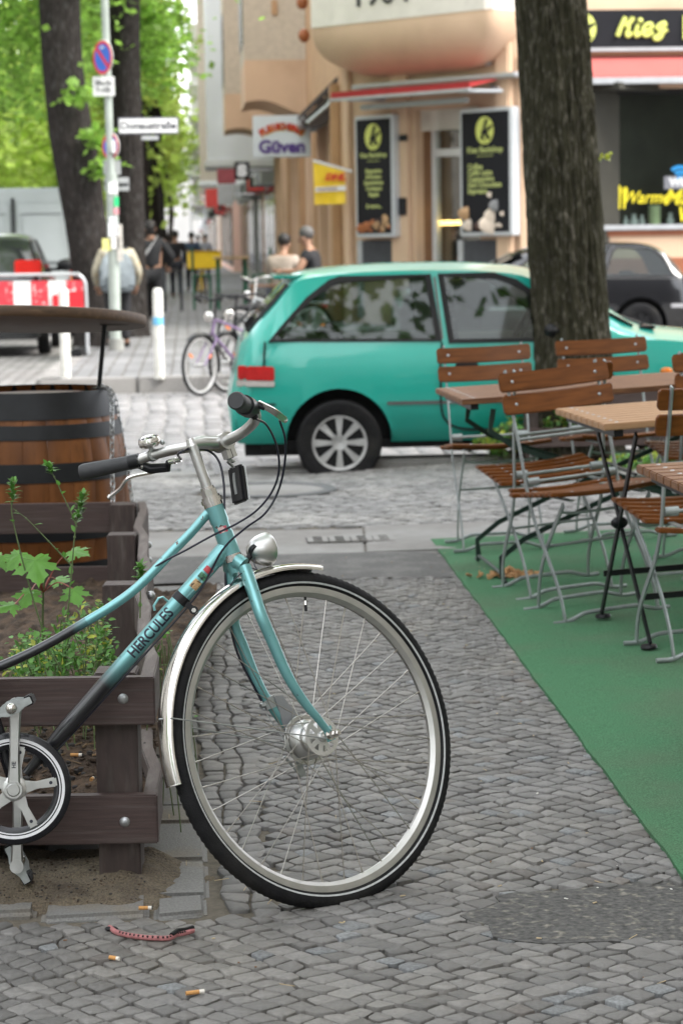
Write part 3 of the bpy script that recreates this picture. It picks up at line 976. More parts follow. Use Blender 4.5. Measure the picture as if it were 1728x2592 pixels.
for s in (-1, 1):
    A_, B_ = bpos(s, .06), bpos(s, 1.0)
    gd = (B_-A_).normalized()
    gb = MB()
    n_ = 14; pts_ = [A_.lerp(B_, i/n_) for i in range(n_+1)]
    rr_ = [.0158, .0152]+[.0150+.0032*(i/n_) for i in range(2, n_-1)]+[.0182, .0155]
    gb.tube(pts_, rr_, 22)
    grip = bb_(gb, 'grip', mat('grip_rubber', (.03, .031, .034), .6, var=.2, vs=60, bump=.15, bs=400), bar, ang=60)
    rg_ = MB()
    for t_ in (.2, .55):
        c_ = A_.lerp(B_, t_+.12)
        side_ = gd.cross(BM).normalized()
        for q in (-.5, .5):
            rg_.tube(spline([c_-gd*.03+(BM*cos(q)+side_*sin(q))*.0152, c_+(BM*cos(q)+side_*sin(q))*.0160, c_+gd*.02+(BM*cos(q)+side_*sin(q))*.0164], 3), .0007, 4)
    bb_(rg_, 'grip_ridge', m_cap, grip)
# left lever and clamp (in view, image left)
def lever(s, tip, knee, m1, m2):
    A_ = bpos(s, -.04); gd = (bpos(s, 1)-bpos(s, 0)).normalized()
    dwn = (BF*.55-BS*.75).normalized()
    lb = MB()
    lb.tube([A_-gd*.010, A_+gd*.012], .0165, 20)
    piv = A_+dwn*.03-gd*.012
    lb.tube([A_+dwn*.012, piv, piv+BF*.012-BS*.006-gd*.028, A_+dwn*.022-gd*.06], [.009, .0115, .0105, .0065], 10)
    lv = bb_(lb, 'brake_lever_mount', m_blackpl, bar)
    MB().ball(A_+dwn*.02+BM*.012, .0042, 8).build('bolt', m_chrome, lv, world=True)
    l2 = MB()
    l2.flatbar(spline([piv-gd*.02+dwn*.01, piv+gd*.01+dwn*.012, knee, knee.lerp(tip, .5)+dwn*.003, tip], 5), .013, .005, BM+dwn*.3)
    l2.ball(tip, .0062, 8)
    bb_(l2, 'brake_lever', m_chrome, bar, bevel=.0012)
    aj = MB(); q = A_+dwn*.021-gd*.062
    aj.tube([q, q-gd*.012], .0062, 10); aj.tube([q-gd*.012, q-gd*.016], .0075, 8); aj.tube([q-gd*.016, q-gd*.028], .0056, 10)
    bb_(aj, 'cable_adjuster', m_chrome, lv)
    return q-gd*.028
depL = bpos(-1, .1)
def atb(x, y, ref): return dp(x*K, y*K, ref.y)
cabL = lever(-1, atb(252, 1142, bpos(-1, .7)), atb(296, 1098, bpos(-1, .15)), None, None)
# right side seen end-on
Ar = bpos(1, .02); gr_ = (bpos(1, 1)-bpos(1, 0)).normalized()
lb = MB(); lb.tube([Ar-gr_*.012, Ar+gr_*.014], .0185, 20)
pr = atb(588, 962, Ar); lb.tube([Ar, Ar.lerp(pr, .6), pr], [.012, .0085, .006], 10)
q1, q2, q3 = atb(592, 930, Ar), atb(625, 946, Ar), atb(655, 965, Ar+V((0, .03, 0)))
lb.tube([Ar, q1, q1.lerp(q2, .5)], [.010, .0075, .005], 10)
lvr = bb_(lb, 'brake_lever_mount', m_blackpl, bar)
l2 = MB(); l2.flatbar(spline([q1+V((0, 0, .004)), q2+V((0, 0, .003)), q3], 5), .013, .0065, V((.2, -.4, .8))); l2.ball(q3, .006, 8)
bb_(l2, 'brake_lever', m_chrome, bar, bevel=.0015)
gsh = MB(); gsh.tube([bpos(1, .10), bpos(1, .42)], .0205, 24); bb_(gsh, 'gear_shifter', m_blackpl, bar)

# bell
bp_ = hbp(-.222, -.042, .032)
be = MB(); bu = (V((0, 0, 1))*.9+BS*.1+V((-.22, 0, 0))).normalized()
Mb = frame(bp_+bu*.022, BM.cross(bu), bu.cross(BM.cross(bu)), bu)
be.lathe([(0, .023), (.009, .0225), (.017, .0195), (.0225, .0145), (.0245, .0085), (.0245, .0065), (.0225, .0055), (.0235, .004), (.0225, .0), (.016, -.005), (.006, -.006), (0, -.006)], 32, Mb)
bell = bb_(be, 'bell', m_chrome, bar, ang=25)
bt_ = MB()
for k in range(7):
    a = 2*pi*k/7
    bt_.ball((.0172*cos(a), .0172*sin(a), .0178), .0042, 8, sc=(1.2, 1.2, .5), M=Mb)
bb_(bt_, 'bell_slot', mat('grey_rubber', (.18, .18, .19), .4, var=0), bell)
bt_ = MB(); bt_.ball(Mb @ V((-.027, -.004, -.001)), .006, 10); bt_.tube([Mb @ V((0, 0, -.006)), bp_], .0055, 10)
bt_.tube([bp_-gr_*0-N2*.006, bp_+N2*.006], .0135, 16)
bb_(bt_, 'bell_bracket', m_dull, bell)

# headlight on its bracket and front reflector
hd = pl(603*K, 1263*K, BC, BN)
ld = (BF*.985-BS*.17).normalized()
Ml = frame(hd, BN.cross(ld), ld.cross(BN.cross(ld)), ld)
hm = MB(); hm.lathe([(0, -.036), (.008, -.0355), (.017, -.030), (.025, -.021), (.031, -.009), (.0345, .004), (.0355, .012), (.0345, .014), (.033, .0145)], 36, Ml)
lamp = bb_(hm, 'headlight', m_alu, bike, ang=60)
bb_(MB().lathe([(.0335, .013), (.025, .018), (.012, .0205), (0, .0215)], 32, Ml), 'lens', mat('lamp_glass', (.75, .77, .8), .08, var=.05, spec=.8), lamp)
bk = MB(); bq = pl(579*K, 1268*K, BC, BN)
bk.tube([bq+BN*.006+BS*.006, bq+BN*.012], .012, 16); bk.tube([bq, pl(570*K, 1284*K, BC, BN), pl(560*K, 1302*K, BC, BN)], [.008, .006, .006], 8); bk.tube([hd-ld*.03, bq], .009, 10)
bb_(bk, 'lamp_bracket', m_blackpl, lamp)
MB().tube([bq+BN*.012, bq+BN*.016], .004, 6).build('bolt', m_chrome, lamp, world=True)
wr = MB(); wr.tube(spline([bq+BN*.006-BS*.008, pl(584*K, 1296*K, BC+BN*.01, BN), pl(590*K, 1309*K, BC+BN*.016, BN), pl(572*K, 1305*K, BC+BN*.03, BN), pl(545*K, 1325*K, BC+BN*.03, BN), pl(528*K, 1345*K, BC+BN*.02, BN)], 5), .0012, 6)
bb_(wr, 'lamp_wire', m_cable, lamp)
rb = MB(); r0, r1, r2 = hbp(-.004, .0, -.034), pl(523*K, 1060*K, BC, BN), pl(537*K, 1075*K, BC, BN)
r3 = pl(538*K, 1100*K, BC, BN); r4 = pl(543*K, 1135*K, BC, BN)
rb.flatbar(spline([r0, r0+BF*.012-BS*.012, r1, r2, r3, r4], 4), .008, .0025, BN)
rb.ball(r0+BN*.004, .007, 8)
rbo = bb_(rb, 'reflector_bracket', m_dull, bike)
rf = MB(); c0 = pl(546*K, 1113*K, BC, BN); rt = pl(534*K, 1072*K, BC, BN); rz_ = (pl(541*K, 1072*K, BC, BN)-pl(552*K, 1156*K, BC, BN)); rh = rz_.length; rz_.normalize()
rx = BF-rz_*BF.dot(rz_); rx.normalize()
rf.obox(c0-rz_*rh*.5-rx*.006-BN*.024, rx*.014, BN*.048, rz_*rh)
refl = bb_(rf, 'reflector', m_blackpl, rbo, bevel=.004)
MB().obox(c0-rz_*rh*.46+rx*.008-BN*.022, rx*.004, BN*.044, rz_*rh*.92).build('reflector_face', mat('clear_prism', (.6, .62, .62), .15, var=.2, vs=300), rbo, world=True, bevel=.001)

# cables
cbm = MB()
def cab(pts, r=.0023): cbm.tube(spline(pts, 8), r, 8)
def pw(x, y, o=0.): return pl(x*K, y*K, BC+BN*o, BN)
Z1 = Ar.y
cab([dp(588*K, 962*K, Z1+.01), dp(612*K, 976*K, Z1+.05), dp(634*K, 1020*K, Z1+.10), dp(641*K, 1075*K, Z1+.12), dp(627*K, 1125*K, Z1+.13), dp(592*K, 1170*K, Z1+.14), dp(545*K, 1202*K, BCR.y-.03), dp(492*K, 1228*K, BCR.y-.03), dp(430*K, 1262*K, BCR.y-.03), dp(360*K, 1300*K, BCR.y-.02), dp(300*K, 1352*K, BCR.y)])
cab([dp(642*K, 965*K, Z1+.03), dp(655*K, 1010*K, Z1+.05), dp(653*K, 1070*K, Z1+.08), dp(638*K, 1130*K, Z1+.1), dp(608*K, 1180*K, Z1+.1), dp(560*K, 1216*K, BCR.y-.05), dp(510*K, 1265*K, BCR.y-.035), mix(dt0, dt1, .2)+dn*.02+BM*.004, mix(dt0, dt1, .5)+dn*.0195, mix(dt0, dt1, .92)+dn*.016])
cab([cabL, pw(410, 1042), pw(440, 1030, -.02), pw(478, 1035, -.03), pw(503, 1060, -.025), pw(514, 1110, -.025), pw(516, 1180, -.03), pw(520, 1240, -.03), pw(528, 1290, -.03), far[1]-BF*.016, far[int(nr*.35)]-BF*.017, farmid-BF*.016+BS*.01], .0026)
bb_(cbm, 'cables', m_cable, bike)

# chain guard ring, crank, pedals
RC = BBP+BM*.046
MR = frame(RC, BH, BV, BM)
rg_ = MB(); rg_.ring([(.079, -.004), (.1105, -.005), (.114, -.002), (.114, .002), (.111, .005), (.095, .0058), (.083, .0045), (.079, .002)], 96, MR)
ringo = bb_(rg_, 'chainring_guard', m_paintk, bike, ang=50)
for ra_, rb2 in ((.0905, .0930), (.0955, .1015)):
    MB().ring([(ra_, .0052), (rb2, .0052), (rb2, .0066), (ra_, .0066)], 96, MR).build('white_stripe', m_ring, ringo, world=True)
spd = MB()
for k in range(5):
    a = 2*pi*k/5+R(8)
    def pr_(r, w): return [(r*cos(a)-w*sin(a), r*sin(a)+w*cos(a)), (r*cos(a)+w*sin(a), r*sin(a)-w*cos(a))]
    A_ = pr_(.018, .014); B_ = pr_(.045, .0075); C_ = pr_(.088, .010)
    spd.prism([A_[1], B_[1], C_[1], C_[0], B_[0], A_[0]], -.002, .006, MR)
spd.lathe([(0, .010), (.02, .0095), (.026, .006), (.027, -.003), (0, -.003)], 32, MR)
spider = bb_(spd, 'crank_spider', m_alu, ringo, bevel=.002)
hl = MB()
for k in range(5):
    a = 2*pi*k/5+R(8); hl.lathe([(0, .0075), (.0035, .0075), (.0035, .005)], 12, MR @ Matrix.Translation((.074*cos(a), .074*sin(a), 0)))
bb_(hl, 'bolt_hole', m_navy, spider)
PU = fr(43, 1606, .07); PD = fr(40, 2003, -.0)
ca = MB()
def crank(mb, c, e, o, w0=.0125, w1=.0145):
    d = (e-c); L_ = d.length; d.normalize(); s = d.cross(BM)
    vs = []; n_ = 12
    for i in range(n_+1):
        t_ = i/n_; w = w1+(w0-w1)*sin(pi*min(1, t_))**.5 if 0 < t_ < 1 else w1
        w = .0135-.0032*sin(pi*t_)
        p = c+d*(L_*t_)
        for a_, b_ in ((-1, 0), (-.72, 1), (.72, 1), (1, 0), (.72, -1), (-.72, -1)):
            vs.append(p+s*(a_*w)+BM*(b_*.006))
    fs = []
    for i in range(n_):
        for k in range(6):
            l = (k+1) % 6; fs.append((i*6+k, i*6+l, i*6+6+l, i*6+6+k))
    fs += [tuple(range(5, -1, -1)), tuple(n_*6+k for k in range(6))]
    mb.add(vs, fs)
    mb.tube([e-BM*.007, e+BM*.008], .0145, 18); 
Cn = RC+BM*.020; up_d = (fr(43, 1606, .07)-fr(40, 1806, .07)).normalized()
eU = Cn+up_d*.170; crank(ca, Cn, eU, 0)
ca.tube([Cn-BM*.012, Cn+BM*.010], .0175, 24); ca.tube([Cn+BM*.010, Cn+BM*.013], [.0135, .0115], 24)
crk = bb_(ca, 'crank', m_alu, bike, ang=45)
ct = MB(); text_mesh(ct, 'HE', .011, frame(Cn+up_d*.05+BM*.0066, BM.cross(up_d)*-1 if False else up_d, BM.cross(up_d), BM), ext=.0002, bold=.0003)
bb_(ct, 'stamped_letters', m_navy, crk, smooth=False)
ca = MB(); Cf = BBP-BM*.055; eD = Cf-up_d*.170; crank(ca, Cf, eD, 0)
crk2 = bb_(ca, 'crank', m_alu, bike, ang=45)
def pedal(e, s, ang):
    pd = MB(); a = R(ang); x = BH*cos(a)+BV*sin(a); y = -BH*sin(a)+BV*cos(a)
    for q in (-1, 1):
        pd.obox(e+BM*(s*.018)+x*(q*.036)-x*.009-y*.010, x*.018, y*.020, BM*(s*.085))
    po = bb_(pd, 'pedal', m_black, bike, bevel=.003)
    pc = MB()
    pc.tube([e+BM*s*.004, e+BM*(s*.112)], .006, 10)
    for z in ((.014, .0165), (.103, .1065)):
        Mp = frame(e, x, y, BM*s)
        pc.prism([(-.042, -.007), (-.024, -.008), (-.012, -.0135), (.012, -.0135), (.024, -.008), (.042, -.007), (.042, .007), (.024, .008), (.012, .0135), (-.012, .0135), (-.024, .008), (-.042, .007)] if s > 0 else list(reversed([(-.042, -.007), (-.024, -.008), (-.012, -.0135), (.012, -.0135), (.024, -.008), (.042, -.007), (.042, .007), (.024, .008), (.012, .0135), (-.012, .0135), (-.024, .008), (-.042, .007)])), z[0], z[1], Mp)
    bb_(pc, 'pedal_cage', m_dull, po, bevel=.001)
    bb_(MB().ball(e+BM*(s*.106), .0115, 14), 'pedal_cap', m_chrome, po)
    return po
pedal(eU, 1, 22); pedal(eD, -1, -62)
# low stand tube behind the chainring and the black lock lying on the planter edge
# ================================================================== PLANTER, BARREL TABLE, PLANTS
m_plank = mat('brown_stained_wood', (.060, .037, .033), .62, var=.28, vs=9, stretch=(1.2, 6, 30), bump=.35, bs=60, col2=(.085, .065, .058), c2scale=4, c2lo=.5, c2hi=.75)
m_planky = mat('weathered_brown_wood', (.072, .052, .046), .65, var=.28, vs=9, stretch=(8, 1, 30), bump=.35, bs=60, col2=(.12, .1, .09), c2scale=5, c2lo=.5, c2hi=.7)
m_post = mat('brown_post', (.05, .034, .03), .68, var=.3, vs=10, stretch=(8, 8, 1.4), bump=.35, bs=60, col2=(.09, .075, .065), c2scale=6, c2lo=.52, c2hi=.75)
m_soil = mat('dark_soil', (.085, .055, .035), .95, var=.5, vs=45, bump=2., bs=130, col2=(.04, .026, .017), c2scale=16, detail=8)
m_sand = mat('dirty_sand', (.15, .12, .082), .95, var=.5, vs=190, bump=2.5, bs=200, col2=(.09, .07, .05), c2scale=11, c2lo=.45, c2hi=.65, detail=8)
m_bolt = mat('galvanised_bolt', (.45, .46, .47), .45, .85, var=.25, vs=90)

YF = 4.685
c1 = dp(391, 1714, YF); ztop = c1.z; XR = c1.x
zb_ = lambda y: dp(391, y*K, YF).z
planter = thing('planter', (-.9, 6.3, 0), 'long brown plank planter around a tree pit at the left, behind the turquoise bicycle', 'planter')
def P_(mb, name, m, par=planter, **k): return mb.build(name, m, par, world=True, **k)
cb_ = dp(369, 1267, 7.98)
XB = cb_.x
def sx_(y): return XR+(XB-XR)*(y-YF)/(7.98-YF)
# front boards
for za, zb2 in ((zb_(1665), ztop), (zb_(1938), zb_(1826))):
    mb = MB(); mb.box(((XR-2.1)/2+.0, YF+.015, (za+zb2)/2), (XR+2.1, .03, zb2-za))
    P_(mb, 'front_plank', m_plank, bevel=.003)
# side boards, slightly bowed
for za, zb2 in ((zb_(1668), ztop-.004), (zb_(1938), zb_(1826)-.004)):
    mb = MB(); vs = []; n_ = 14
    for i in range(n_+1):
        y = YF+.032+(7.98-YF-.0)*i/n_; w = .014*sin(i*2.1)*.6+.006*sin(i*.9+1)
        for dx, dz in ((0, za), (-.030, za), (-.030, zb2), (0, zb2)):
            vs.append((sx_(y)+dx+w*(0 if i in (0, n_) else 1), y, dz))
    fs = [(3, 2, 1, 0), tuple(n_*4+k for k in range(4))]
    for i in range(n_):
        for k in range(4):
            l = (k+1) % 4; fs.append((i*4+k, i*4+l, i*4+4+l, i*4+4+k))
    mb.add(vs, fs); P_(mb, 'side_plank', m_planky, bevel=.003, ang=30)
# back boards
for za, zb2 in ((ztop-.105, ztop), (ztop-.345, ztop-.225)):
    mb = MB(); mb.box(((XB-2.2)/2-.03, 7.965, (za+zb2)/2), (XB+2.2-.06, .03, zb2-za)); P_(mb, 'back_plank', m_plank, bevel=.003)
# posts
for k, (y, px0, px1, py) in enumerate(((4.76, 237, 335, 1540), (6.05, 245, 338, 1345), (7.07, 255, 325, 1230), (7.90, 283, 322, 1160))):
    a = dp(px0*K, py*K, y-.045); b_ = dp(px1*K, py*K, y-.045)
    w = .088; xr = min(b_.x, sx_(y)-.034)
    zt = min(a.z, ztop+.004) if k == 0 else a.z
    mb = MB(); mb.box((xr-w/2, y, (zt-.05)/2), (w, w, zt+.05)); P_(mb, 'post', m_post, bevel=.003)
# bolts
for i, (x, y) in enumerate(((283, 1605), (287, 1888))):
    p = dp(x*K, y*K, YF); mb = MB(); Mb = frame(p, (1, 0, 0), (0, 0, 1), (0, -1, 0))
    mb.lathe([(0, .0052), (.0035, .005), (.0075, .0036), (.0112, 0), (.0118, -.002)], 20, Mb); P_(mb, 'bolt', m_bolt)
p = dp(321*K, 1290*K, 7.945); MB().box(tuple(p), (.02, .012, .02)).build('bolt', mat('rusty_bolt', (.12, .06, .03), .8, var=.4), planter, world=True, bevel=.004)
for y, py in ((6.0, 1370), (7.07, 1255), (7.07, 1290)):
    p = dp(1, py*K, y); MB().ball((sx_(y)+.004, y-.02, p.z), .012, 10).build('bolt', m_bolt, planter, world=True)

# soil inside, sand in front
def heap(name, x0, x1, y0, y1, f, m, step=.02, kind='structure'):
    mb = MB(); nx = int((x1-x0)/step); ny = int((y1-y0)/step)
    for j in range(ny+1):
        for i in range(nx+1):
            x = x0+(x1-x0)*i/nx; y = y0+(y1-y0)*j/ny
            mb.v.append((x, y, f(x, y)))
    for j in range(ny):
        for i in range(nx):
            a = j*(nx+1)+i; mb.f.append((a, a+1, a+nx+2, a+nx+1)); mb.m.append(0)
    return tag(mb.build(name, m, ang=180), kind=kind)
def nz3(x, y, s, k=0): return noise.noise(V((x*s, y*s, k)))
def soilf(x, y):
    return .075+.125*sm(4.78, 5.35, y)-.05*sm(6.2, 7.6, y)+.035*nz3(x, y, 3)+.024*nz3(x, y, 14)+.013*nz3(x, y, 37, 2)+.007*nz3(x, y, 90, 3)
heap('soil', -1.75, XR-.045, 4.80, 7.95, soilf, m_soil, .014)
sandx = dp(345*K, 2040*K, 4.64).x
def sandf(x, y):
    h_ = .022*sm(4.53, 4.78, y)*(1-sm(sandx-.02, sandx+.10, x))+.010
    return h_*(1+.0)+.010*nz3(x, y, 7)+.009*nz3(x, y, 22, 4)+.004*nz3(x, y, 60, 5)-.028*sm(sandx-.05, sandx+.12, x)-.02*(1-sm(4.53, 4.60, y))
heap('sand', -1.7, sandx+.13, 4.515, 4.90, sandf, m_sand, .011)
rg = random.Random(21)
crumb = MB()
for k in range(900):
    x = rg.uniform(-.75, XR-.03); y = rg.uniform(4.56, 5.4)
    r_ = rg.uniform(.0008, .0032) if y < 4.84 else rg.uniform(.002, .011)
    z = sandf(x, y) if y < 4.84 else soilf(x, y)
    crumb.ball((x, y, z+r_*.2), r_, 6, mi=rg.choice((0, 0, 1)), sc=(rg.uniform(.7, 1.5), rg.uniform(.7, 1.4), rg.uniform(.5, .9)))
tag(crumb.build('soil_crumbs', [m_soil, mat('black_grit', (.03, .027, .026), .9, var=.4)]), kind='stuff')
chips = MB()
for k in range(90):
    x = rg.uniform(-.75, XR-.08); y = rg.uniform(4.82, 5.5); a = rg.uniform(0, pi); L_ = rg.uniform(.01, .045)
    z = soilf(x, y)+.004
    chips.tube([(x, y, z), (x+cos(a)*L_, y+sin(a)*L_, z+rg.uniform(-.004, .01))], rg.uniform(.001, .0028), 5)
tag(chips.build('wood_litter', mat('dry_twig', (.17, .11, .06), .9, var=.3, island=.4)), kind='stuff')

# cigarette ends, cord
m_filter = mat('filter_paper', (.5, .25, .08), .8, var=.2, vs=300)
m_ash = mat('white_paper', (.7, .66, .6), .8, var=.1)
def butt(p, a, label, L_=.026, ash=True):
    d = V((cos(a), sin(a), .0)); mb = MB(); r_ = .0039
    p = V(p)+V((0, 0, r_))
    mb.tube([p, p+d*L_*.72], r_, 10)
    o = tag(mb.build('cigarette_end', m_filter, loc=p), label, 'cigarette end', 'cigarette ends on the ground')
    MB().tube([p+d*L_*.72, p+d*L_], r_*.97, 10).build('paper_tip', m_ash, o, world=True)
    if ash: MB().tube([p+d*L_, p+d*(L_+.002)], r_*.85, 10).build('burnt_tip', m_dark, o, world=True)
butt(gp(352, 2303, .005), .0, 'cigarette end with burnt tip on the granite slab below the planter post')
butt(gp(278, 2428, .003), -.5, 'tan cigarette end on the cobbles left of the red cord end', .022, False)
butt(gp(471, 2520, .003), .35, 'longer cigarette end with white tip on the cobbles nearest the bottom edge', .034, False)
butt(dp(163*K, 1748*K, 4.98)+V((0, 0, .01)), -.1, 'cigarette end in the planter soil beside the chainring', .026)
butt(dp(210*K, 1803*K, 4.90)+V((0, 0, .008)), 1.4, 'short cigarette end standing in the planter soil near the front post', .016, False)
m_cord = mat('dusty_red_cord', (.33, .13, .13), .8, var=.3, vs=90)
cd = MB(); cp_ = [gp(x*K, y*K, .007) for x, y in ((252, 2130), (270, 2142), (300, 2149), (340, 2154), (385, 2155), (405, 2147), (425, 2143), (444, 2137))]
cs = spline(cp_, 8); cd.tube(cs, .0052, 8)
o = tag(cd.build('cord', m_cord, loc=cs[0]), 'dusty red cord with black dots lying on the cobbles below the front wheel', 'cord')
dk = MB()
for i, p in enumerate(cs):
    if i % 2 == 0 and 8 < i < 50: dk.ball(p+V((0, -.003, .003)), .0028, 6)
dk.tube([cs[-22]+V((0, 0, .004)), cs[-16]+V((0, .004, .006)), cs[-8]+V((0, .006, .004)), cs[-1]+V((0, .003, .005))], .005, 6)
dk.ball(cs[2], .010, 8, sc=(1.4, .9, .5))
dk.build('black_dots', m_black, o, world=True)

# ---- wine barrel table
m_stave = mat('oiled_oak_stave', (.175, .064, .018), .45, spec=.25, var=.4, vs=6, stretch=(6, 6, 1), island=.12, bump=.15, bs=60, col2=(.09, .033, .012), c2scale=3, c2lo=.5, c2hi=.7)
m_hoop = mat('black_hoop', (.010, .011, .013), .5, .0, spec=.3, var=.35, vs=14, bump=.15, bs=120)
m_top = mat('dark_table_wood', (.085, .045, .022), .6, var=.35, vs=7, stretch=(1, 12, 12), bump=.25, bs=70, col2=(.15, .09, .05), c2scale=6, c2lo=.58, c2hi=.75)
BX, BY, BHt = -1.17, 8.78, .80
barrel = thing('barrel_table', (BX, BY, 0), 'wine barrel with black hoops carrying a tilted round table top, behind the planter', 'barrel table')
def brad(z): t = (z-.4)/.4; return .362-.077*t*t
nst = 24; mb = MB()
for k in range(nst):
    a0_, a1_ = 2*pi*(k+.006)/nst, 2*pi*(k+.994)/nst; vs = []
    rows = 10
    for j in range(rows+1):
        z = BHt*j/rows
        for a, dr in ((a0_, -.0015), (a0_+.012, 0), ((a0_+a1_)/2, .001), (a1_-.012, 0), (a1_, -.0015)):
            vs.append(((brad(z)+dr)*cos(a), (brad(z)+dr)*sin(a), z))
    fs = [(j*5+i, j*5+i+1, j*5+i+6, j*5+i+5) for j in range(rows) for i in range(4)]
    mb.add(vs, fs)
bod = mb.build('barrel_body', m_stave, barrel)
MB().lathe([(0, .78), (.27, .78)], 24).build('barrel_head', m_stave, barrel)
for z0, z1 in ((.705, .803), (.632, .685), (.475, .545), (.255, .325), (.115, .168), (-.003, .095)):
    MB().ring([(brad(z0)+.001, z0), (brad(z0)+.0055, z0), (brad((z0+z1)/2)+.0058, (z0+z1)/2), (brad(z1)+.0055, z1), (brad(z1)+.001, z1)], 48).build('hoop', m_hoop, barrel)
tt = R(6)
MT = Matrix.Translation((-.03, -.03, 1.068)) @ Matrix.Rotation(-tt, 4, 'X') @ Matrix.Rotation(R(1.2), 4, 'Y')
top = MB().lathe([(0, .021), (.455, .021), (.468, .018), (.472, .008), (.472, -.012), (.467, -.02), (0, -.02)], 64, MT).build('table_top', m_top, barrel)
for s in (1, -1):
    mb = MB(); mb.tube([(s*.255, -.05, .79), (s*.285, -.05, 1.05)], .009, 10); mb.lathe([(0, .004), (.03, .004), (.03, 0)], 16, Matrix.Translation((s*.255, -.05, .803)))
    mb.obox((s*.27-.0, -.09, 1.044), (s*.11, 0, 0), (0, .08, .006), (0, 0, .008)); mb.build('support_rod', m_hoop, barrel)
# chain
m_chain = mat('zinc_chain', (.42, .43, .43), .4, .85, var=.2, vs=60)
ch = MB()
def chain(pts, L_=.030, w=.0085, r_=.0024):
    d_ = spline(pts, 12); acc = 0; last = d_[0]; k = 0; i = 1; pos = [d_[0]]
    for p in d_[1:]:
        while (p-pos[-1]).length >= L_*.78:
            pos.append(pos[-1]+(p-pos[-1]).normalized()*L_*.78)
    for k in range(len(pos)-1):
        c = (pos[k]+pos[k+1])/2; x = (pos[k+1]-pos[k]).normalized()
        y = x.orthogonal().normalized(); z = x.cross(y)
        if k % 2: y = z
        lp = []
        for q in range(12):
            a = 2*pi*q/12; h_ = L_/2-w
            lp.append(c+x*((h_ if cos(a) > 0 else -h_)+w*cos(a))+y*(w*sin(a)))
        ch.tube(lp, r_, 6, closed=True)
e0 = V((BX+.255, BY-.05, .815)); YB = BY-.22
chain([e0, dp(278, 990, YB+.1), dp(284, 1050, YB), dp(284, 1150, YB-.02), dp(286, 1260, YB-.06), dp(284, 1318, YB-.2), dp(310, 1337, 7.90), dp(350, 1345, 7.88)])
chain([e0+V((.01, .01, 0)), dp(290, 1000, BY), dp(305, 1080, BY-.02), dp(320, 1160, BY-.05), dp(334, 1258, BY-.1), dp(345, 1330, BY-.15)])
tag(ch.build('chain', m_chain, loc=e0), 'zinc chain hanging from the barrel rim down to the planter', 'chain')

# ---- plants in the planter
m_leafy = mat('young_leaf', (.10, .25, .045), .5, var=.25, vs=25, island=.3, transl=.35)
m_maple = mat('maple_leaf', (.13, .32, .05), .45, var=.2, vs=18, island=.12, transl=.4)
m_yleaf = mat('yellow_leaf', (.36, .4, .05), .5, var=.25, vs=30, island=.25, transl=.35)
m_stem = mat('green_stem', (.09, .13, .045), .6, var=.25)
m_redst = mat('red_leaf_stalk', (.28, .07, .05), .5, var=.2)
def leaf(mb, p, d, nrm, L_, w, mi=0, fold=.25):
    d = d.normalized(); s = d.cross(nrm); s = s.normalized() if s.length > 1e-5 else d.orthogonal().normalized(); n_ = s.cross(d)
    vs = [p, p+d*L_*.35+s*w+n_*w*fold, p+d*L_*.4, p+d*L_*.35-s*w+n_*w*fold, p+d*L_*.72+s*w*.75+n_*(w*fold-.0), p+d*L_*.72-s*w*.75+n_*w*fold, p+d*L_*.75, p+d*L_-n_*L_*.05]
    mb.add(vs, [(0, 2, 1), (0, 3, 2), (1, 2, 6, 4), (2, 3, 5, 6), (4, 6, 7), (6, 5, 7)], mi)
def rdir(rg, zmin=-.3): 
    a = rg.uniform(0, 2*pi); z = rg.uniform(zmin, 1); r_ = math.sqrt(max(0, 1-z*z)); return V((r_*cos(a), r_*sin(a), z))
# maple seedling
MAPLE = [(0, 0), (.10, -.10), (.22, -.16), (.30, -.10), (.46, -.14), (.42, -.02), (.52, .06), (.40, .12), (.36, .22), (.55, .26), (.66, .24), (.62, .36), (.78, .50), (.56, .50), (.46, .56), (.34, .48), (.26, .46), (.27, .62), (.36, .68), (.22, .78), (.18, .90), (.06, .96), (0, 1.14)]
MPOLY = MAPLE+[(-x, y) for x, y in reversed(MAPLE[1:-1])]
def maple(mb, c, d, up, size):
    d = d.normalized(); s = d.cross(up).normalized(); n_ = s.cross(d)
    def W(x, y): return c+(s*x+d*(y-.0)+n_*(-.16*abs(x)-.10*y*y+.05*sin(9*math.atan2(x, y+.2))*math.hypot(x, y)))*size
    pts_ = MPOLY; cen = (0, .12); vs = [W(*cen)]
    N = len(pts_)
    for f in (.5, 1.):
        for x, y in pts_: vs.append(W(cen[0]+(x-cen[0])*f, cen[1]+(y-cen[1])*f))
    fs = []
    for k in range(N):
        l = (k+1) % N; fs += [(0, 1+k, 1+l), (1+k, 1+N+k, 1+N+l, 1+l)]
    mb.add(vs, fs)
sap = thing('maple_seedling', dp(95*K, 1480*K, 5.75), 'young maple seedling with broad bright green leaves in the planter', 'plant')
ms_ = MB(); base = dp(95*K, 1480*K, 5.75); nod = dp(100*K, 1360*K, 5.7)
base.z = .2
ms_.tube(spline([base, nod, dp(112*K, 1320*K, 5.7)], 4), .003, 6)
lf = MB()
for x, y, L_, ddx, ddz, Yl in ((80, 1280, .118, .20, -1., 5.52), (48, 1270, .09, -.55, -.8, 5.6), (165, 1264, .085, 1., -.15, 5.7), (72, 1356, .085, -.35, -.8, 5.6), (168, 1352, .085, .3, -.75, 5.6), (128, 1330, .075, 1., .05, 5.75), (5, 1275, .09, -.8, -.6, 5.6), (35, 1388, .075, -1, -.25, 5.55)):
    c = dp(x*K, y*K, Yl); ms_.tube(spline([nod, nod.lerp(c, .5)+V((0, 0, .02)), c], 4), .0016, 5, mi=1)
    maple(lf, c, V((ddx, -.75, ddz*.75)), V((0, -.5, 1)), L_*.66)
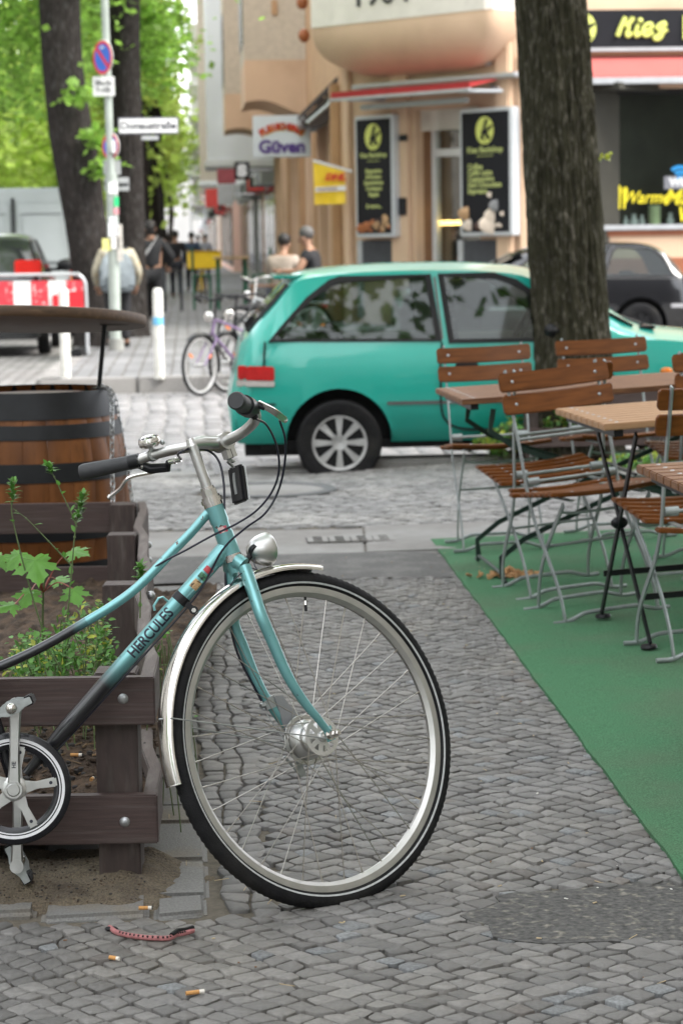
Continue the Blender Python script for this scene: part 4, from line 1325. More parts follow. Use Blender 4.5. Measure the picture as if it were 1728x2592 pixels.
ms_.build('stalk', [m_stem, m_redst], sap, world=True); lf.build('leaves', m_maple, sap, world=True)
# tall shoots
def shoot(pts, Y, name_label, tipleaves, r0=.0028):
    P = [dp(x*K, y*K, Y) for x, y in pts]
    root = thing('shoot', P[0], name_label, 'plant', 'thin green shoots in the planter')
    st = MB(); cs_ = spline(P, 8); n_ = len(cs_)
    st.tube(cs_, [r0*(1-.65*i/(n_-1)) for i in range(n_)], 6)
    rg_ = random.Random(int(pts[0][0])); lv = MB()
    for i in range(6, n_, 6): st.ball(cs_[i], r0*1.3, 6)
    for i in range(n_):
        t_ = i/(n_-1)
        if t_ > tipleaves or rg_.random() < .12:
            for q in range(4 if t_ > tipleaves else 1):
                d = rdir(rg_, -.1); leaf(lv, cs_[i], d, V((0, 0, 1)), rg_.uniform(.014, .026), rg_.uniform(.004, .007))
    st.build('stem', m_stem, root, world=True); lv.build('leaves', m_leafy, root, world=True)
shoot([(135, 1600), (118, 1510), (78, 1380), (48, 1270), (28, 1180), (30, 1140), (32, 1108)], 5.5, 'tall leafy shoot leaning left in front of the barrel, leftmost of the planter shoots', .76)
shoot([(150, 1560), (152, 1480), (158, 1390), (166, 1300), (174, 1215), (184, 1170), (192, 1135)], 5.45, 'tall upright shoot with a leafy reddish tip in front of the barrel', .72)
shoot([(177, 1210), (165, 1180), (146, 1140), (125, 1095), (108, 1070)], 5.5, 'thin shoot with few leaves branching towards the barrel hoops', .8, .002)
shoot([(166, 1300), (130, 1262), (95, 1225), (60, 1190), (30, 1168)], 5.48, 'thin bare shoot arching to the left across the planter', 1.1, .002)
shoot([(322, 1420), (323, 1360), (324, 1330), (322, 1300)], 5.3, 'small leafy shoot in front of the second planter post', .55, .002)
def shrub(name, label, box, Y0, Y1, n, L_, zfloor, seed=1, yl=.2, twigs=40):
    rg_ = random.Random(seed); c0 = dp((box[0]+box[2])/2*K, box[3]*K, (Y0+Y1)/2); c0.z = zfloor
    root = thing(name, c0, label, 'plant'); st = MB(); lv = MB()
    for t_ in range(twigs):
        Y = rg_.uniform(Y0, Y1); x = rg_.uniform(box[0], box[2]); xx = (x-box[0])/(box[2]-box[0])
        ytop = box[3]-(box[3]-box[1])*rg_.uniform(.25, 1)*(.45+.55*xx)
        tip = dp(x*K, ytop*K, Y); bs_ = V((tip.x+rg_.uniform(-.08, .08), Y+rg_.uniform(-.05, .05), zfloor))
        cs_ = spline([bs_, bs_.lerp(tip, .5)+V((rg_.uniform(-.02, .02), 0, .015)), tip], 5)
        st.tube(cs_, .0016, 5)
        for q in range(n//twigs):
            p = cs_[rg_.randrange(max(2, len(cs_)//2), len(cs_))]+V((rg_.gauss(0, .012), rg_.gauss(0, .012), rg_.gauss(0, .01)))
            leaf(lv, p, rdir(rg_, -.25), V((rg_.gauss(0, .3), rg_.gauss(-.2, .3), 1)), L_*rg_.uniform(.6, 1.3), L_*rg_.uniform(.2, .32), 1 if rg_.random() < yl else 0)
    st.build('twigs', m_stem, root, world=True); lv.build('leaves', [m_leafy, m_yleaf], root, world=True)
shrub('shrub', 'low bush of small green and yellow leaves at the front of the planter', (25, 1375, 246, 1556), 5.15, 5.85, 1500, .021, .20, 3, .16, 75)
shrub('shrub', 'sparse twiggy weed outside the planter, between its side planks and the mudguard', (352, 1440, 392, 1520), 5.15, 5.5, 60, .02, .0, 5, .05, 9)
# litter flecks on carpet and stones
rg = random.Random(77); fl_ = MB()
for k in range(420):
    x = rg.uniform(-.6, 2.0) if k < 200 else rg.uniform(.5, 2.0); y = rg.uniform(4.0, 9.8); a = rg.uniform(0, pi); L_ = rg.uniform(.002, .012)
    z = .013 if x > carpet_x(y) else .004
    fl_.box((0, 0, 0), (L_, rg.uniform(.0015, .004), .0015), Matrix.Translation((x, y, z)) @ Matrix.Rotation(a, 4, 'Z'), mi=rg.choice((0, 0, 1, 2)))
for k in range(26):
    x = rg.uniform(-.5, .9); y = rg.uniform(4.0, 6.5); a = rg.uniform(0, pi); L_ = rg.uniform(.012, .035)
    fl_.tube([(x, y, .004), (x+cos(a)*L_, y+sin(a)*L_, .006)], .0009, 4, mi=0)
tag(fl_.build('litter_flecks', [mat('straw', (.42, .33, .2), .9, var=.2), mat('pale_paper', (.6, .58, .54), .9, var=.1), mat('dead_leaf', (.16, .08, .035), .9, var=.3)]), kind='stuff')
# ================================================================== CAFE TERRACE
m_slat = mat('varnished_brown_slat', (.15, .049, .011), .45, var=.38, vs=5, stretch=(1.5, 14, 14), bump=.1, bs=80, coat=.06, spec=.2, island=.08)
m_oldslat = mat('worn_brown_slat', (.17, .08, .036), .5, spec=.3, var=.25, vs=6, stretch=(1.5, 14, 14), bump=.15, bs=80, island=.12, col2=(.12, .05, .025), c2scale=5)
m_paleslat = mat('sunbleached_slat', (.33, .19, .10), .5, spec=.3, var=.15, vs=6, stretch=(1.2, 14, 14), bump=.15, bs=80, island=.06)
m_frame = mat('galvanised_bar', (.30, .33, .33), .45, .55, var=.2, vs=25, bump=.05, bs=100)
m_greenbar = mat('dark_green_bar', (.016, .036, .028), .45, .0, var=.2, spec=.3)
m_blackbar = mat('black_bar', (.010, .010, .012), .4, .0, var=.2, spec=.25)
def make_chair(loc, rot, tilt, label):
    t = thing('garden_chair', loc, label, 'chair', 'folding garden chairs on the green carpet', rot, tilt)
    W = .172
    post = [(-.268, .865), (-.245, .79), (-.215, .70), (-.175, .585), (-.145, .47), (-.115, .39), (-.055, .30), (.02, .225), (.09, .15), (.135, .08), (.155, .012)]
    leg = [(.205, .425), (.135, .37), (.06, .31), (-.01, .25), (-.08, .18), (-.135, .10), (-.16, .04), (-.168, .012)]
    for s in (1, -1):
        MB().flatbar(spline([(s*W, y, z) for y, z in post], 3), .021, .0065, (0, 1, .0)).build('back_post', m_frame, t, bevel=.0012, seg=1)
        MB().flatbar(spline([(s*(W-.014), y, z) for y, z in leg], 3), .019, .0065, (0, 1, .3)).build('seat_leg', m_frame, t, bevel=.0012, seg=1)
    for y in (.155, -.168):
        mb = MB(); mb.tube(spline([(-.215, y, .008), (-.165, y, .008), (-.125, y, .02), (-.09, y, .03), (0, y, .031), (.09, y, .03), (.125, y, .02), (.165, y, .008), (.215, y, .008)], 4), .0075, 8)
        mb.build('foot_bar', m_frame, t)
    mb = MB()
    mb.tube([(-W, -.145, .468), (W, -.145, .468)], .0062, 8)
    mb.build('seat_rod', m_frame, t)
    for s in (1, -1):
        MB().tube([(s*(W-.006), -.145, .468), (s*(W-.05), -.145, .468)], .0155, 12).build('collar', m_frame, t)
        mb = MB(); mb.flatbar([(s*.13, .215, .435), (s*.13, .0, .428), (s*.13, -.19, .424)], .02, .005, (1, 0, 0)); mb.build('seat_bearer', m_frame, t)
    MB().tube([(-W, -.186, .62), (W, -.186, .62)], .0058, 8).build('back_rail', m_frame, t)
    MB().tube([(-W+.014, -.01, .252), (W-.014, -.01, .252)], .0055, 8).build('stretcher', m_frame, t)
    MB().tube(spline([(-W+.014, .17, .395), (-.1, .172, .386), (.1, .172, .386), (W-.014, .17, .395)], 4), .0055, 8).build('under_rail', m_frame, t)
    # seat slats, dished a little
    ys = [(.222, .052), (.163, .052), (.104, .052), (.045, .052), (-.014, .052), (-.073, .05), (-.205, .045)]
    for k, (y, w) in enumerate(ys):
        mb = MB(); vs = []; n_ = 10; L_ = .213
        for i in range(n_+1):
            x = -L_+2*L_*i/n_; z = .446+.11*(y-.02)-.012*(1-(x/L_)**2)
            for a, b in ((-w/2, -.0075), (w/2, -.0075), (w/2, .0075), (-w/2, .0075)):
                vs.append((x, y+a, z+b))
        fs = [(0, 1, 2, 3), tuple(n_*4+q for q in (3, 2, 1, 0))]
        for i in range(n_):
            for q in range(4):
                l = (q+1) % 4; fs.append((i*4+q, i*4+4+q, i*4+4+l, i*4+l))
        mb.add(vs, fs)
        so = mb.build('seat_slat', m_slat, t, bevel=.004)
        for s in (1, -1):
            MB().ball((s*.13, y, .446+.11*(y-.02)-.012*(1-(.13/L_)**2)+.0075), .0055, 8, sc=(1, 1, .4)).build('bolt', m_bolt, so)
    # back slats with rounded corners, bowed
    for zc in (.822, .742):
        mb = MB(); h_ = .0345; L_ = .208; r_ = .013; nrm = V((0, .94, .34)); upv = V((0, -.315, .949))
        base_y = -.262+.335*(.845-zc)
        out = []
        for cx, cz, a0_ in ((L_-r_, h_-r_, 0), (-L_+r_, h_-r_, 90), (-L_+r_, -h_+r_, 180), (L_-r_, -h_+r_, 270)):
            for q in range(5):
                a = R(a0_+22.5*q); out.append((cx+r_*cos(a), cz+r_*sin(a)))
        # grid across x so the slat can bow
        N = 12; top_ = []; 
        def zlim(x):
            d = abs(x)-(L_-r_)
            return h_ if d <= 0 else h_-r_+math.sqrt(max(0, r_*r_-d*d))
        xs_ = [-L_, -L_+.003, -L_+.007, -L_+r_]+[-L_+r_+(2*L_-2*r_)*i/N for i in range(1, N)]+[L_-r_, L_-.007, L_-.003, L_]
        vs = []
        for x in xs_:
            z1 = zlim(x); bow = -.013*(1-(x/L_)**2)
            for zz, dd in ((-z1, -.0075), (z1, -.0075), (z1, .0075), (-z1, .0075)):
                p = V((x, base_y+.013, zc))+upv*zz+nrm*(dd+bow+.005); vs.append(p)
        M_ = len(xs_); fs = [(0, 1, 2, 3), tuple((M_-1)*4+q for q in (3, 2, 1, 0))]
        for i in range(M_-1):
            for q in range(4):
                l = (q+1) % 4; fs.append((i*4+q, i*4+4+q, i*4+4+l, i*4+l))
        mb.add(vs, fs)
        so = mb.build('back_slat', m_slat, t, bevel=.0035)
        for s in (1, -1):
            p = V((s*.158, base_y+.013, zc))+nrm*(.0125-.013*(1-(.158/L_)**2)); mbb = MB(); mbb.lathe([(0, .003), (.004, .0025), (.0062, 0), (.0062, -.001)], 12, frame(p, (1, 0, 0), upv, nrm)); mbb.build('bolt', m_bolt, so)
    return t
def gpos(x, y): return (x, y, gs(x, y)+.0115)
TL = -R(1.9)
chair0 = None
for px, Yb, off, rot, tl, label in (
    (1223, 10.15, .24, 184, 0, 'garden chair facing the camera at the left end of the long dark table'),
    (1398, 8.28, .24, 194, -R(3.2), 'garden chair with curved back facing the camera in the middle, its back against another chair'),
    (1413, 8.36, -.24, 12, -R(3.0), 'garden chair turned away, back to back behind the middle chair'),
    (1519, 10.3, .24, 187, 0, 'garden chair facing the camera behind the far table, in front of the tree trunk'),
    (1832, 8.75, .24, 188, 0, 'garden chair at the right edge, facing the camera beyond the pale table'),
    (1842, 8.9, -.24, 8, 0, 'garden chair at the right edge, back to back behind the chair beside the pale table'),
    (1828, 6.98, -.24, 11, 0, 'nearest garden chair, seen from behind with its grey back post over the slats')):
    X = (px-864)/FPX*Yb+.01
    c = V((X, Yb, 0)); fw_ = V((-sin(R(rot)), cos(R(rot)), 0)); pos = c+fw_*.245
    tl = (-TL+abs(tl)) if rot > 90 else (TL-abs(tl))
    pos = pos-V((cos(R(rot)), sin(R(rot)), 0))*(.8*sin(tl))
    loc = gpos(pos.x, pos.y)
    if chair0 is None: chair0 = make_chair(loc, R(rot), tl, label)
    else: dup(chair0, loc, R(rot), label, tilt=tl)

def make_table(loc, rot, tilt, L_, D_, H_, msl, label, nsl=9, legm=None, group='slatted folding tables on the green carpet', cross=False):
    """origin: near left corner on the ground; x along the length"""
    t = thing('folding_table', loc, label, 'table', group, rot, tilt)
    w = D_/nsl
    for k in range(nsl):
        mb = MB(); mb.box((L_/2, w*(k+.5), H_-.011), (L_, w-.006, .022)); so = mb.build('table_slat', msl, t, bevel=.003)
        for x in (.05, L_-.05):
            MB().ball((x, w*(k+.5), H_), .006, 8, sc=(1, 1, .35)).build('bolt', m_bolt, so)
    for x in (.05, L_-.05):
        MB().box((x, D_/2, H_-.034), (.03, D_-.04, .022)).build('cross_batten', m_blackbar, t)
    lm = legm or m_greenbar
    if cross:
        for x in (.12, L_-.12):
            for y0_, y1_, o_ in ((.05, D_-.05, -.006), (D_-.05, .05, .006)):
                MB().flatbar([(x+o_, y0_, H_-.045), (x+o_, y1_, .012)], .022, .008, (0, 1, .6)).build('leg', lm, t)
            for y in (.05, D_-.05): MB().lathe([(0, .014), (.024, .012), (.028, .004), (.026, 0)], 14, Matrix.Translation((x, y, .0))).build('foot', lm, t)
            MB().ball((x, D_/2, .37), .022, 10, sc=(1.4, .8, 1)).build('knob', m_blackbar, t)
        for y in (.09, D_-.09): MB().flatbar([(.12, y, .16), (L_-.12, y, .16)], .02, .007, (0, 0, 1)).build('stretcher', lm, t)
        return t
    for s, y in ((1, .07), (1, D_-.07)):
        MB().flatbar(spline([(.13, y, H_-.05), (.2, y, H_-.2), (L_-.22, y, .16), (L_-.13, y, .01)], 3), .020, .006, (1, 0, .6)).build('leg', lm, t)
        MB().flatbar(spline([(L_-.13, y, H_-.05), (L_-.2, y, H_-.2), (.22, y, .16), (.13, y, .01)], 3), .020, .006, (1, 0, -.6)).build('leg', lm, t)
    for x in (.13, L_-.13):
        MB().tube(spline([(x, -.0, .008), (x, .05, .008), (x, .1, .028), (x, D_-.1, .028), (x, D_-.05, .008), (x, D_, .008)], 4), .008, 8).build('foot_bar', lm, t)
    MB().tube([(L_/2, .07, .38), (L_/2, D_-.07, .38)], .007, 8).build('pivot_rod', m_blackbar, t)
    return t
make_table(gpos(.50, 8.75), R(6), TL-R(.8), 1.35, .70, .725, m_oldslat, 'long dark slatted table at the back of the terrace, behind the middle chairs')
make_table(gpos(.865, 7.2), R(7), TL-R(1.0), 1.0, .72, .735, m_paleslat, 'pale bleached slatted table with black legs on the green carpet', legm=m_blackbar, cross=True)
make_table(gpos(.845, 5.2), R(5), TL, .8, .70, .735, m_oldslat, 'nearest slatted table, only its worn left corner in the photo at the right edge', cross=True)
# black folding stay with a knob under the pale table
# heap of wood chips on the carpet
m_chip = mat('fresh_wood_chips', (.42, .24, .11), .9, var=.3, island=.45)
cp0 = gp(1285, 1456, .02); rg = random.Random(4); mb = MB()
for k in range(170):
    x = rg.gauss(0, .055); y = rg.gauss(0, .035); r_ = rg.uniform(.004, .012)
    z = max(0, .026*math.exp(-(x/.05)**2-(y/.035)**2))*rg.random()+.004
    mb.box((0, 0, 0), (r_*2, r_*1.3, r_*.6), Matrix.Translation((x, y, z)) @ Matrix.Rotation(rg.uniform(0, 6), 4, rdir(rg)))
o = mb.build('wood_chips', m_chip); o.location = cp0; tag(o, 'small heap of tan wood chips on the green carpet under the middle chair', 'wood chips', kind='stuff')

# ---- tree in its own planter at the kerb
m_bark = mat('ridged_bark', (.036, .034, .022), .95, spec=.1, var=.5, vs=6, stretch=(6, 6, 2.2), bump=2.5, bs=20, col2=(.11, .10, .082), c2scale=7, c2lo=.52, c2hi=.7, detail=8)
m_barkl = mat('dark_bark', (.030, .026, .024), .95, spec=.1, var=.45, vs=5, stretch=(6, 6, 2.2), bump=2., bs=24, col2=(.06, .058, .055), c2scale=3.5, c2lo=.55, c2hi=.72, detail=8)
m_foliage = mat('lime_foliage', (.15, .30, .035), .55, var=.15, vs=.8, island=.4, transl=.45)
def trunk_mesh(axis, n=150, zs=70, ridge=.018, freq=26, seed=0, m=None):
    """axis: list of (point, radius)"""
    P = spline([V(p) for p, r_ in axis], 8); RR = spline([V((r_, 0, 0)) for p, r_ in axis], 8)
    mb = MB(); vs = []; N = len(P); fine = []
    K_ = max(2, zs//N)
    for i in range(N-1):
        for k in range(K_): fine.append((P[i].lerp(P[i+1], k/K_), RR[i].lerp(RR[i+1], k/K_).x))
    fine.append((P[-1], RR[-1].x)); N = len(fine)
    for i, (p, r_) in enumerate(fine):
        for k in range(n):
            a = 2*pi*k/n; h_ = p.z
            wob = .35*noise.noise(V((cos(a)*2, sin(a)*2, h_*.7+seed)))
            q = noise.noise(V((cos(a+wob*.3)*freq*.32, sin(a+wob*.3)*freq*.32, h_*2.4+seed)))
            q2 = noise.noise(V((cos(a)*freq*.8, sin(a)*freq*.8, h_*9+seed)))
            d = 1-abs(q)*2.2
            rr = r_*(1+.07*noise.noise(V((cos(a), sin(a), h_*.6+seed))))+ridge*(d*.9+q2*.5)
            vs.append(p+V((rr*cos(a), rr*sin(a), 0)))
    fs = []
    for i in range(N-1):
        for k in range(n):
            l = (k+1) % n; fs.append((i*n+k, i*n+l, i*n+n+l, i*n+n+k))
    mb.add(vs, fs); return mb
def crown_mesh(mb, c, rad, n, L_, seed=1, clumps=26, mi=0):
    rg_ = random.Random(seed); c = V(c); cl = []
    for k in range(clumps):
        d = rdir(rg_, -.85); f = rg_.uniform(.35, 1.); cl.append((c+V((d.x*rad[0], d.y*rad[1], d.z*rad[2]))*f, rg_.uniform(.16, .38)*min(rad)))
    for k in range(n):
        p0, r_ = cl[rg_.randrange(clumps)]; p = p0+V((rg_.gauss(0, r_), rg_.gauss(0, r_), rg_.gauss(0, r_*.6)))
        d = rdir(rg_, -.7); nrm = V((rg_.gauss(0, .5), rg_.gauss(0, .5), 1)); l_ = L_*rg_.uniform(.6, 1.3)
        s = d.cross(nrm).normalized()*l_*.42; d = d*l_
        mb.add([p, p+d*.5+s, p+d, p+d*.5-s], [(0, 1, 2, 3)], mi)
    return cl
def limbs(mb, base, targets, r0, seed=0):
    for q in targets:
        mid = V(base).lerp(q, .5)+V((0, 0, .25)); mb.tube(spline([V(base), mid, q], 5), [r0*(1-.075*i) for i in range(11)], 8)
TX, TY = (1451-864)/FPX*14.15, 14.15
tr = thing('street_tree', (TX, TY, -.05), 'thick ridged tree trunk at the kerb in front of the green car, right of centre', 'tree', 'street trees')
trunk_mesh([((TX+.02, TY, -.1), .34), ((TX+.01, TY, .25), .272), ((TX-.0, TY, .8), .228), ((TX-.06, TY, 1.8), .215), ((TX-.13, TY, 2.9), .203), ((TX-.2, TY, 4.2), .19), ((TX-.22, TY, 5.2), .18)], 420, 190, .017, 21, 3).build('trunk', m_bark, tr, world=True, ang=60)
lm_ = MB(); rg = random.Random(5)
tg = [V((TX+rg.uniform(-2.2, 2.2), TY+rg.uniform(-2, 2), 6.5+rg.uniform(-.3, 2.2))) for k in range(9)]
limbs(lm_, (TX-.22, TY, 5.0), tg, .11); lm_.build('limbs', m_bark, tr, world=True)
cm_ = MB(); crown_mesh(cm_, (TX-.2, TY, 7.9), (3.0, 3.0, 2.4), 7000, .22, 3, 34); cm_.build('crown', m_foliage, tr, world=True)
sp_ = MB(); q = dp(1526, 400, TY); sp_.tube([dp(1512, 412, TY-.05), q], .004, 5)
for k in range(9): leaf(sp_, q+V((rg.gauss(0, .012), rg.gauss(0, .01), rg.gauss(0, .02))), rdir(rg), V((rg.gauss(0, .6), -1, .4)), .04, .012, 1)
sp_.build('sprig', [m_stem, m_yleaf], tr, world=True)
t2 = thing('planter', (1.5, 14.1, 0), 'brown plank planter around the foot of the thick tree at the kerb', 'planter')
ca_, cb2_ = V((1.075, 13.72, 0)), V((.88, 14.42, 0))
for z0, z1 in ((.10, .215), (.345, .45)):
    MB().obox(ca_+V((0, 0, z0)), V((1.7, .11, 0)), V((-.005, .028, 0)), V((0, 0, z1-z0))).build('front_plank', m_plank, t2, world=True, bevel=.003)
    MB().obox(ca_+V((0, .03, z0)), cb2_-ca_-V((0, .03, 0)), V((.028, .006, 0)), V((0, 0, z1-z0))).build('side_plank', m_planky, t2, world=True, bevel=.003)
for p in (ca_+V((.035, .035, 0)), cb2_+V((.06, -.09, 0)), ca_+V((1.58, .14, 0))):
    MB().obox(p+V((0, 0, -.06)), V((.08, .005, 0)), V((-.005, .08, 0)), V((0, 0, .52))).build('post', m_post, t2, world=True, bevel=.004)
for x in (.10, 1.6):
    p = ca_+V((x, .0065*x*10, .16)); MB().ball(p, .011, 10, sc=(1, .5, 1)).build('bolt', m_bolt, t2, world=True)
heap('tree_pit_soil', 1.0, 2.75, 13.78, 14.30, lambda x, y: .03+.03*nz3(x, y, 4)+.015*nz3(x, y, 15), m_soil, .03)
shrub('weeds', 'bright green weeds growing out between the side planks of the tree planter', (1100, 955, 1195, 1048), 13.65, 14.2, 480, .05, -.0, 11, .35, 26)
shrub('weeds', 'leafy weeds inside the tree planter at the foot of the trunk', (1225, 885, 1420, 1010), 13.8, 14.1, 620, .05, .05, 12, .3, 30)
shrub('weeds', 'patch of green weeds in front of the tree planter under the tables', (1380, 1010, 1568, 1090), 12.6, 13.5, 420, .05, .0, 13, .3, 26)
# ================================================================== VEHICLES
def carpaint(name, col, rough=.25, metal=.3, coat=.9, **k): return mat(name, col, rough, metal, var=.05, vs=3, coat=coat, **k)
m_teal = carpaint('faded_teal_paint', (.010, .36, .29), .3, .1, .8)
m_carblack = carpaint('black_car_paint', (.006, .0065, .008), .2, .0)
m_skyglass = mat('tinted_car_glass', (.03, .033, .036), .03, var=0, spec=1.)
m_cardark = carpaint('dark_grey_paint', (.03, .032, .035), .25, .3)
m_carglass = mat('dark_car_glass', (.012, .014, .014), .03, var=0, spec=.42)
m_trimblk = mat('black_trim', (.010, .010, .011), .5, var=.1, spec=.25)
m_trimgrey = mat('grey_trim', (.09, .09, .09), .45, var=.1)
m_seeglass = glassmat('car_glass', (.62, .68, .66), 1., .02)
m_seat = mat('dark_seat', (.018, .018, .02), .9, var=.2)
m_hubcap = mat('silver_hubcap', (.5, .5, .5), .4, .6, var=.25, vs=12)
m_tail = mat('red_tail_lens', (.5, .012, .012), .12, var=.15, vs=40, spec=.8)
m_clearl = mat('clear_lens', (.55, .5, .48), .12, var=.15, vs=40, spec=.8)
m_amber = mat('amber_lens', (.75, .2, .02), .15, var=.1)
def car_wheel(mb, hubmb, x, y, r, s):
    Mw = Matrix.Translation((x, y, r)) @ Matrix.Rotation(-s*pi/2, 4, 'X')
    mb.lathe([(r*.62, -.08), (r*.7, -.085), (r*.93, -.085), (r, -.06), (r, .06), (r*.93, .085), (r*.75, .088), (r*.64, .075), (r*.62, .05)], 44, Mw)
    hubmb.lathe([(0, .055), (r*.18, .06), (r*.2, .045), (r*.6, .045), (r*.63, .07), (r*.60, .078), (r*.645, .080), (r*.645, .04)], 36, Mw)
    hubmb.lathe([(r*.2, .0465), (r*.58, .0465)], 36, Mw, mi=1)
    for k in range(8):
        a = 2*pi*k/8
        def pt(q, w): return (r*q*cos(a)-w*sin(a), r*q*sin(a)+w*cos(a))
        P0, P1 = pt(.15, .010), pt(.6, .024); Q0, Q1 = pt(.15, -.010), pt(.6, -.024)
        hubmb.prism([Q0, Q1, P1, P0], .044, .066, Mw)
def make_car(name, loc, rot, label, paint, cols, hw, wheels, wr, glasses, glass=None, cap=None, sub=4):
    """cols: (x at r0..r4, x on top, z4, z5, z7, hw4 factor, hw5); local x forward, z up"""
    t = thing(name, loc, label, 'car', None, rot)
    z_low = hw['z']; h_low = hw['h']
    rows = []
    for r in range(8):
        pts = []
        for (xl, xt, z4, z5, z7, f4, h5, dx) in cols:
            if r < 4: pts.append(V((xl[r] if isinstance(xl, tuple) else xl, h_low[r]*f4, z_low[r] if z_low[r] < z4-.03*(4-r) else z4-.05*(4-r))))
            elif r == 4: pts.append(V((xl[4] if isinstance(xl, tuple) else xl, hw['belt']*f4, z4)))
            elif r == 5: pts.append(V((xt, h5, z5)))
            elif r == 6: pts.append(V((xt+dx, h5*.72, z5+(z7-z5)*.72)))
            else: pts.append(V((xt+dx*1.6, 0, z7)))
        rows.append(spline(pts, sub))
    n = len(rows[0]); mb = MB(); W = 15
    for i in range(n):
        c = [rows[r][i] for r in range(8)]
        for p in c: mb.v.append((p.x, -p.y, p.z))
        for p in reversed(c[:-1]): mb.v.append((p.x, p.y, p.z))
    for i in range(n-1):
        for k in range(W):
            l = (k+1) % W
            a, b_, c_, d_ = i*W+k, i*W+l, i*W+W+l, i*W+W+k
            mb.f.append((a, d_, c_, b_)); mb.m.append(0)
    mb.f.append(tuple(range(W))); mb.m.append(0); mb.f.append(tuple(reversed([(n-1)*W+k for k in range(W)]))); mb.m.append(0)
    body = mb.build('body', [paint, m_trimblk], t, ang=38)
    cut = MB()
    for x in wheels:
        for s in (1, -1):
            cut.lathe([(0, -.28), (wr*1.24, -.28), (wr*1.24, .3), (0, .3)], 40, Matrix.Translation((x, s*hw['h'][2], wr*1.03)) @ Matrix.Rotation(pi/2, 4, 'X'))
    co = cut.build('cutter', [m_trimblk], None)
    co.data.materials.clear(); co.data.materials.append(paint); co.data.materials.append(m_trimblk); co.data.polygons.foreach_set('material_index', [1]*len(co.data.polygons))
    co.parent = t
    for poly in glasses:                                  # window openings right through the cabin
        N = len(poly); vs = [(x, -1.2, z) for x, z in poly]+[(x, 1.2, z) for x, z in poly]
        area = sum(poly[k][0]*poly[(k+1) % N][1]-poly[(k+1) % N][0]*poly[k][1] for k in range(N))
        fs = [tuple(range(N)), tuple(reversed(range(N, 2*N)))]+[(k, N+k, N+(k+1) % N, (k+1) % N) for k in range(N)]
        if area < 0: fs = [tuple(reversed(f)) for f in fs]
        wc = MB().add(vs, fs).build('cutter', [paint], t); wc.data.materials.append(m_trimblk); wc.data.polygons.foreach_set('material_index', [1]*len(wc.data.polygons))
        bm = bmesh.new(); bm.from_mesh(wc.data); bmesh.ops.recalc_face_normals(bm, faces=bm.faces); bm.to_mesh(wc.data); bm.free()
        m2 = body.modifiers.new('win', 'BOOLEAN'); m2.operation = 'DIFFERENCE'; m2.object = wc; m2.solver = 'EXACT'
    md = body.modifiers.new('arch', 'BOOLEAN'); md.operation = 'DIFFERENCE'; md.object = co; md.solver = 'EXACT'
    dg = bpy.context.evaluated_depsgraph_get(); dg.update()
    me = bpy.data.meshes.new_from_object(body.evaluated_get(dg)); body.modifiers.clear(); body.data = me
    me.set_sharp_from_angle(angle=R(38))
    for o_ in [q for q in bpy.data.objects if q.name.startswith('cutter')]: bpy.data.objects.remove(o_)
    for x in wheels:
        for s in (1, -1):
            ty, hb_ = MB(), MB(); car_wheel(ty, hb_, x, s*(hw['h'][2]-.075), wr, s)
            w = ty.build('wheel', m_tyre, t); hb_.build('hubcap', [cap or m_hubcap, m_trimblk], w, ang=25)
    # side glass on the (straight) flank of the cabin
    zb4, hb4, zt5, ht5 = hw['zb'], hw['belt'], hw['zt'], hw['ht']
    nrm = V((0, -(zt5-zb4), -(ht5-hb4)*-1)).normalized()
    nrm = V((0, -(zt5-zb4), (hb4-ht5))).normalized()
    def yy(z): return -(hb4+(ht5-hb4)*(z-zb4)/(zt5-zb4))
    for poly in glasses:
        cx = sum(p[0] for p in poly)/len(poly); cz = sum(p[1] for p in poly)/len(poly)
        N = len(poly)
        def P3(grow, o):
            out = []
            for x, z in poly:
                d = V((x-cx, z-cz, 0)); d = d*(1+grow/max(.05, d.length))
                out.append(V((cx+d.x, yy(cz+d.y), cz+d.y))+nrm*o)
            return out
        for s in (1, -1):
            for nm, m in (('window_seal', m_trimblk), ('side_window', glass or m_seeglass)):
                g = MB()
                if nm == 'side_window':
                    vs = P3(.0, .001)+P3(.0, .006); fs = [tuple(range(N)), tuple(reversed(range(N, 2*N)))]+[(k, N+k, N+(k+1) % N, (k+1) % N) for k in range(N)]
                else:
                    vs = P3(.028, -.004)+P3(.028, .012)+P3(-.012, .012)+P3(-.012, -.004); fs = []
                    for r_ in range(4):
                        for k in range(N): fs.append((r_*N+k, ((r_+1) % 4)*N+k, ((r_+1) % 4)*N+(k+1) % N, r_*N+(k+1) % N))
                vs = [(p.x, p.y*s, p.z) for p in vs]
                o_ = g.add(vs, fs).build(nm, m, t, smooth=False)
                bm = bmesh.new(); bm.from_mesh(o_.data); bmesh.ops.recalc_face_normals(bm, faces=bm.faces); bm.to_mesh(o_.data); bm.free()
    x0_ = max(p[0] for q in glasses for p in q); zt_ = zt5
    for sx_, sy in ((.62, .33), (.62, -.33), (.2, 0)):
        mb = MB(); xq = x0_*sx_ if sy else x0_*.30
        mb.box((xq, sy, zb4-.1), (.14, .46 if sy else 1.1, .5 if sy else .32)); mb.box((xq+.02, sy, zb4+.22 if sy else zb4+.05), (.09, .26 if sy else .9, .17 if sy else .08)); mb.build('seat', m_seat, t, bevel=.03)
    MB().ring([(.17, -.012), (.19, -.012), (.19, .012), (.17, .012)], 28, Matrix.Translation((x0_*.84, -.33, zb4+.03)) @ Matrix.Rotation(R(-62), 4, 'Y')).build('steering_wheel', m_trimblk, t)
    return t, body, yy, nrm

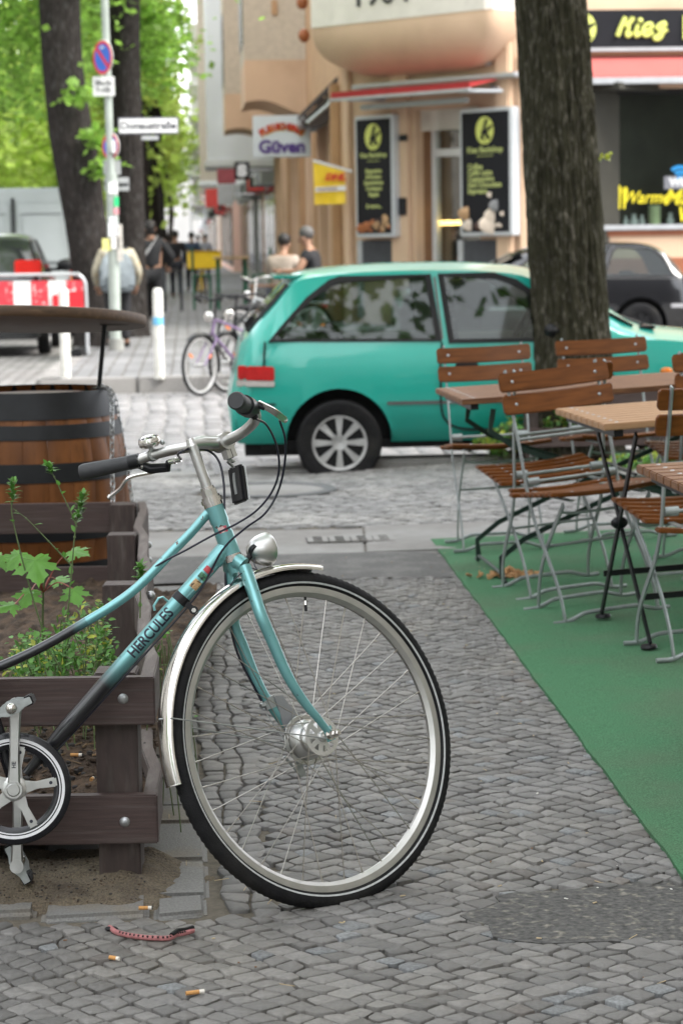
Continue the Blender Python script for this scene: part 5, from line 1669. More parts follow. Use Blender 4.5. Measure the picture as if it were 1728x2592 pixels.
# ---- the green hatchback
GC = V((-.72, 14.76, -.14))
gcols = [((.05, .015, .0, .05, .085), .115, .875, .90, .905, .80, .60, -.01),
         ((.08, .06, .05, .11, .15), .17, .885, .965, .975, .95, .64, -.012),
         (.25, .30, .888, 1.10, 1.125, .985, .62, -.018),
         (.42, .43, .888, 1.24, 1.275, 1, .60, -.018),
         (.62, .58, .886, 1.277, 1.32, 1, .59, -.012),
         (.95, .88, .882, 1.298, 1.345, 1, .59, 0),
         (1.35, 1.25, .876, 1.302, 1.352, 1, .59, 0),
         (1.75, 1.62, .868, 1.288, 1.338, 1, .59, .02),
         (2.12, 1.90, .862, 1.235, 1.285, 1, .595, .05),
         (2.45, 2.25, .857, 1.03, 1.08, 1, .64, .09),
         (2.70, 2.50, .853, .905, .945, 1, .67, .08),
         (3.00, 2.98, .815, .850, .885, 1, .66, .03),
         (3.35, 3.36, .755, .785, .815, .98, .64, .03),
         ((3.60, 3.62, 3.62, 3.60, 3.58), 3.60, .67, .69, .705, .92, .58, .02),
         ((3.68, 3.72, 3.72, 3.68, 3.66), 3.67, .62, .63, .64, .78, .5, .01)]
ghw = dict(z=(.255, .34, .50, .70), h=(.68, .765, .79, .785), belt=.755, zb=.87, zt=1.295, ht=.59)
gq = [(.275, .893), (.36, .985), (.52, 1.14), (.645, 1.225), (.70, 1.243), (1.235, 1.266), (1.285, .878)]
gd_ = [(1.33, 1.266), (1.66, 1.253), (1.78, 1.21), (1.94, 1.10), (2.20, .872), (1.375, .872)]
car, gbody, gyy, gnrm = make_car('parked_car', GC, R(3.0), 'small three-door turquoise-green hatchback parked at the kerb behind the bicycle', m_teal, gcols, ghw, (.675, 2.95), .262, [gq, gd_])
for s in (1, -1):
    yb = -.802*s
    pts = [(.12, -.70*s-.06*s, .50)]+[(x, -(.793)*s, .50) for x in (.3, .40)]
    for a, b_ in ((.97, 2.58),):
        MB().flatbar([(a, -.792*s, .50), ((a+b_)/2, -.793*s, .50), (b_, -.792*s, .50)], .020, .008, (0, 0, 1)).build('rub_strip', m_trimgrey, car)
    MB().flatbar([(.09, -.748*s, .505), (.2, -.774*s, .505), (.29, -.789*s, .505)], .012, .006, (0, 0, 1)).build('bumper_seam', m_trimblk, car)
    MB().flatbar(spline([(1.312, -.757*s, .866), (1.30, -.784*s, .74), (1.298, -.791*s, .6), (1.30, -.791*s, .48), (1.32, -.78*s, .40), (1.40, -.766*s, .34), (1.6, -.764*s, .325), (2.3, -.764*s, .325)], 4), .013, .010, (1, 0, .3)).build('door_gap', m_trimblk, car)
    MB().flatbar(spline([(.232, -.742*s, .885), (.222, -.772*s, .78), (.225, -.772*s, .66)], 4), .012, .009, (1, 0, 0)).build('hatch_gap', m_trimblk, car)
    mb = MB()
    mb.prism([(.105, .655), (.285, .648), (.285, .735), (.115, .742)], .0, .03, Matrix(((1, 0, 0, 0), (0, 0, -s, -.760*s), (0, 1, 0, 0), (0, 0, 0, 1))))
    mb.box((.09, -.66*s, .70), (.06, .19, .085)); tl_ = mb.build('tail_light', m_tail, car, bevel=.008)
    mb = MB(); mb.prism([(.105, .618), (.285, .612), (.285, .646), (.105, .653)], .0, .029, Matrix(((1, 0, 0, 0), (0, 0, -s, -.760*s), (0, 1, 0, 0), (0, 0, 0, 1)))); mb.box((.082, -.66*s, .636), (.06, .19, .036)); mb.build('reversing_lens', m_clearl, tl_, bevel=.004)
    mb = MB(); mb.ball((1.98, -.86*s, .93), .085, 12, sc=(.7, 1.0, .65)); mb.box((1.99, -.79*s, .90), (.05, .1, .03)); mb.build('wing_mirror', m_trimblk, car)
    MB().box((1.46, -.792*s, .72), (.14, .016, .035)).build('door_handle', m_trimblk, car, bevel=.006)
    MB().ball((2.69, -.79*s, .665), .04, 10, sc=(1, .35, .6)).build('side_indicator', m_amber, car)
    MB().flatbar([(1.315, gyy(.885)*s-.012*s, .885), (1.283, gyy(1.26)*s-.012*s, 1.26)], .012, .004, (1, 0, 0)).build('pillar_trim', m_trimgrey, car)
MB().obox((.135, -.56, .935), (0, 1.12, 0), (.255, 0, .285), (-.018, 0, .016)).build('rear_window', m_skyglass, car, bevel=.004)
MB().box((.40, 0, 1.272), (.22, 1.04, .022)).build('roof_spoiler', m_teal, car, bevel=.01)
MB().tube([(.06, -.15, .97), (.20, .30, 1.09)], .008, 6).build('rear_wiper', m_trimblk, car)
MB().box((.045, 0, .40), (.05, 1.46, .26)).build('bumper', m_teal, car, bevel=.03)
MB().box((.35, -.3, .22), (.5, .5, .1)).build('underbody', m_trimblk, car)
MB().box((1.85, 0, .24), (3.3, 1.2, .06)).build('floor_pan', m_trimblk, car)
MB().box((2.62, .0, .925), (.10, 1.1, .02)).build('wiper_cowl', m_trimblk, car, bevel=.006)
MB().tube([(2.60, -.45, .945), (2.52, .1, .99)], .009, 6).build('windscreen_wiper', m_trimblk, car)
MB().obox((2.52, -.56, .93), (0, 1.12, 0), (-.56, 0, .30), (.01, 0, .014)).build('windscreen', m_carglass, car, bevel=.003)

# ---- the black estate car across the road
bcols = [((.10, .03, .0, .03, .07), .12, .93, .95, .96, .82, .60, -.03),
         ((.14, .10, .08, .12, .16), .24, .95, 1.06, 1.08, .97, .66, -.05),
         (.3, .42, .95, 1.26, 1.29, 1, .635, -.04),
         (.55, .62, .95, 1.365, 1.40, 1, .61, -.02),
         (1.0, 1.0, .945, 1.385, 1.43, 1, .605, 0),
         (1.6, 1.55, .94, 1.385, 1.435, 1, .605, 0),
         (2.1, 1.98, .935, 1.36, 1.41, 1, .605, .03),
         (2.5, 2.3, .925, 1.27, 1.31, 1, .61, .06),
         (2.85, 2.7, .92, 1.05, 1.09, 1, .66, .08),
         (3.1, 2.98, .915, .955, .99, 1, .69, .05),
         (3.5, 3.5, .87, .91, .94, 1, .68, .03),
         (3.9, 3.9, .78, .82, .84, .95, .64, .03),
         ((3.98, 4.04, 4.04, 4.0, 3.98), 3.99, .70, .72, .73, .82, .56, .01)]
bhw = dict(z=(.22, .33, .55, .75), h=(.72, .82, .845, .835), belt=.80, zb=.94, zt=1.38, ht=.605)
bg1 = [(.32, .965), (.46, 1.22), (.58, 1.33), (1.05, 1.355), (1.12, 1.30), (1.26, .965)]
bg2 = [(1.34, .965), (1.20, 1.30), (1.14, 1.355), (1.85, 1.36), (1.87, .965)]
bg3 = [(1.94, .965), (1.92, 1.36), (2.02, 1.34), (2.25, 1.22), (2.62, .965)]
bx = dp(1750, 700, 31.3).x+.02
car2, b2, yy2, n2_ = make_car('parked_car', (bx+.0, 32.15, -.14), R(183.7), 'black car parked on the far side of the road behind the thick tree trunk', m_carblack, bcols, bhw, (.78, 3.3), .30, [bg1, bg2, bg3], None, m_trimblk)
for s in (1, -1):
    MB().flatbar([(.15, -.80*s, .93), (1.5, -.808*s, .945), (2.8, -.808*s, .925)], .012, .01, (0, 0, 1)).build('belt_trim', m_trimgrey, car2)
    for a, b_ in ((.0, .36), (1.18, 2.85)): MB().flatbar([(a+.06, -.846*s, .56), (b_, -.85*s, .56)], .05, .012, (0, 0, 1)).build('rub_strip', mat('pale_strip', (.32, .32, .33), .4, var=.05), car2)
    mb = MB(); mb.prism([(.02, .78), (.15, .78), (.17, .93), (.08, .94)], .0, .03, Matrix(((1, 0, 0, 0), (0, 0, -s, -.80*s), (0, 1, 0, 0), (0, 0, 0, 1)))); mb.box((.05, -.72*s, .86), (.05, .2, .15)); mb.build('tail_light', m_tail, car2, bevel=.008)
    MB().box((1.42, -.845*s, .80), (.16, .02, .04)).build('door_handle', m_trimgrey, car2, bevel=.008)
MB().obox((.20, -.60, 1.0), (0, 1.2, 0), (.33, 0, .31), (-.012, 0, .012)).build('rear_window', m_carglass, car2, bevel=.004)
MB().obox((2.98, -.62, .99), (0, 1.24, 0), (-.62, 0, .30), (.01, 0, .014)).build('windscreen', m_carglass, car2, bevel=.003)
MB().box((2, 0, .2), (3.6, 1.3, .06)).build('floor_pan', m_trimblk, car2)

# ---- dark car and white van in the left-hand street
dcols = [(tuple(x*.9 for x in c[0]) if isinstance(c[0], tuple) else c[0]*.95, c[1]*.95, c[2]*1.14, c[3]*1.18, c[4]*1.18, c[5], c[6], c[7]) for c in bcols]
dhw = dict(z=(.24, .36, .6, .85), h=(.72, .82, .845, .835), belt=.80, zb=1.07, zt=1.63, ht=.605)
dx_ = dp(108*K, 660, 31.6).x
car3, b3, yy3, _n = make_car('parked_car', (dx_-.86, 31.4, -.14), R(93.7), 'dark car seen from behind at the left edge, standing behind the striped barrier', m_cardark, dcols, dhw, (.75, 3.1), .30, [[(x*.95, z*1.16) for x, z in bg1], [(x*.95, z*1.16) for x, z in bg3]])
MB().obox((.20, -.62, 1.10), (0, 1.24, 0), (.30, 0, .44), (-.014, 0, .010)).build('rear_window', m_carglass, car3, bevel=.004)
for s in (1, -1):
    MB().box((.10, -.62*s, 1.21), (.16, .36, .20)).build('tail_light', mat('bright_red_lens', (.75, .02, .012), .15, var=.1), car3, bevel=.02)
    mb = MB(); mb.ball((2.25, -1.02*s, 1.22), .13, 10, sc=(.6, 1.1, .7)); mb.box((2.25, -.86*s, 1.16), (.06, .2, .05)); mb.build('wing_mirror', m_trimblk, car3)
m_greyv = mat('press_shade_grey', (.2, .21, .215), .6, var=0)  # grey of the bars that stand for shade along the pressed door lines
m_van = mat('white_van_paint', (.44, .47, .475), .35, var=.06, vs=2, coat=.4)
vr = dp(172*K, 620, 37.5)
van = thing('white_van', (vr.x-.98, 37.5, -.14), 'white panel van seen from behind at the left, half hidden by the leaning tree', 'van', rot=R(3.7))
mb = MB()
sec = [(-1.0, .38), (-1.0, 1.2), (-.97, 1.9), (-.90, 2.36), (-.82, 2.44), (.82, 2.44), (.90, 2.36), (.97, 1.9), (1.0, 1.2), (1.0, .38)]
mb.prism(sec, 0, 5.0, Matrix(((1, 0, 0, 0), (0, 0, -1, 5.0), (0, 1, 0, 0), (0, 0, 0, 1)))); vb = mb.build('body', m_van, van, bevel=.05)
for s in (-1, 1):
    mb = MB(); mb.prism([(s*.06, .55), (s*.86, .55), (s*.84, 1.85), (s*.78, 2.2), (s*.06, 2.2)][::s], 0, .02, Matrix(((1, 0, 0, 0), (0, 0, -1, 0), (0, 1, 0, 0), (0, 0, 0, 1)))); d_ = mb.build('rear_door', m_van, van, bevel=.012)
    MB().box((s*.45, -.030, 1.62), (.62, .03, .75)).build('door_panel', m_van, d_, bevel=.014)
    for z in (.78, 1.22, 2.02): MB().box((s*.45, -.028, z), (.66, .022, .018)).build('press_shade_line', m_greyv, d_)
    mb = MB(); mb.box((s*.94, -.01, 1.15), (.10, .03, .42)); mb.build('tail_light', m_tail, van, bevel=.01)
    MB().box((s*.94, -.013, .98), (.09, .03, .08)).build('indicator', m_amber, van)
    for y in (.95, 4.2):
        ty, hb_ = MB(), MB(); car_wheel(ty, hb_, 0, 0, .34, 1)
        Mw = Matrix.Translation((s*.90, y, 0)) @ Matrix.Rotation(pi/2*s, 4, 'Z')
        w = MB().add([Mw @ V(p) for p in ty.v], ty.f).build('wheel', m_tyre, van)
MB().box((0, -.012, 1.4), (.05, .03, 1.75)).build('door_seam', m_trimblk, van)
MB().box((0, 2.5, .33), (1.7, 4.8, .1)).build('underbody', m_trimblk, van)
MB().box((0, -.06, .45), (1.9, .12, .16)).build('bumper', m_trimblk, van, bevel=.02)
# ================================================================== BUILDINGS, SHOP FRONTS, STREET FURNITURE, TREES
m_peach = mat('peach_plaster', (.60, .42, .285), .85, var=.08, vs=1.2, bump=.12, bs=60, col2=(.50, .34, .225), c2scale=.9, c2lo=.5, c2hi=.75)
m_tan = mat('tan_plaster', (.47, .29, .16), .85, var=.12, vs=2, bump=.15, bs=40)
m_rough = mat('grey_roughcast', (.52, .45, .36), .95, var=.12, vs=9, bump=.6, bs=26)
m_cream = mat('cream_plaster', (.66, .61, .54), .9, var=.08, vs=2.5, bump=.25, bs=40, col2=(.54, .5, .44), c2scale=3, c2lo=.6, c2hi=.75)
m_brownd = mat('brown_reveal', (.25, .125, .06), .6, var=.15, vs=3)
m_brownb = mat('brown_base', (.27, .085, .035), .6, var=.12, vs=4)
m_whitef = mat('white_frame', (.72, .72, .72), .45, var=.05)
m_greym = mat('grey_metal', (.45, .46, .47), .4, .4, var=.08)
m_board = mat('black_panel', (.012, .012, .015), .5, var=.25, vs=2, spec=.2)
m_lime = mat('lime_letters', (.62, .66, .16), .45, var=.06)
m_limed = mat('pale_lime_letters', (.42, .46, .16), .5, var=.05)
m_glass = glassmat('window_glass', alpha=1.)
m_pane = mat('dark_pane', (.02, .024, .026), .06, var=.3, vs=.8, spec=.8)
m_redcloth = mat('dark_red_awning', (.30, .014, .014), .7, var=.1, vs=4)
m_redlt = mat('faded_red_awning', (.38, .085, .075), .8, var=.08, vs=3)
m_shade = mat('unlit_interior_wall', (.03, .028, .02), .8, var=.3, vs=2)  # near-black wall colour stands for the lack of light inside the shop
m_wood2 = mat('brown_shelf', (.14, .07, .035), .6, var=.2)

CRp, CLp = V((2.763, 36, 0)), V((.12, 38.64, 0))
CD = (CRp-CLp).normalized(); CNr = V((CD.y, -CD.x, 0)); CNr = CNr if CNr.y < 0 else -CNr
CW = (CRp-CLp).length
def chp(x, y, off=0.):                     # photo point (display px) on the chamfer plane
    p = pl(x*K, y*K, CLp+CNr*off, CNr); return (p-CLp).dot(CD), p.z
def CP(s, z, off=0.): return CLp+CD*s+CNr*off+V((0, 0, z))
RN = V((.064, -.998, 0))
def rwp(x, y, off=0.):
    p = pl(x*K, y*K, CRp+RN*off, RN); return (p-CRp).dot(VX), p.z
def RP(s, z, off=0.): return CRp+VX*s+RN*off+V((0, 0, z))
LN = V((-.998, -.064, 0))
def LP(s, z, off=0.): return CLp+UX*s+LN*off+V((0, 0, z))
bld = thing('corner_building', (1.2, 38, 0), 'peach and beige corner building with bays and a bakery shop behind the parked cars', 'building')
def B_(mb, name, m, par=bld, **k): return mb.build(name, m, par, world=True, **k)
def wallpiece(P, s0, s1, z0, z1, o0, o1, mb=None):
    mb = mb or MB(); a = P(s0, z0, o0)
    return mb.obox(a, P(s1, z0, o0)-a, P(s0, z0, o1)-a, V((0, 0, z1-z0)))
# --- chamfered corner with its door opening
dl, _z = chp(952, 300); dr = chp(1100, 300)[0]; ztopd = chp(1000, 250)[1]
w = MB()
for a, b_, z0, z1 in ((0, dl, 0, ztopd), (dr, CW, 0, ztopd), (0, CW, ztopd, 5.2)):
    wallpiece(CP, a, b_, z0, z1, -.2, 0, w)
wallpiece(CP, 0, CW, 5.2, 17, -.2, 0, w)
B_(w, 'corner_wall', m_peach)
for a, b_ in ((801, 811), (905, 945)):
    s0, s1 = chp(a, 400)[0], chp(b_, 400)[0]; B_(wallpiece(CP, s0, s1, 0, 4.2, 0, .10), 'pilaster', m_peach, bevel=.02)
B_(wallpiece(CP, CW-.30, CW, 0, 4.4, 0, .12), 'pilaster', m_peach, bevel=.03)
w = MB(); wallpiece(CP, dl-.1, dl+.01, 0, ztopd, -.40, -.202, w); wallpiece(CP, dr-.01, dr+.1, 0, ztopd, -.40, -.202, w); B_(w, 'door_reveal', m_brownd)
d0 = chp(990, 400, -.38)[0]
fr_ = MB()
wallpiece(CP, d0, d0+.09, 0, 3.6, -.46, -.38, fr_); wallpiece(CP, d0+.09, dr, chp(1000, 360, -.38)[1], chp(1000, 343, -.38)[1], -.46, -.38, fr_)
wallpiece(CP, dr-.1, dr, 0, 3.6, -.46, -.375, fr_); wallpiece(CP, d0+.09, dr-.1, .0, .2, -.46, -.38, fr_)
door = B_(fr_, 'door', m_whitef, bevel=.008)
B_(wallpiece(CP, d0+.08, dr-.09, .2, 3.6, -.43, -.41), 'door_glass', m_glass, door, smooth=False)
sh_ = MB()
z0s, z1s = chp(1000, 298)[1], chp(1000, 243)[1]
for k in range(9):
    z = z0s+(z1s-z0s)*k/9
    sh_.obox(CP(dl+.02, z, -.16), CP(dr, z, -.16)-CP(dl+.02, z, -.16), CNr*.05, V((0, 0, (z1s-z0s)/9*.72)))
B_(sh_, 'roller_shutter', m_cream, bevel=.006)
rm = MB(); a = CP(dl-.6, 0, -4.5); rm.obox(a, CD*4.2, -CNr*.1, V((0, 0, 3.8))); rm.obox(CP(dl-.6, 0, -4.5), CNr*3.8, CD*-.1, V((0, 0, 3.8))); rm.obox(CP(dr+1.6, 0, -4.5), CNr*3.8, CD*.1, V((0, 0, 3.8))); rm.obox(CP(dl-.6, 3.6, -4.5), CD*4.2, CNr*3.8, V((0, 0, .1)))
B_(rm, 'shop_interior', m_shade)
ct_ = MB(); ct_.obox(CP(d0-.2, .3, -2.6), CD*2.4, CNr*.6, V((0, 0, 1.0))); ct_.obox(CP(d0-.2, 1.9, -3.2), CD*2.4, CNr*.3, V((0, 0, .06))); ct_.obox(CP(d0-.2, 2.5, -3.2), CD*2.4, CNr*.3, V((0, 0, .06)))
B_(ct_, 'shop_counter', m_wood2)
zc = chp(1020, 512, -.6)[1]
B_(MB().obox(CP(chp(996, 512, -.6)[0], zc-.035, -.6), CD*(chp(1053, 512, -.6)[0]-chp(996, 512, -.6)[0]+.4), CNr*.06, V((0, 0, .07))), 'counter_lamp', mat('warm_lamp', (1, .62, .18), .4, var=0, emit=5.))
for x, w_ in ((836, 66), (1068, 92)):
    s0, s1 = chp(x, 575)[0], chp(x+w_, 575)[0]; zz0 = chp(x, 640)[1]; zz1 = chp(x, 552)[1]
    B_(wallpiece(CP, s0, s1, max(.1, zz0), zz1, 0, .03), 'basement_shutter', mat('dark_grey_panel', (.05, .052, .06), .6, var=.2), bevel=.004)
    B_(wallpiece(CP, s0-.12, s0-.005, .1, zz1, 0, .05), 'shutter_frame', m_greym, bevel=.004)
for x, y in ((937, 317), (935, 487)):
    s0, zz = chp(x, y); B_(MB().obox(CP(s0-.08, zz-.05, .10), CD*.17, CNr*.04, V((0, 0, .1 if y < 400 else .28))), 'wall_box', m_blackpl, bevel=.01)
p = chp(1119, 152); B_(MB().obox(CP(p[0], p[1], .02), CD*.14, CNr*.12, V((0, 0, .18))), 'floodlight', m_greym, bevel=.03)

# --- rounded bay above the corner
OFF = .62
b0, b1 = chp(702, 60, OFF)[0], chp(1131, 50, OFF)[0]
zm = chp(850, 50, OFF)[1]; zlow = 3.98
def bayring(s0, s1, off, z, n=6):
    return [CP(s0, z, -.02), CP(s0, z, off*.5), CP(s0+.06*(1 if off > .3 else 1), z, off*.88), CP(s0+.16, z, off), CP(s1-.16, z, off), CP(s1-.05, z, off*.88), CP(s1, z, off*.5), CP(s1, z, -.02)]
rings = []
for k in range(13):
    t_ = k/12; f = math.sqrt(max(0, 1-t_**2.4)); z = zm-(zm-zlow)*t_
    mid_ = (b0+b1)/2+.35
    rings.append(bayring(mid_-(mid_-b0)*(.35+.65*f), mid_+(b1-mid_)*(.35+.65*f), max(.03, OFF*f), z))
mb = MB(); vs = [p for r_ in rings for p in r_]; fs = []
for i in range(12):
    for k in range(7): fs.append((i*8+k, i*8+8+k, i*8+9+k, i*8+k+1))
mb.add(vs, fs); B_(mb, 'bay_underside', m_peach, ang=50)
mb = MB(); r0 = bayring(b0, b1, OFF+.012, zm); r1 = bayring(b0, b1, OFF+.012, 9.5)
mb.add(r0+r1, [(k, k+1, 8+k+1, 8+k) for k in range(7)]+[tuple(range(7, -1, -1))]); bay = B_(mb, 'bay', m_cream, ang=30)
s_, zt_ = chp(876, 14, OFF)
mb = MB(); text_mesh(mb, '1904', .52, frame(CP(s_, zt_+.19, OFF+.02), CD, (0, 0, 1), CNr), ext=.02, sx=1.25)
B_(mb, 'date_numerals', mat('black_iron', (.03, .03, .032), .5, .3, var=.1), bay, smooth=False)
for k, (x, y) in enumerate(((694, 6), (698, 82))):
    q = dp(x*K, y*K, 39.3); B_(MB().ball(q, .10, 10, sc=(1, 1, 1.2)), 'orange_ornament', mat('dark_orange_ornament', (.30, .085, .025), .5, var=.2))  # round reddish-brown ornaments beside the bay

# --- right-hand front with the shop window
sw0 = rwp(1362, 300)[0]; zs0, zs1 = rwp(1450, 521)[1], rwp(1450, 203)[1]
WL = 9.
w = MB()
for a, b_, z0, z1 in ((0, sw0, 0, 17), (sw0, sw0+4.2, 0, zs0-.06), (sw0, sw0+4.2, zs1, 17), (sw0+4.2, WL, 0, 17)):
    wallpiece(RP, a, b_, z0, z1, -.4, 0, w)
B_(w, 'front_wall', m_peach)
zbr = rwp(1540, 592)[1]
B_(wallpiece(RP, .35, WL, .02, zbr, 0, .04), 'base_course', m_brownb, bevel=.01)
B_(wallpiece(RP, .05, .35, 0, 4.2, 0, .08), 'pilaster', m_peach, bevel=.03)
fr_ = MB(); zs = zs0
wallpiece(RP, sw0-.02, sw0+4.2, zs-.05, zs+.03, -.2, .09, fr_)
sill = B_(fr_, 'window_sill', m_greym, bevel=.006)
B_(wallpiece(RP, sw0, sw0+4.2, zs-.14, zs-.052, -.1, .03), 'sill_board', m_brownb)
fr_ = MB(); wallpiece(RP, sw0, sw0+.07, zs+.03, zs1, -.2, -.13, fr_); wallpiece(RP, sw0+2.6, sw0+2.66, zs+.03, zs1, -.2, -.13, fr_); wallpiece(RP, sw0+.07, sw0+4.2, zs1-.08, zs1, -.2, -.13, fr_)
sh = B_(fr_, 'shop_window', m_trimblk, bevel=.005)
B_(wallpiece(RP, sw0+.07, sw0+4.2, zs+.03, zs1-.08, -.175, -.165), 'pane', m_glass, sh, smooth=False)
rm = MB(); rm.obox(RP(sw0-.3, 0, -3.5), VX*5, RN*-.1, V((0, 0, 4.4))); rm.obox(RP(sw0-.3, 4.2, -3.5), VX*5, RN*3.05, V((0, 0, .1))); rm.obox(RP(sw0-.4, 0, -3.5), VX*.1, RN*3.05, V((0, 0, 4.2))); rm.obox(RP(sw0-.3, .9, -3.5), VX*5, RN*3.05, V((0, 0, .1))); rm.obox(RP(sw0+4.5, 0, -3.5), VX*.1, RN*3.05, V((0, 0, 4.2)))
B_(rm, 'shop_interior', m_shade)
rm = MB(); rm.obox(RP(sw0+.2, 2.05, -3.3), VX*1.0, RN*.3, V((0, 0, .05))); rm.obox(RP(sw0+.2, 2.6, -3.3), VX*1.0, RN*.3, V((0, 0, .05))); rm.obox(RP(sw0+1.15, 1., -3.3), VX*.12, RN*.4, V((0, 0, 2.4)))
rm.obox(RP(sw0+.1, 3.2, -1.6), VX*3.6, RN*.2, V((0, 0, .28)))
B_(rm, 'shop_shelves', m_wood2)
lm_ = MB(); lm_.tube([RP(sw0+.93, 4.15, -1.2), RP(sw0+.93, 3.0, -1.2)], .018, 6); lm_.lathe([(.02, .2), (.05, .16), (.13, .0), (.12, -.02)], 16, Matrix.Translation(RP(sw0+.93, 2.88, -1.2)))
B_(lm_, 'pendant_lamp', mat('grey_shade', (.3, .29, .26), .5, var=0))
B_(MB().obox(RP(sw0+1.75, 3.5, -1.5), VX*1.0+V((0, 0, .1)), RN*.12, V((0, 0, .05))), 'tube_lamp', mat('cold_tube_lamp', (.6, .9, .75), .4, var=0, emit=1.6))
# lettering on the pane
def on_pane(x, y): s_, z_ = rwp(x, y, -.16); return RP(s_, z_, -.158)
m_yel = mat('yellow_letters', (.72, .6, .015), .5, var=.05)
lt = MB()
p = on_pane(1425, 455); text_mesh(lt, 'Warme', .27, frame(p, VX, (0, 0, 1), RN), shear=.35, bold=.004, ext=.002, sx=.9, align='LEFT')
p = on_pane(1522, 455); text_mesh(lt, 'Mahlzeiten', .33, frame(p, VX, (0, 0, 1), RN), shear=.35, bold=.006, ext=.002, align='LEFT')
p = on_pane(1550, 494); text_mesh(lt, 'Vegan', .32, frame(p, VX, (0, 0, 1), RN), shear=.3, bold=.006, ext=.002, align='LEFT')
p = on_pane(1391, 470)
Mi = frame(p, VX, (0, 0, 1), RN)
lt.prism([(-.16, -.0), (.12, 0), (.11, .06), (.06, .13), (-.02, .18), (-.09, .19), (-.16, .17)], 0, .003, Mi)
lt.prism([(.165, -.07), (.225, -.07), (.23, .12), (.25, .24), (.22, .30), (.17, .28), (.165, .12)], 0, .003, Mi); lt.prism([(.27, -.07), (.30, -.07), (.31, .10), (.34, .15), (.34, .25), (.30, .28), (.26, .22), (.265, .1)], 0, .003, Mi)
B_(lt, 'yellow_lettering', m_yel, sh, smooth=False)
wf = MB(); p = on_pane(1560, 395)
Mi = frame(p, VX, (0, 0, 1), RN)
for r0, r1 in ((.0, .05), (.075, .125), (.15, .205)):
    poly = [(r1*cos(R(a)), r1*sin(R(a))-.10) for a in range(45, 136, 10)]+[(r0*cos(R(a)), r0*sin(R(a))-.10) for a in range(135, 44, -10)] if r0 else [(r1*cos(R(a)), r1*sin(R(a))-.10) for a in range(0, 360, 30)]
    wf.prism(poly, 0, .003, Mi)
B_(wf, 'wifi_symbol', mat('blue_vinyl', (.02, .3, .68), .5, var=0), sh, smooth=False)
wb = MB(); p = on_pane(1560, 419); Mi = frame(p, VX, (0, 0, 1), RN)
wb.prism([(-.25, -.10), (.25, -.10), (.25, .10), (-.25, .10)], 0, .002, Mi); wl = B_(wb, 'wifi_label', mat('grey_vinyl', (.2, .2, .22), .5, var=0), sh, smooth=False)
mb = MB(); text_mesh(mb, 'WiFi', .17, frame(p+RN*.004, VX, (0, 0, 1), RN), bold=.01, ext=.001); B_(mb, 'wifi_lettering', m_whitef, sh, smooth=False)
# bottles and cups on the sill inside
for k, (x, y, r_, h_, nm, cat) in enumerate(((1418, 514, .075, .13, 'jar', 'squat white jar, leftmost on the shop window sill'), (1435, 514, .05, .12, 'jar', 'narrow pale jar second from the left on the shop window sill'), (1454, 514, .075, .14, 'jar', 'squat white jar third from the left on the shop window sill'), (1473, 508, .045, .13, 'jar', 'small white jar left of the stacked cups in the shop window'), (1538, 514, .06, .15, 'bottle', 'white bottle right of the stacked cups in the shop window'))):
    s_, _ = rwp(x, y, -.28); q = RP(s_, zs+.031, -.28)
    mb = MB(); mb.lathe([(0, 0), (r_, 0), (r_, h_*.5), (r_*.5, h_*.8), (r_*.5, h_), (r_*.62, h_*1.02), (r_*.62, h_*1.18), (0, h_*1.2)], 14)
    o = mb.build(nm, mat('jar_white', (.4, .41, .4), .3, var=.1)); o.location = q; tag(o, cat, nm)
for x, nm in ((1502, 'left'),):
    s_, _ = rwp(x, 514, -.28); q = RP(s_, zs+.031, -.28); mb = MB()
    for k in range(6): mb.lathe([(0, k*.05), (.085, k*.05), (.1, k*.05+.045), (0, k*.05+.046)], 16)
    o = mb.build('cup_stack', mat('pale_green_cups', (.5, .55, .33), .6, var=.1)); o.location = q; tag(o, 'stack of pale green cups on the shop window sill', 'cups')
# sign band and awning over the window
sg = thing('shop_sign', RP(sw0-.3, 4.3, .1), 'long black shop sign with lime script lettering above the shop window', 'sign')
z0, z1 = rwp(1450, 110)[1], rwp(1450, 24)[1]
wallpiece(RP, sw0-.9, sw0+4.5, z0, z1, .0, .14).build('panel', m_board, sg, world=True, bevel=.006)
MB().obox(RP(sw0-.92, z0-.06, .0), VX*5.4, RN*.17, V((0, 0, .055))).build('lower_rail', m_greym, sg, world=True)
mb = MB()
def sgn(x, y):
    s_, z_ = rwp((1480+x/6.32)/K, (20+y/6.32)/K, .15); return RP(s_, z_, .17)
for st_, r_ in (([(640, 150), (610, 215), (560, 320), (510, 455)], 38), ([(755, 150), (735, 205), (690, 255), (640, 292)], 36), ([(640, 292), (690, 300), (680, 350), (655, 420), (685, 455), (745, 395)], 30), ([(840, 270), (815, 340), (795, 425), (825, 452), (885, 395)], 32), ([(900, 385), (985, 368), (1060, 305), (1035, 255), (965, 275), (915, 345), (920, 420), (985, 450), (1085, 385)], 29), ([(1125, 335), (1180, 275), (1250, 240), (1270, 275), (1210, 335), (1160, 375)], 30), ([(1160, 375), (1230, 350), (1235, 410), (1190, 490), (1130, 510), (1095, 475), (1170, 435), (1310, 350)], 27)):
    mb.tube(spline([sgn(x, y) for x, y in st_], 6), r_/6.32/161, 8)
mb.ball(sgn(875, 205), 44/6.32/161, 10)
mb.build('lettering', m_lime, sg, world=True)
mb = MB(); s2, z2 = rwp(1563, 66, .15); text_mesh(mb, 'Backshop', .5, frame(RP(s2, z2, .16), VX, (0, 0, 1), RN), shear=.0, bold=.011, ext=.02, align='LEFT')
mb.build('lettering', m_lime, sg, world=True, smooth=False)
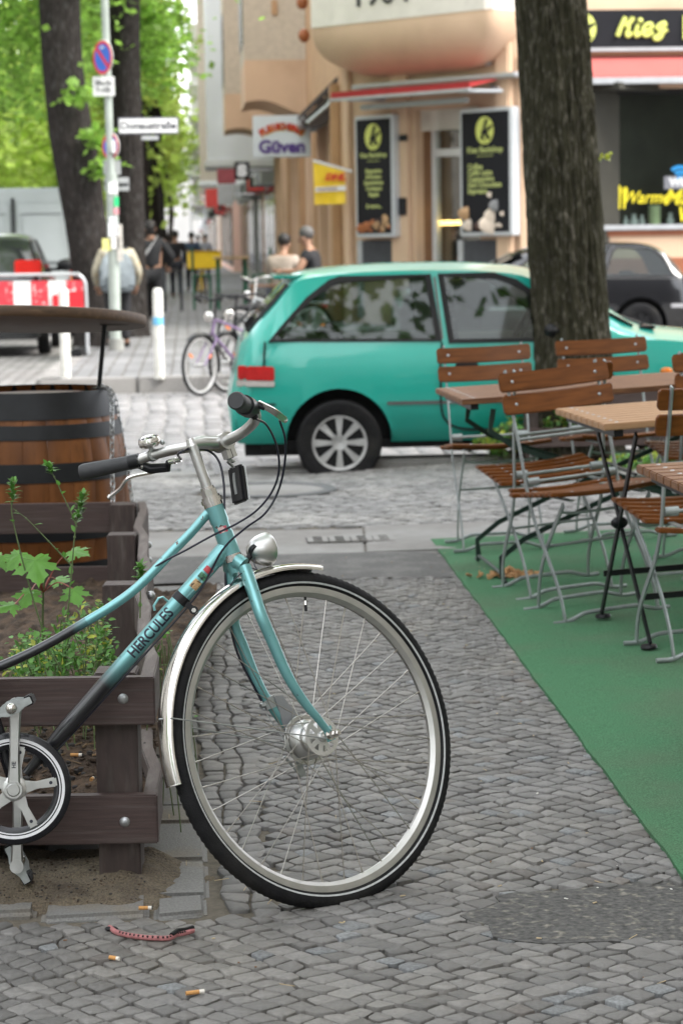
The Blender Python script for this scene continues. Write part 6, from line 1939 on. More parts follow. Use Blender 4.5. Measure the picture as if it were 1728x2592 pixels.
def logo(mb, M, r_):
    """round leaf-split emblem with a script k cut out of it"""
    n_ = 40
    L_ = [(r_*.84*cos(2*pi*k/n_), r_*sin(2*pi*k/n_)) for k in range(n_)]
    mb.prism(L_, 0, .012, M, 0)
    kk = MB(); text_mesh(kk, 'k', r_*2.0, M @ Matrix.Translation((0, 0, .014)), shear=.35, bold=r_*.05, ext=.003)
    mb.add(kk.v, kk.f, 1)
    mb.prism([(r_*.05, -r_*.9), (r_*.12, -r_*.9), (-r_*.25, r_*.0), (-r_*.34, -.05*r_)], .012, .016, M, 1)
mb = MB(); s_, z_ = rwp(1338, 66, .15); logo(mb, frame(RP(s_, z_, .15), VX, (0, 0, 1), RN), .24); mb.build('logo', [m_lime, m_board], sg, world=True, smooth=False)
aw = thing('awning', RP(sw0, 4.1, .3), 'pale red awning rolled half out above the shop window', 'awning')
za, zb3 = rwp(1450, 132)[1], rwp(1450, 182, .55)[1]
mb = MB(); a = RP(sw0-.75, za, .05); b_ = RP(sw0-.75, zb3+.03, .55)
mb.obox(a, VX*5.2, b_-a, V((0, 0, .02))); mb.build('cloth', m_redlt, aw, world=True)
MB().obox(RP(sw0-.77, zb3-.07, .53), VX*5.25, RN*.06, V((0, 0, .10))).build('front_bar', m_greym, aw, world=True, bevel=.01)
MB().obox(RP(sw0-.77, za+.03, .0), VX*5.25, RN*.12, V((0, 0, .14))).build('cassette', m_brownd, aw, world=True)

# --- menu boards on the chamfer
def menuboard(x0, x1, y0, y1, lines, align, label, food, lx):
    off = .24
    s0, zt_ = chp(x0, y0, off); s1, _ = chp(x1, y0, off); zb_2 = chp(x0, y1, off)[1]
    t = thing('menu_board', CP((s0+s1)/2, zb_2, off), label, 'sign', 'black menu boards beside the bakery door')
    wallpiece(CP, s0, s1, zb_2, zt_, .04, off).build('case', mat('silver_case', (.55, .57, .58), .35, .3, var=.05), t, world=True, bevel=.02)
    wallpiece(CP, s0+.06, s1-.06, zb_2+.06, zt_-.06, off, off+.006).build('panel', m_board, t, world=True, smooth=False)
    W_, H_ = s1-s0, zt_-zb_2; cx = (s0+s1)/2
    mb = MB(); logo(mb, frame(CP(cx, zt_-H_*.175, off+.006), CD, (0, 0, 1), CNr), H_*.108); mb.build('logo', [m_lime, m_board], t, world=True, smooth=False)
    mb = MB(); text_mesh(mb, 'Kiez Backshop', W_*.115, frame(CP(cx, zt_-H_*.325, off+.012), CD, (0, 0, 1), CNr), bold=.004, ext=.001)
    ln_ = MB(); ln_.obox(CP(cx-W_*.16, zt_-H_*.375, off+.01), CD*W_*.32, CNr*.002, V((0, 0, .012)))
    mb.add(ln_.v, ln_.f)
    for k, tx_ in enumerate(lines):
        if tx_: text_mesh(mb, tx_, W_*.105, frame(CP(s0+W_*lx, zt_-H_*(.455+.048*k), off+.012), CD, (0, 0, 1), CNr), bold=.004, ext=.001, align=align)
    mb.build('lettering', m_limed, t, world=True, smooth=False)
    rg = random.Random(int(x0)); pic = MB()
    for sx__, zz, r_, c_ in food(rg):
        pic.ball(CP(s0+.06+(W_-.12)*sx__, zb_2+.06+(H_-.12)*zz, off+.006), r_, 10, mi=c_, sc=(1.15, .12, .8))
    pic.build('printed_picture', [mat('crust', (.35, .11, .03), .5, var=.3, vs=14), mat('toast', (.42, .25, .12), .5, var=.3, vs=14), mat('cocoa', (.06, .025, .015), .5, var=.2), mat('porcelain', (.62, .52, .42), .4, var=.1), mat('smoke', (.2, .2, .2), .7, var=.2)], t, world=True)
def food1(rg):
    L_ = []
    for k in range(60):
        x = rg.random(); z = rg.uniform(.02, .06+.12*x); L_.append((min(.95, max(.05, x)), z, rg.uniform(.03, .06), 0 if x < .55 else rg.choice((1, 1, 2, 0))))
    return L_
def food2(rg):
    L_ = [(.12, .16, .14, 1), (.10, .17, .10, 2), (.68, .14, .14, 3), (.68, .16, .11, 1), (.88, .15, .05, 3), (.66, .065, .2, 3), (.18, .06, .12, 3), (.4, .05, .1, 2), (.75, .22, .12, 4), (.62, .31, .06, 3)]
    for k in range(12): L_.append((rg.uniform(.5, .95), rg.uniform(.04, .07), .03, 3))
    return L_
menuboard(812, 902, 268, 546, ['Baguettes', 'Brötchen', 'Sandwiches', 'Croissant', 'Bagels', '', '& more...'], 'CENTER', 'smaller black menu board with round lime logo, left of the bakery door', food1, .5)
menuboard(1053, 1174, 252, 543, ['Coffee', 'Caffè Latte', 'Cappuccino', 'Hot Chocolate', 'Espresso'], 'LEFT', 'larger black menu board with a coffee cup picture, right of the bakery door', food2, .17)
# --- red awning over the door
aw = thing('awning', CP(CW/2, 3.9, .3), 'narrow dark red awning with grey bars over the bakery corner door', 'awning')
s0, za = chp(796, 205, .35); s1 = chp(1172, 182, .35)[0]
zc1 = chp(800, 207, .25)[1]; zb3 = chp(800, 231, .86)[1]; zct = chp(800, 196, .25)[1]
MB().obox(CP(s0, zc1, .0), CD*(s1-s0), CNr*.26, V((0, 0, zct-zc1))).build('cassette', m_greym, aw, world=True, bevel=.02)
MB().obox(CP(s0+.12, zc1-.02, .22), CD*(s1-s0-.5), CNr*.62+V((0, 0, zb3-zc1+.09)), V((0, 0, .012))).build('cloth', m_redcloth, aw, world=True)
MB().obox(CP(s0+.13, zb3+.03, .845), CD*(s1-s0-.52), CNr*.006, V((0, 0, zc1-zb3-.10))).build('valance', m_redcloth, aw, world=True)
MB().obox(CP(s0+.10, zb3-.0, .84), CD*(s1-s0-.46), CNr*.06, V((0, 0, .05))).build('front_bar', m_greym, aw, world=True, bevel=.01)
za = zc1
for s_ in (s0+.45, s1-.6):
    MB().tube([CP(s_, za-.1, .1), CP(s_+.5, za-.22, .45), CP(s_, zb3+.02, .86)], .03, 6).build('folding_arm', m_greym, aw, world=True)
MB().obox(CP(s0+.5, zb3-.14, .5), CD*(s1-s0-1.2), CNr*.08, V((0, 0, .08))).build('lamp_rail', m_dull, aw, world=True, bevel=.02)

# --- left-hand flank along the street
w = MB(); wallpiece(LP, 0, 27.6, 0, 17, -.4, 0, w); B_(w, 'flank_wall', m_tan)
rg = random.Random(12)
s_ = .5; k = 0
while s_ < 27:
    wd = rg.uniform(.35, .55)
    B_(wallpiece(LP, s_, s_+wd, 0, 4.0, 0, rg.uniform(.10, .2)), 'pilaster', m_peach if k % 3 else m_tan, bevel=.03)
    g0 = s_+wd+.15; g1 = g0+rg.uniform(.9, 1.3)
    B_(wallpiece(LP, g0, g1, .7, 3.2, 0, .03), 'ground_window', m_brownd if k % 2 else m_pane, bevel=.01)
    B_(wallpiece(LP, g0-.08, g1+.08, .58, .7, 0, .12), 'window_sill', m_cream, bevel=.01)
    s_ = g1+.2; k += 1
def bay_box(P, s0, s1, off, z0, z1, zsplit, ma, mb_, par, nm='bay'):
    """street bay with a curved under-edge"""
    n_ = 10; vs = []
    mb = MB()
    for s__ in (s0, s1):
        for k in range(n_+1):
            t_ = k/n_; zz = z0-.20*t_**1.5+.08*sin(t_*pi*1.6)
            vs.append(P(s__, zz, off*(1-t_)))
        for k in range(n_+1): vs.append(P(s__, zsplit, off*(1-k/n_)))
    N = 2*(n_+1)
    fs = []
    for k in range(n_):
        fs.append((k, k+1, n_+1+k+1, n_+1+k)); fs.append((N+k, N+n_+1+k, N+n_+2+k, N+k+1)); fs.append((k, N+k, N+k+1, k+1))
    fs.append((0, n_+1, N+n_+1, N))
    mb.add(vs, fs); lo = mb.build(nm+'_underside', ma, par, world=True, ang=40)
    up_ = wallpiece(P, s0, s1, zsplit, z1, 0, off+.004).build(nm, mb_, par, world=True)
    return up_
zb1 = 3.95
q = bay_box(LP, 11.4, 15, 1.32, 4.35, 16, 5.25, m_peach, m_rough, bld)
B_(wallpiece(LP, 11.36, 11.4, 6.2, 6.5, .6, .72), 'wall_vent', m_tan, q)
bay_box(LP, 23.2, 26.5, 1.55, 4.35, 16, 5.3, m_peach, m_rough, bld)
for s0 in (11.8, 13.4, 23.5, 25.0):
    off = 1.325 if s0 < 20 else 1.555
    for z in (5.6, 9.0, 12.4): B_(wallpiece(LP, s0, s0+1.0, z, z+1.8, off, off+.03), 'bay_window', m_pane)
# flank awning seen from its end
aw = thing('awning', LP(1.5, 3.9, .5), 'dark awning with bare metal arms sloping from the left flank, above the butcher sign', 'awning')
pA = dp(800*K, 163*K, 39.5); pB = dp(692*K, 272*K, 40.2)
m_awd = mat('dark_awning', (.06, .045, .04), .7, var=.2)
dd_ = pB-pA
MB().obox(pA, dd_, UX*3.6, V((0, 0, .10))).build('cloth', m_awd, aw, world=True)
for q_ in (.0, 1.0, 2.0, 3.3):
    up0 = pA+UX*q_+V((.1, -.1, -.38-q_*.05))
    MB().tube([up0, pA+dd_*.5+UX*q_+V((0, -.1, -.42)), pB+UX*q_+V((.02, -.1, -.06))], .06, 6).build('arm', m_awd if q_ < 1.5 else m_dull, aw, world=True)
YF_ = 39.45
fq = [dp(x*K, y*K, YF_) for x, y in ((806, 168), (700, 268), (716, 292), (745, 285), (806, 232))]
MB().add(fq+[p+V((-.02, .25, 0)) for p in fq], [(0, 1, 2, 3, 4), (9, 8, 7, 6, 5)]+[(k, 5+k, 5+(k+1) % 5, (k+1) % 5) for k in range(5)]).build('folded_cloth', m_awd, aw, world=True, smooth=False)
MB().tube([dp(806*K, 196*K, YF_-.1), dp(705*K, 283*K, YF_-.1)], .035, 6).build('light_arm', m_dull, aw, world=True)
MB().obox(pA+V((.05, -.05, -.28)), dd_*.62, UX*3.4, V((0, 0, .08))).build('side_panel', m_awd, aw, world=True)
MB().obox(pB+V((0, -.1, -.12)), UX*3.7, V((.09, 0, 0)), V((0, 0, .14))).build('front_bar', m_greym, aw, world=True, bevel=.02)

# butcher's sign
yb_ = 41.6
t = thing('butcher_sign', dp(648*K, 362*K, yb_), 'white hanging sign with red arched and purple lettering over the pavement', 'sign')
a, b_, c_ = dp(582*K, 362*K, yb_), dp(714*K, 360*K, yb_), dp(583*K, 266*K, yb_)
sx__ = (b_-a); sx__.z = 0; Hs = c_.z-a.z; Ws = sx__.length; sxn = sx__.normalized(); sn = V((sxn.y, -sxn.x, 0)); sn = sn if sn.y < 0 else -sn
MB().obox(a, sx__, -sn*.14, V((0, 0, Hs))).build('panel', mat('sign_white', (.62, .64, .66), .4, var=.04), t, world=True, bevel=.015)
mb = MB(); text_mesh(mb, 'Güven', Ws*.30, frame(a+sx__*.5+V((0, 0, Hs*.24))+sn*.006, sxn, (0, 0, 1), sn), bold=.014, ext=.004, sx=1.02); mb.build('purple_lettering', mat('purple_vinyl', (.085, .035, .20), .5, var=0), t, world=True, smooth=False)
for mm_, dx, nm in ((mat('yellow_vinyl', (.75, .5, .02), .5, var=0), .012, 'yellow_lettering'), (mat('red_vinyl', (.5, .02, .015), .5, var=0), 0, 'red_lettering')):
    mb = MB(); word = 'FLEISCHEREI'
    for k, chh in enumerate(word):
        a_ = R(90+34-68*k/(len(word)-1)); rr_ = Ws*.62; cx = a+sx__*.5+V((0, 0, Hs*.66-rr_*.92))
        pos = cx+sxn*(rr_*cos(a_)+dx)+V((0, 0, rr_*sin(a_)-dx*1.2))+sn*(.006 if dx else .012)
        xx = sxn*sin(a_)-V((0, 0, cos(a_))); text_mesh(mb, chh, Ws*.155, frame(pos, xx, sxn*cos(a_)+V((0, 0, sin(a_))), sn), bold=.010, ext=.003)
    mb.build(nm, mm_, t, world=True, smooth=False)
MB().tube([a+sx__+V((0, .05, Hs*.8)), a+sx__+V((.35, .1, Hs*.8))], .03, 6).build('bracket', m_greym, t, world=True)
# yellow flag
yf = 38.2
t = thing('flag', dp(806*K, 391*K, yf), 'yellow parcel shop flag on a short white pole beside the smaller menu board', 'flag')
pA, pB = dp(809*K, 394*K, yf), dp(718*K, 369*K, yf)
MB().tube([pA, pB], .022, 8).build('pole', m_whitef, t, world=True)
mb = MB(); n_ = 14; vs = []
tl0, tr0, bl0, br0 = dp(719*K, 371*K, yf), dp(791*K, 391*K, yf), dp(722*K, 470*K, yf), dp(794*K, 468*K, yf)
for j in range(9):
    for i in range(n_+1):
        u, v_ = i/n_, j/8; p = tl0.lerp(tr0, u).lerp(bl0.lerp(br0, u), v_); vs.append(p+V((0, .05*sin(u*6)*v_, 0)))
mb.add(vs, [(j*(n_+1)+i, j*(n_+1)+i+1, (j+1)*(n_+1)+i+1, (j+1)*(n_+1)+i) for j in range(8) for i in range(n_)])
fo = mb.build('cloth', m_yellow, t, world=True)
fp = dp(769*K, 407*K, yf-.09); fx = V((1, 0, -.02))
mb = MB(); text_mesh(mb, 'DHL', .14, frame(fp, fx, (0, 0, 1), (0, -1, 0)), shear=.3, bold=.012, ext=.002, sx=1.2); mb.build('red_lettering', mat('flag_red', (.6, .06, .01), .5, var=0), fo, world=True, smooth=False)
fa = dp(724*K, 441*K, yf-.085); fb_ = dp(794*K, 437*K, yf-.085)
MB().obox(fa, fb_-fa, V((0, .004, 0)), V((0, 0, .075))).build('white_band', m_whitef, fo, world=True, smooth=False)
mb = MB(); text_mesh(mb, 'PAKETSHOP', .062, frame(fa.lerp(fb_, .38)+V((0, -.006, .036)), fb_-fa, (0, 0, 1), (0, -1, 0)), ext=.001, bold=.002); mb.build('band_lettering', mat('flag_grey', (.25, .12, .1), .5, var=0), fo, world=True, smooth=False)

# ------------------------------------------------------------------ the street behind
m_w2 = mat('white_render', (.82, .83, .86), .85, var=.06, vs=1); m_g2 = mat('grey_render', (.38, .38, .36), .85, var=.12, vs=1.2)
m_pink = mat('pink_render', (.78, .5, .43), .85, var=.06, vs=.6); m_pale = mat('pale_render', (.72, .70, .66), .85, var=.06, vs=.5)
m_awnred = mat('shop_red', (.65, .06, .05), .6, var=.1)
def street_house(s0, s1, off, hgt, mu, mg, label, bays=(), seed=1):
    t = thing('town_house', LP((s0+s1)/2, 0, 0), label, 'building', 'houses along the street'); rg = random.Random(seed)
    wallpiece(LP, s0, s1, 4.0, hgt, -3, off).build('upper_wall', mu, t, world=True)
    wallpiece(LP, s0, s1, 0, 4.0, -3, off-.02).build('ground_floor', mg, t, world=True)
    wallpiece(LP, s0, s1, 4.0, 4.25, off, off+.22).build('cornice', m_whitef, t, world=True, bevel=.04)
    wallpiece(LP, s0-.2, s1+.2, hgt, hgt+.4, -3, off+.4).build('eaves', m_greym, t, world=True)
    s_ = s0+.6
    while s_ < s1-1.2:
        MB_ = wallpiece(LP, s_, s_+1.5, .3, 3.1, off-.02, off+.05).build('shop_front', rg.choice((m_pane, m_brownd, m_pane)), t, world=True, bevel=.02)
        if rg.random() < .5: wallpiece(LP, s_-.1, s_+1.6, 3.15, 3.6, off, off+rg.uniform(.1, .6)).build('fascia_sign', rg.choice((m_whitef, m_awnred, m_greym, m_trimblk)), t, world=True)
        for z in (5.2, 8.6, 12.0):
            if z+2 < hgt: w_ = wallpiece(LP, s_+.2, s_+1.2, z, z+1.9, off, off+.04).build('window', m_pane, t, world=True); wallpiece(LP, s_+.1, s_+1.3, z-.15, z, off, off+.16).build('sill', m_whitef, w_, world=True)
        s_ += 2.3
    for b0_, b1_, bo in bays:
        wallpiece(LP, b0_, b1_, 3.72, hgt-2, off, off+bo).build('bay', mu, t, world=True, bevel=.03)
        wallpiece(LP, b0_-.06, b1_+.06, 3.55, 3.76, off, off+bo+.08).build('bay_ledge', m_whitef, t, world=True, bevel=.03)
    return t
street_house(27.65, 48, 0, 18, m_w2, m_g2, 'white house with a plain white bay, next along the street beyond the corner building', ((28.4, 32, 1.98),), 3)
street_house(48.05, 72, .1, 17, m_rough, m_g2, 'grey-beige house beyond the white bay with small balconies', ((50, 52.5, 2.0), (61, 64, 1.8)), 4)
street_house(72.05, 112, .5, 18, m_pink, m_pink, 'pale pink house far along the street', ((76, 80, 1.3), (95, 99, 1.3)), 5)
street_house(112.05, 330, .8, 19, m_pale, m_pale, 'pale houses at the far end of the street', ((130, 136, 1.4), (160, 166, 1.4)), 6)
# scaffold at the far end
t = thing('scaffold', LP(100, 0, 2.4), 'pale scaffold standing on the pavement far along the street', 'scaffold')
mb = MB()
for k in range(6):
    for o_ in (1.4, 2.4): mb.tube([LP(118+k*2.5, 0, o_), LP(118+k*2.5, 17, o_)], .05, 5)
for z in range(2, 17, 2):
    for o_ in (1.4, 2.4): mb.tube([LP(118, z, o_), LP(130.5, z, o_)], .05, 5)
mb.build('tubes', m_greym, t, world=True)
mb = MB()
for z in range(2, 17, 2): mb.obox(LP(118, z, 1.4), UX*12.5, LN*1.0, V((0, 0, .06)))
mb.build('decks', m_pale, t, world=True)
# street-side things by the far shops: two small signs, boards
for x, y, w_, h_, Y, m, lab in ((520, 405, 42, 34, 55, mat('dull_red_sign', (.3, .06, .07), .6, var=.2), 'dull red hanging sign below the white bay'), (556, 392, 34, 40, 53.5, m_trimblk, 'black square projecting sign beside the butcher sign'), (487, 455, 30, 42, 80, m_awnred, 'bright red sign far along the street'), (518, 447, 36, 46, 57, m_greym, 'pale grey projecting box sign under the dull red sign')):
    q = dp(x*K, y*K, Y); sc_m = Y/FPX*K
    t = thing('projecting_sign', q, lab, 'sign')
    MB().box((0, 0, 0), (w_*sc_m, .12, h_*sc_m)).build('panel', m, t, bevel=.02)
    MB().tube([(w_*sc_m*.5, .0, 0), (w_*sc_m*.5+.5, .02, 0)], .03, 6).build('bracket', m_greym, t)
mb = MB(); text_mesh(mb, 'S', .34, frame(dp(556*K, 393*K, 53.4), (1, 0, 0), (0, 0, 1), (0, -1, 0)), bold=.03, ext=.01, sx=1.2); o = mb.build('sign_letter', m_whitef, bpy.data.objects['projecting_sign.001'], world=True, smooth=False)

# ------------------------------------------------------------------ sign pole
m_pole = mat('grey_green_pole', (.36, .40, .36), .5, .2, var=.12, vs=6)
m_signblue = mat('sign_blue', (.03, .13, .55), .35, var=.04); m_signred = mat('sign_red', (.62, .02, .03), .35, var=.04); m_signw = mat('sign_plate', (.68, .68, .66), .4, var=.06); m_signback = mat('sign_back', (.42, .43, .43), .5, .3, var=.1)
PB = gp(268*K, 805*K); 
YP = PB.y
def pp_(x, y, d=0.): return dp(x*K, y*K, YP-d)
pole = thing('sign_pole', PB, 'grey-green street sign pole with round no-parking sign and white street name plate', 'sign pole')
mb = MB(); mb.tube([pp_(266, 800), pp_(262, 600), pp_(256, 400)], .074, 14); mb.build('lower_pole', m_pole, pole, world=True)
mb = MB(); mb.tube([pp_(256, 410), pp_(250, 250), pp_(243, 60), pp_(240, -20), pp_(239, -60)], .05, 12); mb.build('upper_pole', m_pole, pole, world=True)
mb = MB(); mb.tube([pp_(268, 808), pp_(268, 778)], .10, 14); mb.build('pole_foot', mat('pole_concrete', (.25, .25, .23), .9, var=.2), pole, world=True, bevel=.01)
def round_sign(x, y, d, yaw, front=True, r_=.215):
    c = pp_(x, y, d); nrm = V((sin(yaw), -cos(yaw), 0)); ax_ = V((cos(yaw), sin(yaw), 0))
    M = frame(c, ax_, (0, 0, 1), nrm)
    mb = MB(); mb.lathe([(0, 0), (r_, 0), (r_+.008, -.008), (r_, -.014), (0, -.014)], 40, M); s = mb.build('no_parking_sign', m_signw if front else m_signback, pole, world=True)
    if front:
        MB().ring([(r_*.80, .001), (r_*.985, .001), (r_*.985, .003), (r_*.80, .003)], 40, M).build('red_rim', m_signred, s, world=True)
        MB().lathe([(0, .0022), (r_*.80, .0022), (r_*.8, 0)], 40, M).build('blue_field', m_signblue, s, world=True)
        mb = MB(); mb.prism([(-r_*.62, r_*.46), (-r_*.46, r_*.62), (r_*.62, -r_*.46), (r_*.46, -r_*.62)][::-1], .0025, .0045, M); mb.build('red_bar', m_signred, s, world=True)
        MB().prism([(-r_*.25, r_*.52), (r_*.25, r_*.52), (0, r_*.7)], .0026, .004, M).build('white_arrow', m_signw, s, world=True)
round_sign(236, 132, .10, R(-50))
round_sign(254, 336, -.02, R(-46), r_=.17)
def plate(nm, x0, y0, x1, y1, d, m, lines=(), size=.08, par=pole, mt=None, bevel=.006, frame_m=None):
    a, b_ = pp_(x0, y1, d), pp_(x1, y1, d); h_ = pp_(x0, y0, d).z-a.z; v_ = b_-a
    v_.z *= .3
    o = MB().obox(a, v_, V((0, .02, 0)), V((0, 0, h_))).build(nm, frame_m or m, par, world=True, bevel=bevel)
    if frame_m: MB().obox(a+v_*.025+V((0, -.006, h_*.1)), v_*.95, V((0, .005, 0)), V((0, 0, h_*.8))).build('plate_face', m, o, world=True)
    mb = MB()
    for k, tx_ in enumerate(lines): text_mesh(mb, tx_, size, frame(a+v_*.5+V((0, -.008, h_*(.5+(.5*(len(lines)-1)-k)*.36))), v_, (0, 0, 1), (0, -1, 0)), bold=.004, ext=.001)
    if lines: mb.build('lettering', mt or m_trimblk, o, world=True, smooth=False)
    return o
plate('time_plate', 214, 176, 264, 221, .08, m_signw, ('Mo-Sa', '7-18h'), .082, mt=mat('grey_print', (.2, .2, .2), .5, var=0))
plate('street_name_sign', 272, 270, 411, 309, .06, mat('street_plate', (.78, .78, .77), .4, var=.03), ('Donaustraße',), .135, frame_m=mat('plate_frame', (.14, .14, .16), .5, var=.1), mt=mat('dark_print', (.07, .07, .08), .5, var=0))
plate('house_number_sign', 325, 312, 365, 322, .06, m_signback, (), .05)
plate('sign_strip', 257, 322, 266, 352, .12, m_signw, ())
plate('sign_back_plate', 238, 368, 278, 402, -.07, m_signback, ())
plate('sign_back_plate', 240, 408, 297, 439, -.07, m_signback, ('Lieferzone',), .07)
plate('clamp', 246, 345, 266, 350, .08, m_signback, ())
for x0, y0, x1, y1, c in ((250, 419, 271, 445, (.75, .75, .74)), (263, 452, 273, 474, (.03, .6, .2)), (262, 478, 273, 492, (.7, .3, .33)), (250, 512, 273, 542, (.74, .74, .76)), (236, 548, 256, 575, (.68, .66, .22)), (252, 545, 274, 572, (.72, .7, .66)), (270, 515, 283, 600, (.5, .47, .42)), (251, 498, 268, 511, (.66, .66, .7))):
    plate('sticker', x0, y0, x1, y1, .085, mat('sticker_paper', c, .6, var=.2, vs=12), (), bevel=0)

# bollards
m_bol = mat('scuffed_white_bollard', (.66, .65, .6), .6, var=.12, vs=8, col2=(.2, .19, .17), c2scale=9, c2lo=.6, c2hi=.68)
for x, lab, blue in ((152, 'white scuffed bollard half hidden behind the barrel table top', False), (367, 'white scuffed bollard with a blue band, standing alone at the corner kerb', True)):
    b0_ = gp(x*K, 868*K); tp_ = dp(x*K, 662*K, b0_.y)
    t = thing('bollard', b0_, lab, 'bollard', 'white bollards at the far kerb'); hh = tp_.z
    MB().lathe([(.052, -.01), (.052, hh-.05), (.048, hh-.02), (.034, hh), (0, hh+.004)], 20).build('post', m_bol, t)
    MB().ring([(.052, .1), (.056, .1), (.056, .14), (.052, .14)], 20).build('collar', m_bol, t)
    if blue: MB().ring([(.052, hh-.37), (.0535, hh-.37), (.0535, hh-.29), (.052, hh-.29)], 20).build('blue_band', mat('blue_sticker', (.15, .45, .7), .5, var=.2), t)
# barrier
YBr = 28.4
t = thing('construction_barrier', dp(120*K, 800*K, YBr), 'red and white striped construction barrier with grey tube frame at the left', 'barrier'); t.location.z = 0
def qb(x, y): return dp(x*K, y*K, YBr)
mb = MB(); zt_ = qb(100, 631).z; xr_ = qb(197, 640).x; xl_ = xr_-2.2
mb.tube(spline([(xr_, YBr, .02), (xr_, YBr, zt_-.25), (xr_-.02, YBr, zt_-.08), (xr_-.10, YBr, zt_-.005), (xr_-.25, YBr, zt_), (xl_+.25, YBr, zt_), (xl_+.1, YBr, zt_-.005), (xl_, YBr, zt_-.12), (xl_, YBr, .02)], 5), .022, 8)
mb.tube([(xl_, YBr, .42), (xr_, YBr, .42)], .018, 8)
mb.build('tube_frame', m_greym, t, world=True)
for x in (xl_+.1, xr_-.1): MB().box((x, YBr, .05), (.14, .8, .1)).build('foot', m_black, t, world=True, bevel=.02)
zb_4, zt_4 = qb(100, 726).z, qb(100, 645).z
for k in range(10):
    x1_ = xr_-.03-k*.215
    MB().box((x1_-.1075, YBr-.005, (zb_4+zt_4)/2), (.213, .02, zt_4-zb_4)).build('stripe_panel', mat('worn_red_stripe', (.55, .035, .05), .5, var=.25, vs=14, col2=(.7, .5, .48), c2scale=18, c2lo=.58, c2hi=.68) if k % 2 == 0 else m_signw, t, world=True)
wl_ = thing('warning_post', qb(152, 700), 'small red and white warning board on the barrier', 'sign')
for k in range(2):
    MB().box((qb(138+k*36, 690).x, YBr-.03, qb(140, 697-k*8).z), (.17, .012, .21)).build('red_square', m_signred, wl_, world=True)
MB().box((qb(156, 690).x, YBr-.025, qb(140, 693).z), (.20, .01, .28)).build('white_board', m_signw, wl_, world=True)
# ------------------------------------------------------------------ street trees and foliage
m_fol2 = mat('fresh_green_foliage', (.27, .46, .085), .55, var=.15, vs=.6, island=.45, transl=.6)
m_fol3 = mat('overexposed_spring_foliage', (.52, .68, .15), .6, var=.15, vs=.3, island=.35, transl=.6)  # far leaves coloured too pale: backlight and overexposure put into the colour
def street_tree(axis, crown, n, L_, label, mfol, mtr=None, seed=1, ridge=.012, nseg=90, zs=60, group='street trees', low=None, clumps=30):
    base = V(axis[0][0]); t = thing('street_tree', base, label, 'tree', group)
    trunk_mesh(axis, nseg, zs, ridge, 30, seed).build('trunk', mtr or m_barkl, t, world=True, ang=60)
    top = V(axis[-1][0]); rg = random.Random(seed); lm = MB()
    c, rad = crown; c = V(c)
    limbs(lm, top-V((0, 0, .3)), [c+V((rg.uniform(-.7, .7)*rad[0], rg.uniform(-.7, .7)*rad[1], rg.uniform(-.5, .5)*rad[2])) for k in range(7)], .12)
    lm.build('limbs', mtr or m_barkl, t, world=True)
    cm = MB(); crown_mesh(cm, c, rad, n, L_, seed, clumps)
    for (q, r_, m_) in (low or ()):
        for k in range(m_):
            p = V(q)+V((rg.gauss(0, r_), rg.gauss(0, r_), rg.gauss(0, r_*.7))); d = rdir(rg, -.8)*L_*rg.uniform(.6, 1.2); s = d.cross(V((rg.gauss(0, .5), rg.gauss(0, .5), 1))).normalized()*d.length*.42
            cm.add([p, p+d*.5+s, p+d, p+d*.5-s], [(0, 1, 2, 3)])
    cm.build('crown', mfol, t, world=True)
def px3(x, y, Y): return dp(x*K, y*K, Y)
Y1 = 31.2
def ax(pts, Y): return [(px3(x, y, Y), r_*Y/FPX*K) for x, y, r_ in pts]
street_tree(ax([(228, 812, 62), (222, 740, 50), (214, 650, 46), (196, 500, 46), (172, 350, 48), (152, 220, 46), (140, 90, 46), (136, -40, 46), (130, -190, 44)], Y1), (px3(60, -330, Y1), (3.4, 3.8, 2.3)), 9000, .14,
            'thick dark trunk leaning left behind the barrier, leftmost of the street trees', m_fol2, seed=11, low=((px3(20, 30, Y1+1.), .7, 1300), (px3(55, 90, Y1+2), .5, 910), (px3(35, 190, Y1+4), .5, 780), (px3(220, 320, Y1-.4), .10, 72), (px3(235, 385, Y1-.4), .10, 88), (px3(170, 225, Y1-.5), .10, 36), (px3(190, 212, Y1-.5), .08, 26)), nseg=110, zs=80)
Y2 = 34.2
street_tree(ax([(303, 790, 46), (302, 700, 34), (301, 560, 31), (298, 420, 32), (292, 280, 33), (286, 140, 35), (284, 0, 36), (282, -180, 34)], Y2), (px3(200, -330, Y2), (2.6, 3.4, 2.1)), 8000, .14,
            'straight dark trunk just right of the sign pole', m_fol2, seed=12, low=((px3(328, 40, Y2+2), .30, 700), (px3(350, 95, Y2+4), .30, 600), (px3(335, 150, Y2+3), .32, 600), (px3(225, 60, Y2+3), .4, 560), (px3(225, 180, Y2+5), .4, 320)), nseg=90, zs=60)
rg = random.Random(50)
labs = ['slim dark trunk with light green crown behind the walking person', 'street tree in the row farther along the left pavement']
for k, (Y, dx, n_, L_) in enumerate(((44, .3, 3600, .3), (55, 0, 3600, .34), (67, .2, 3200, .4), (80, 0, 3000, .45), (96, 0, 2600, .55), (116, 0, 2400, .65), (140, 0, 2200, .8), (170, 0, 2000, 1.0))):
    x = -3.15-.064*(Y-30.5)+dx; zc = 6.6+.012*(Y-44)
    street_tree([((x, Y, 0), .2), ((x+.02, Y, 1.5), .15), ((x+rg.uniform(-.2, .2), Y, 3.4), .13), ((x+rg.uniform(-.3, .3), Y, 5), .12)], ((x-1.0, Y, zc), (1.35, 3.2, 2.6)), int(n_*1.7), L_*.7, labs[0] if k == 0 else labs[1], m_fol3, seed=20+k, nseg=30, zs=24, ridge=.008, group='street trees along the left pavement')
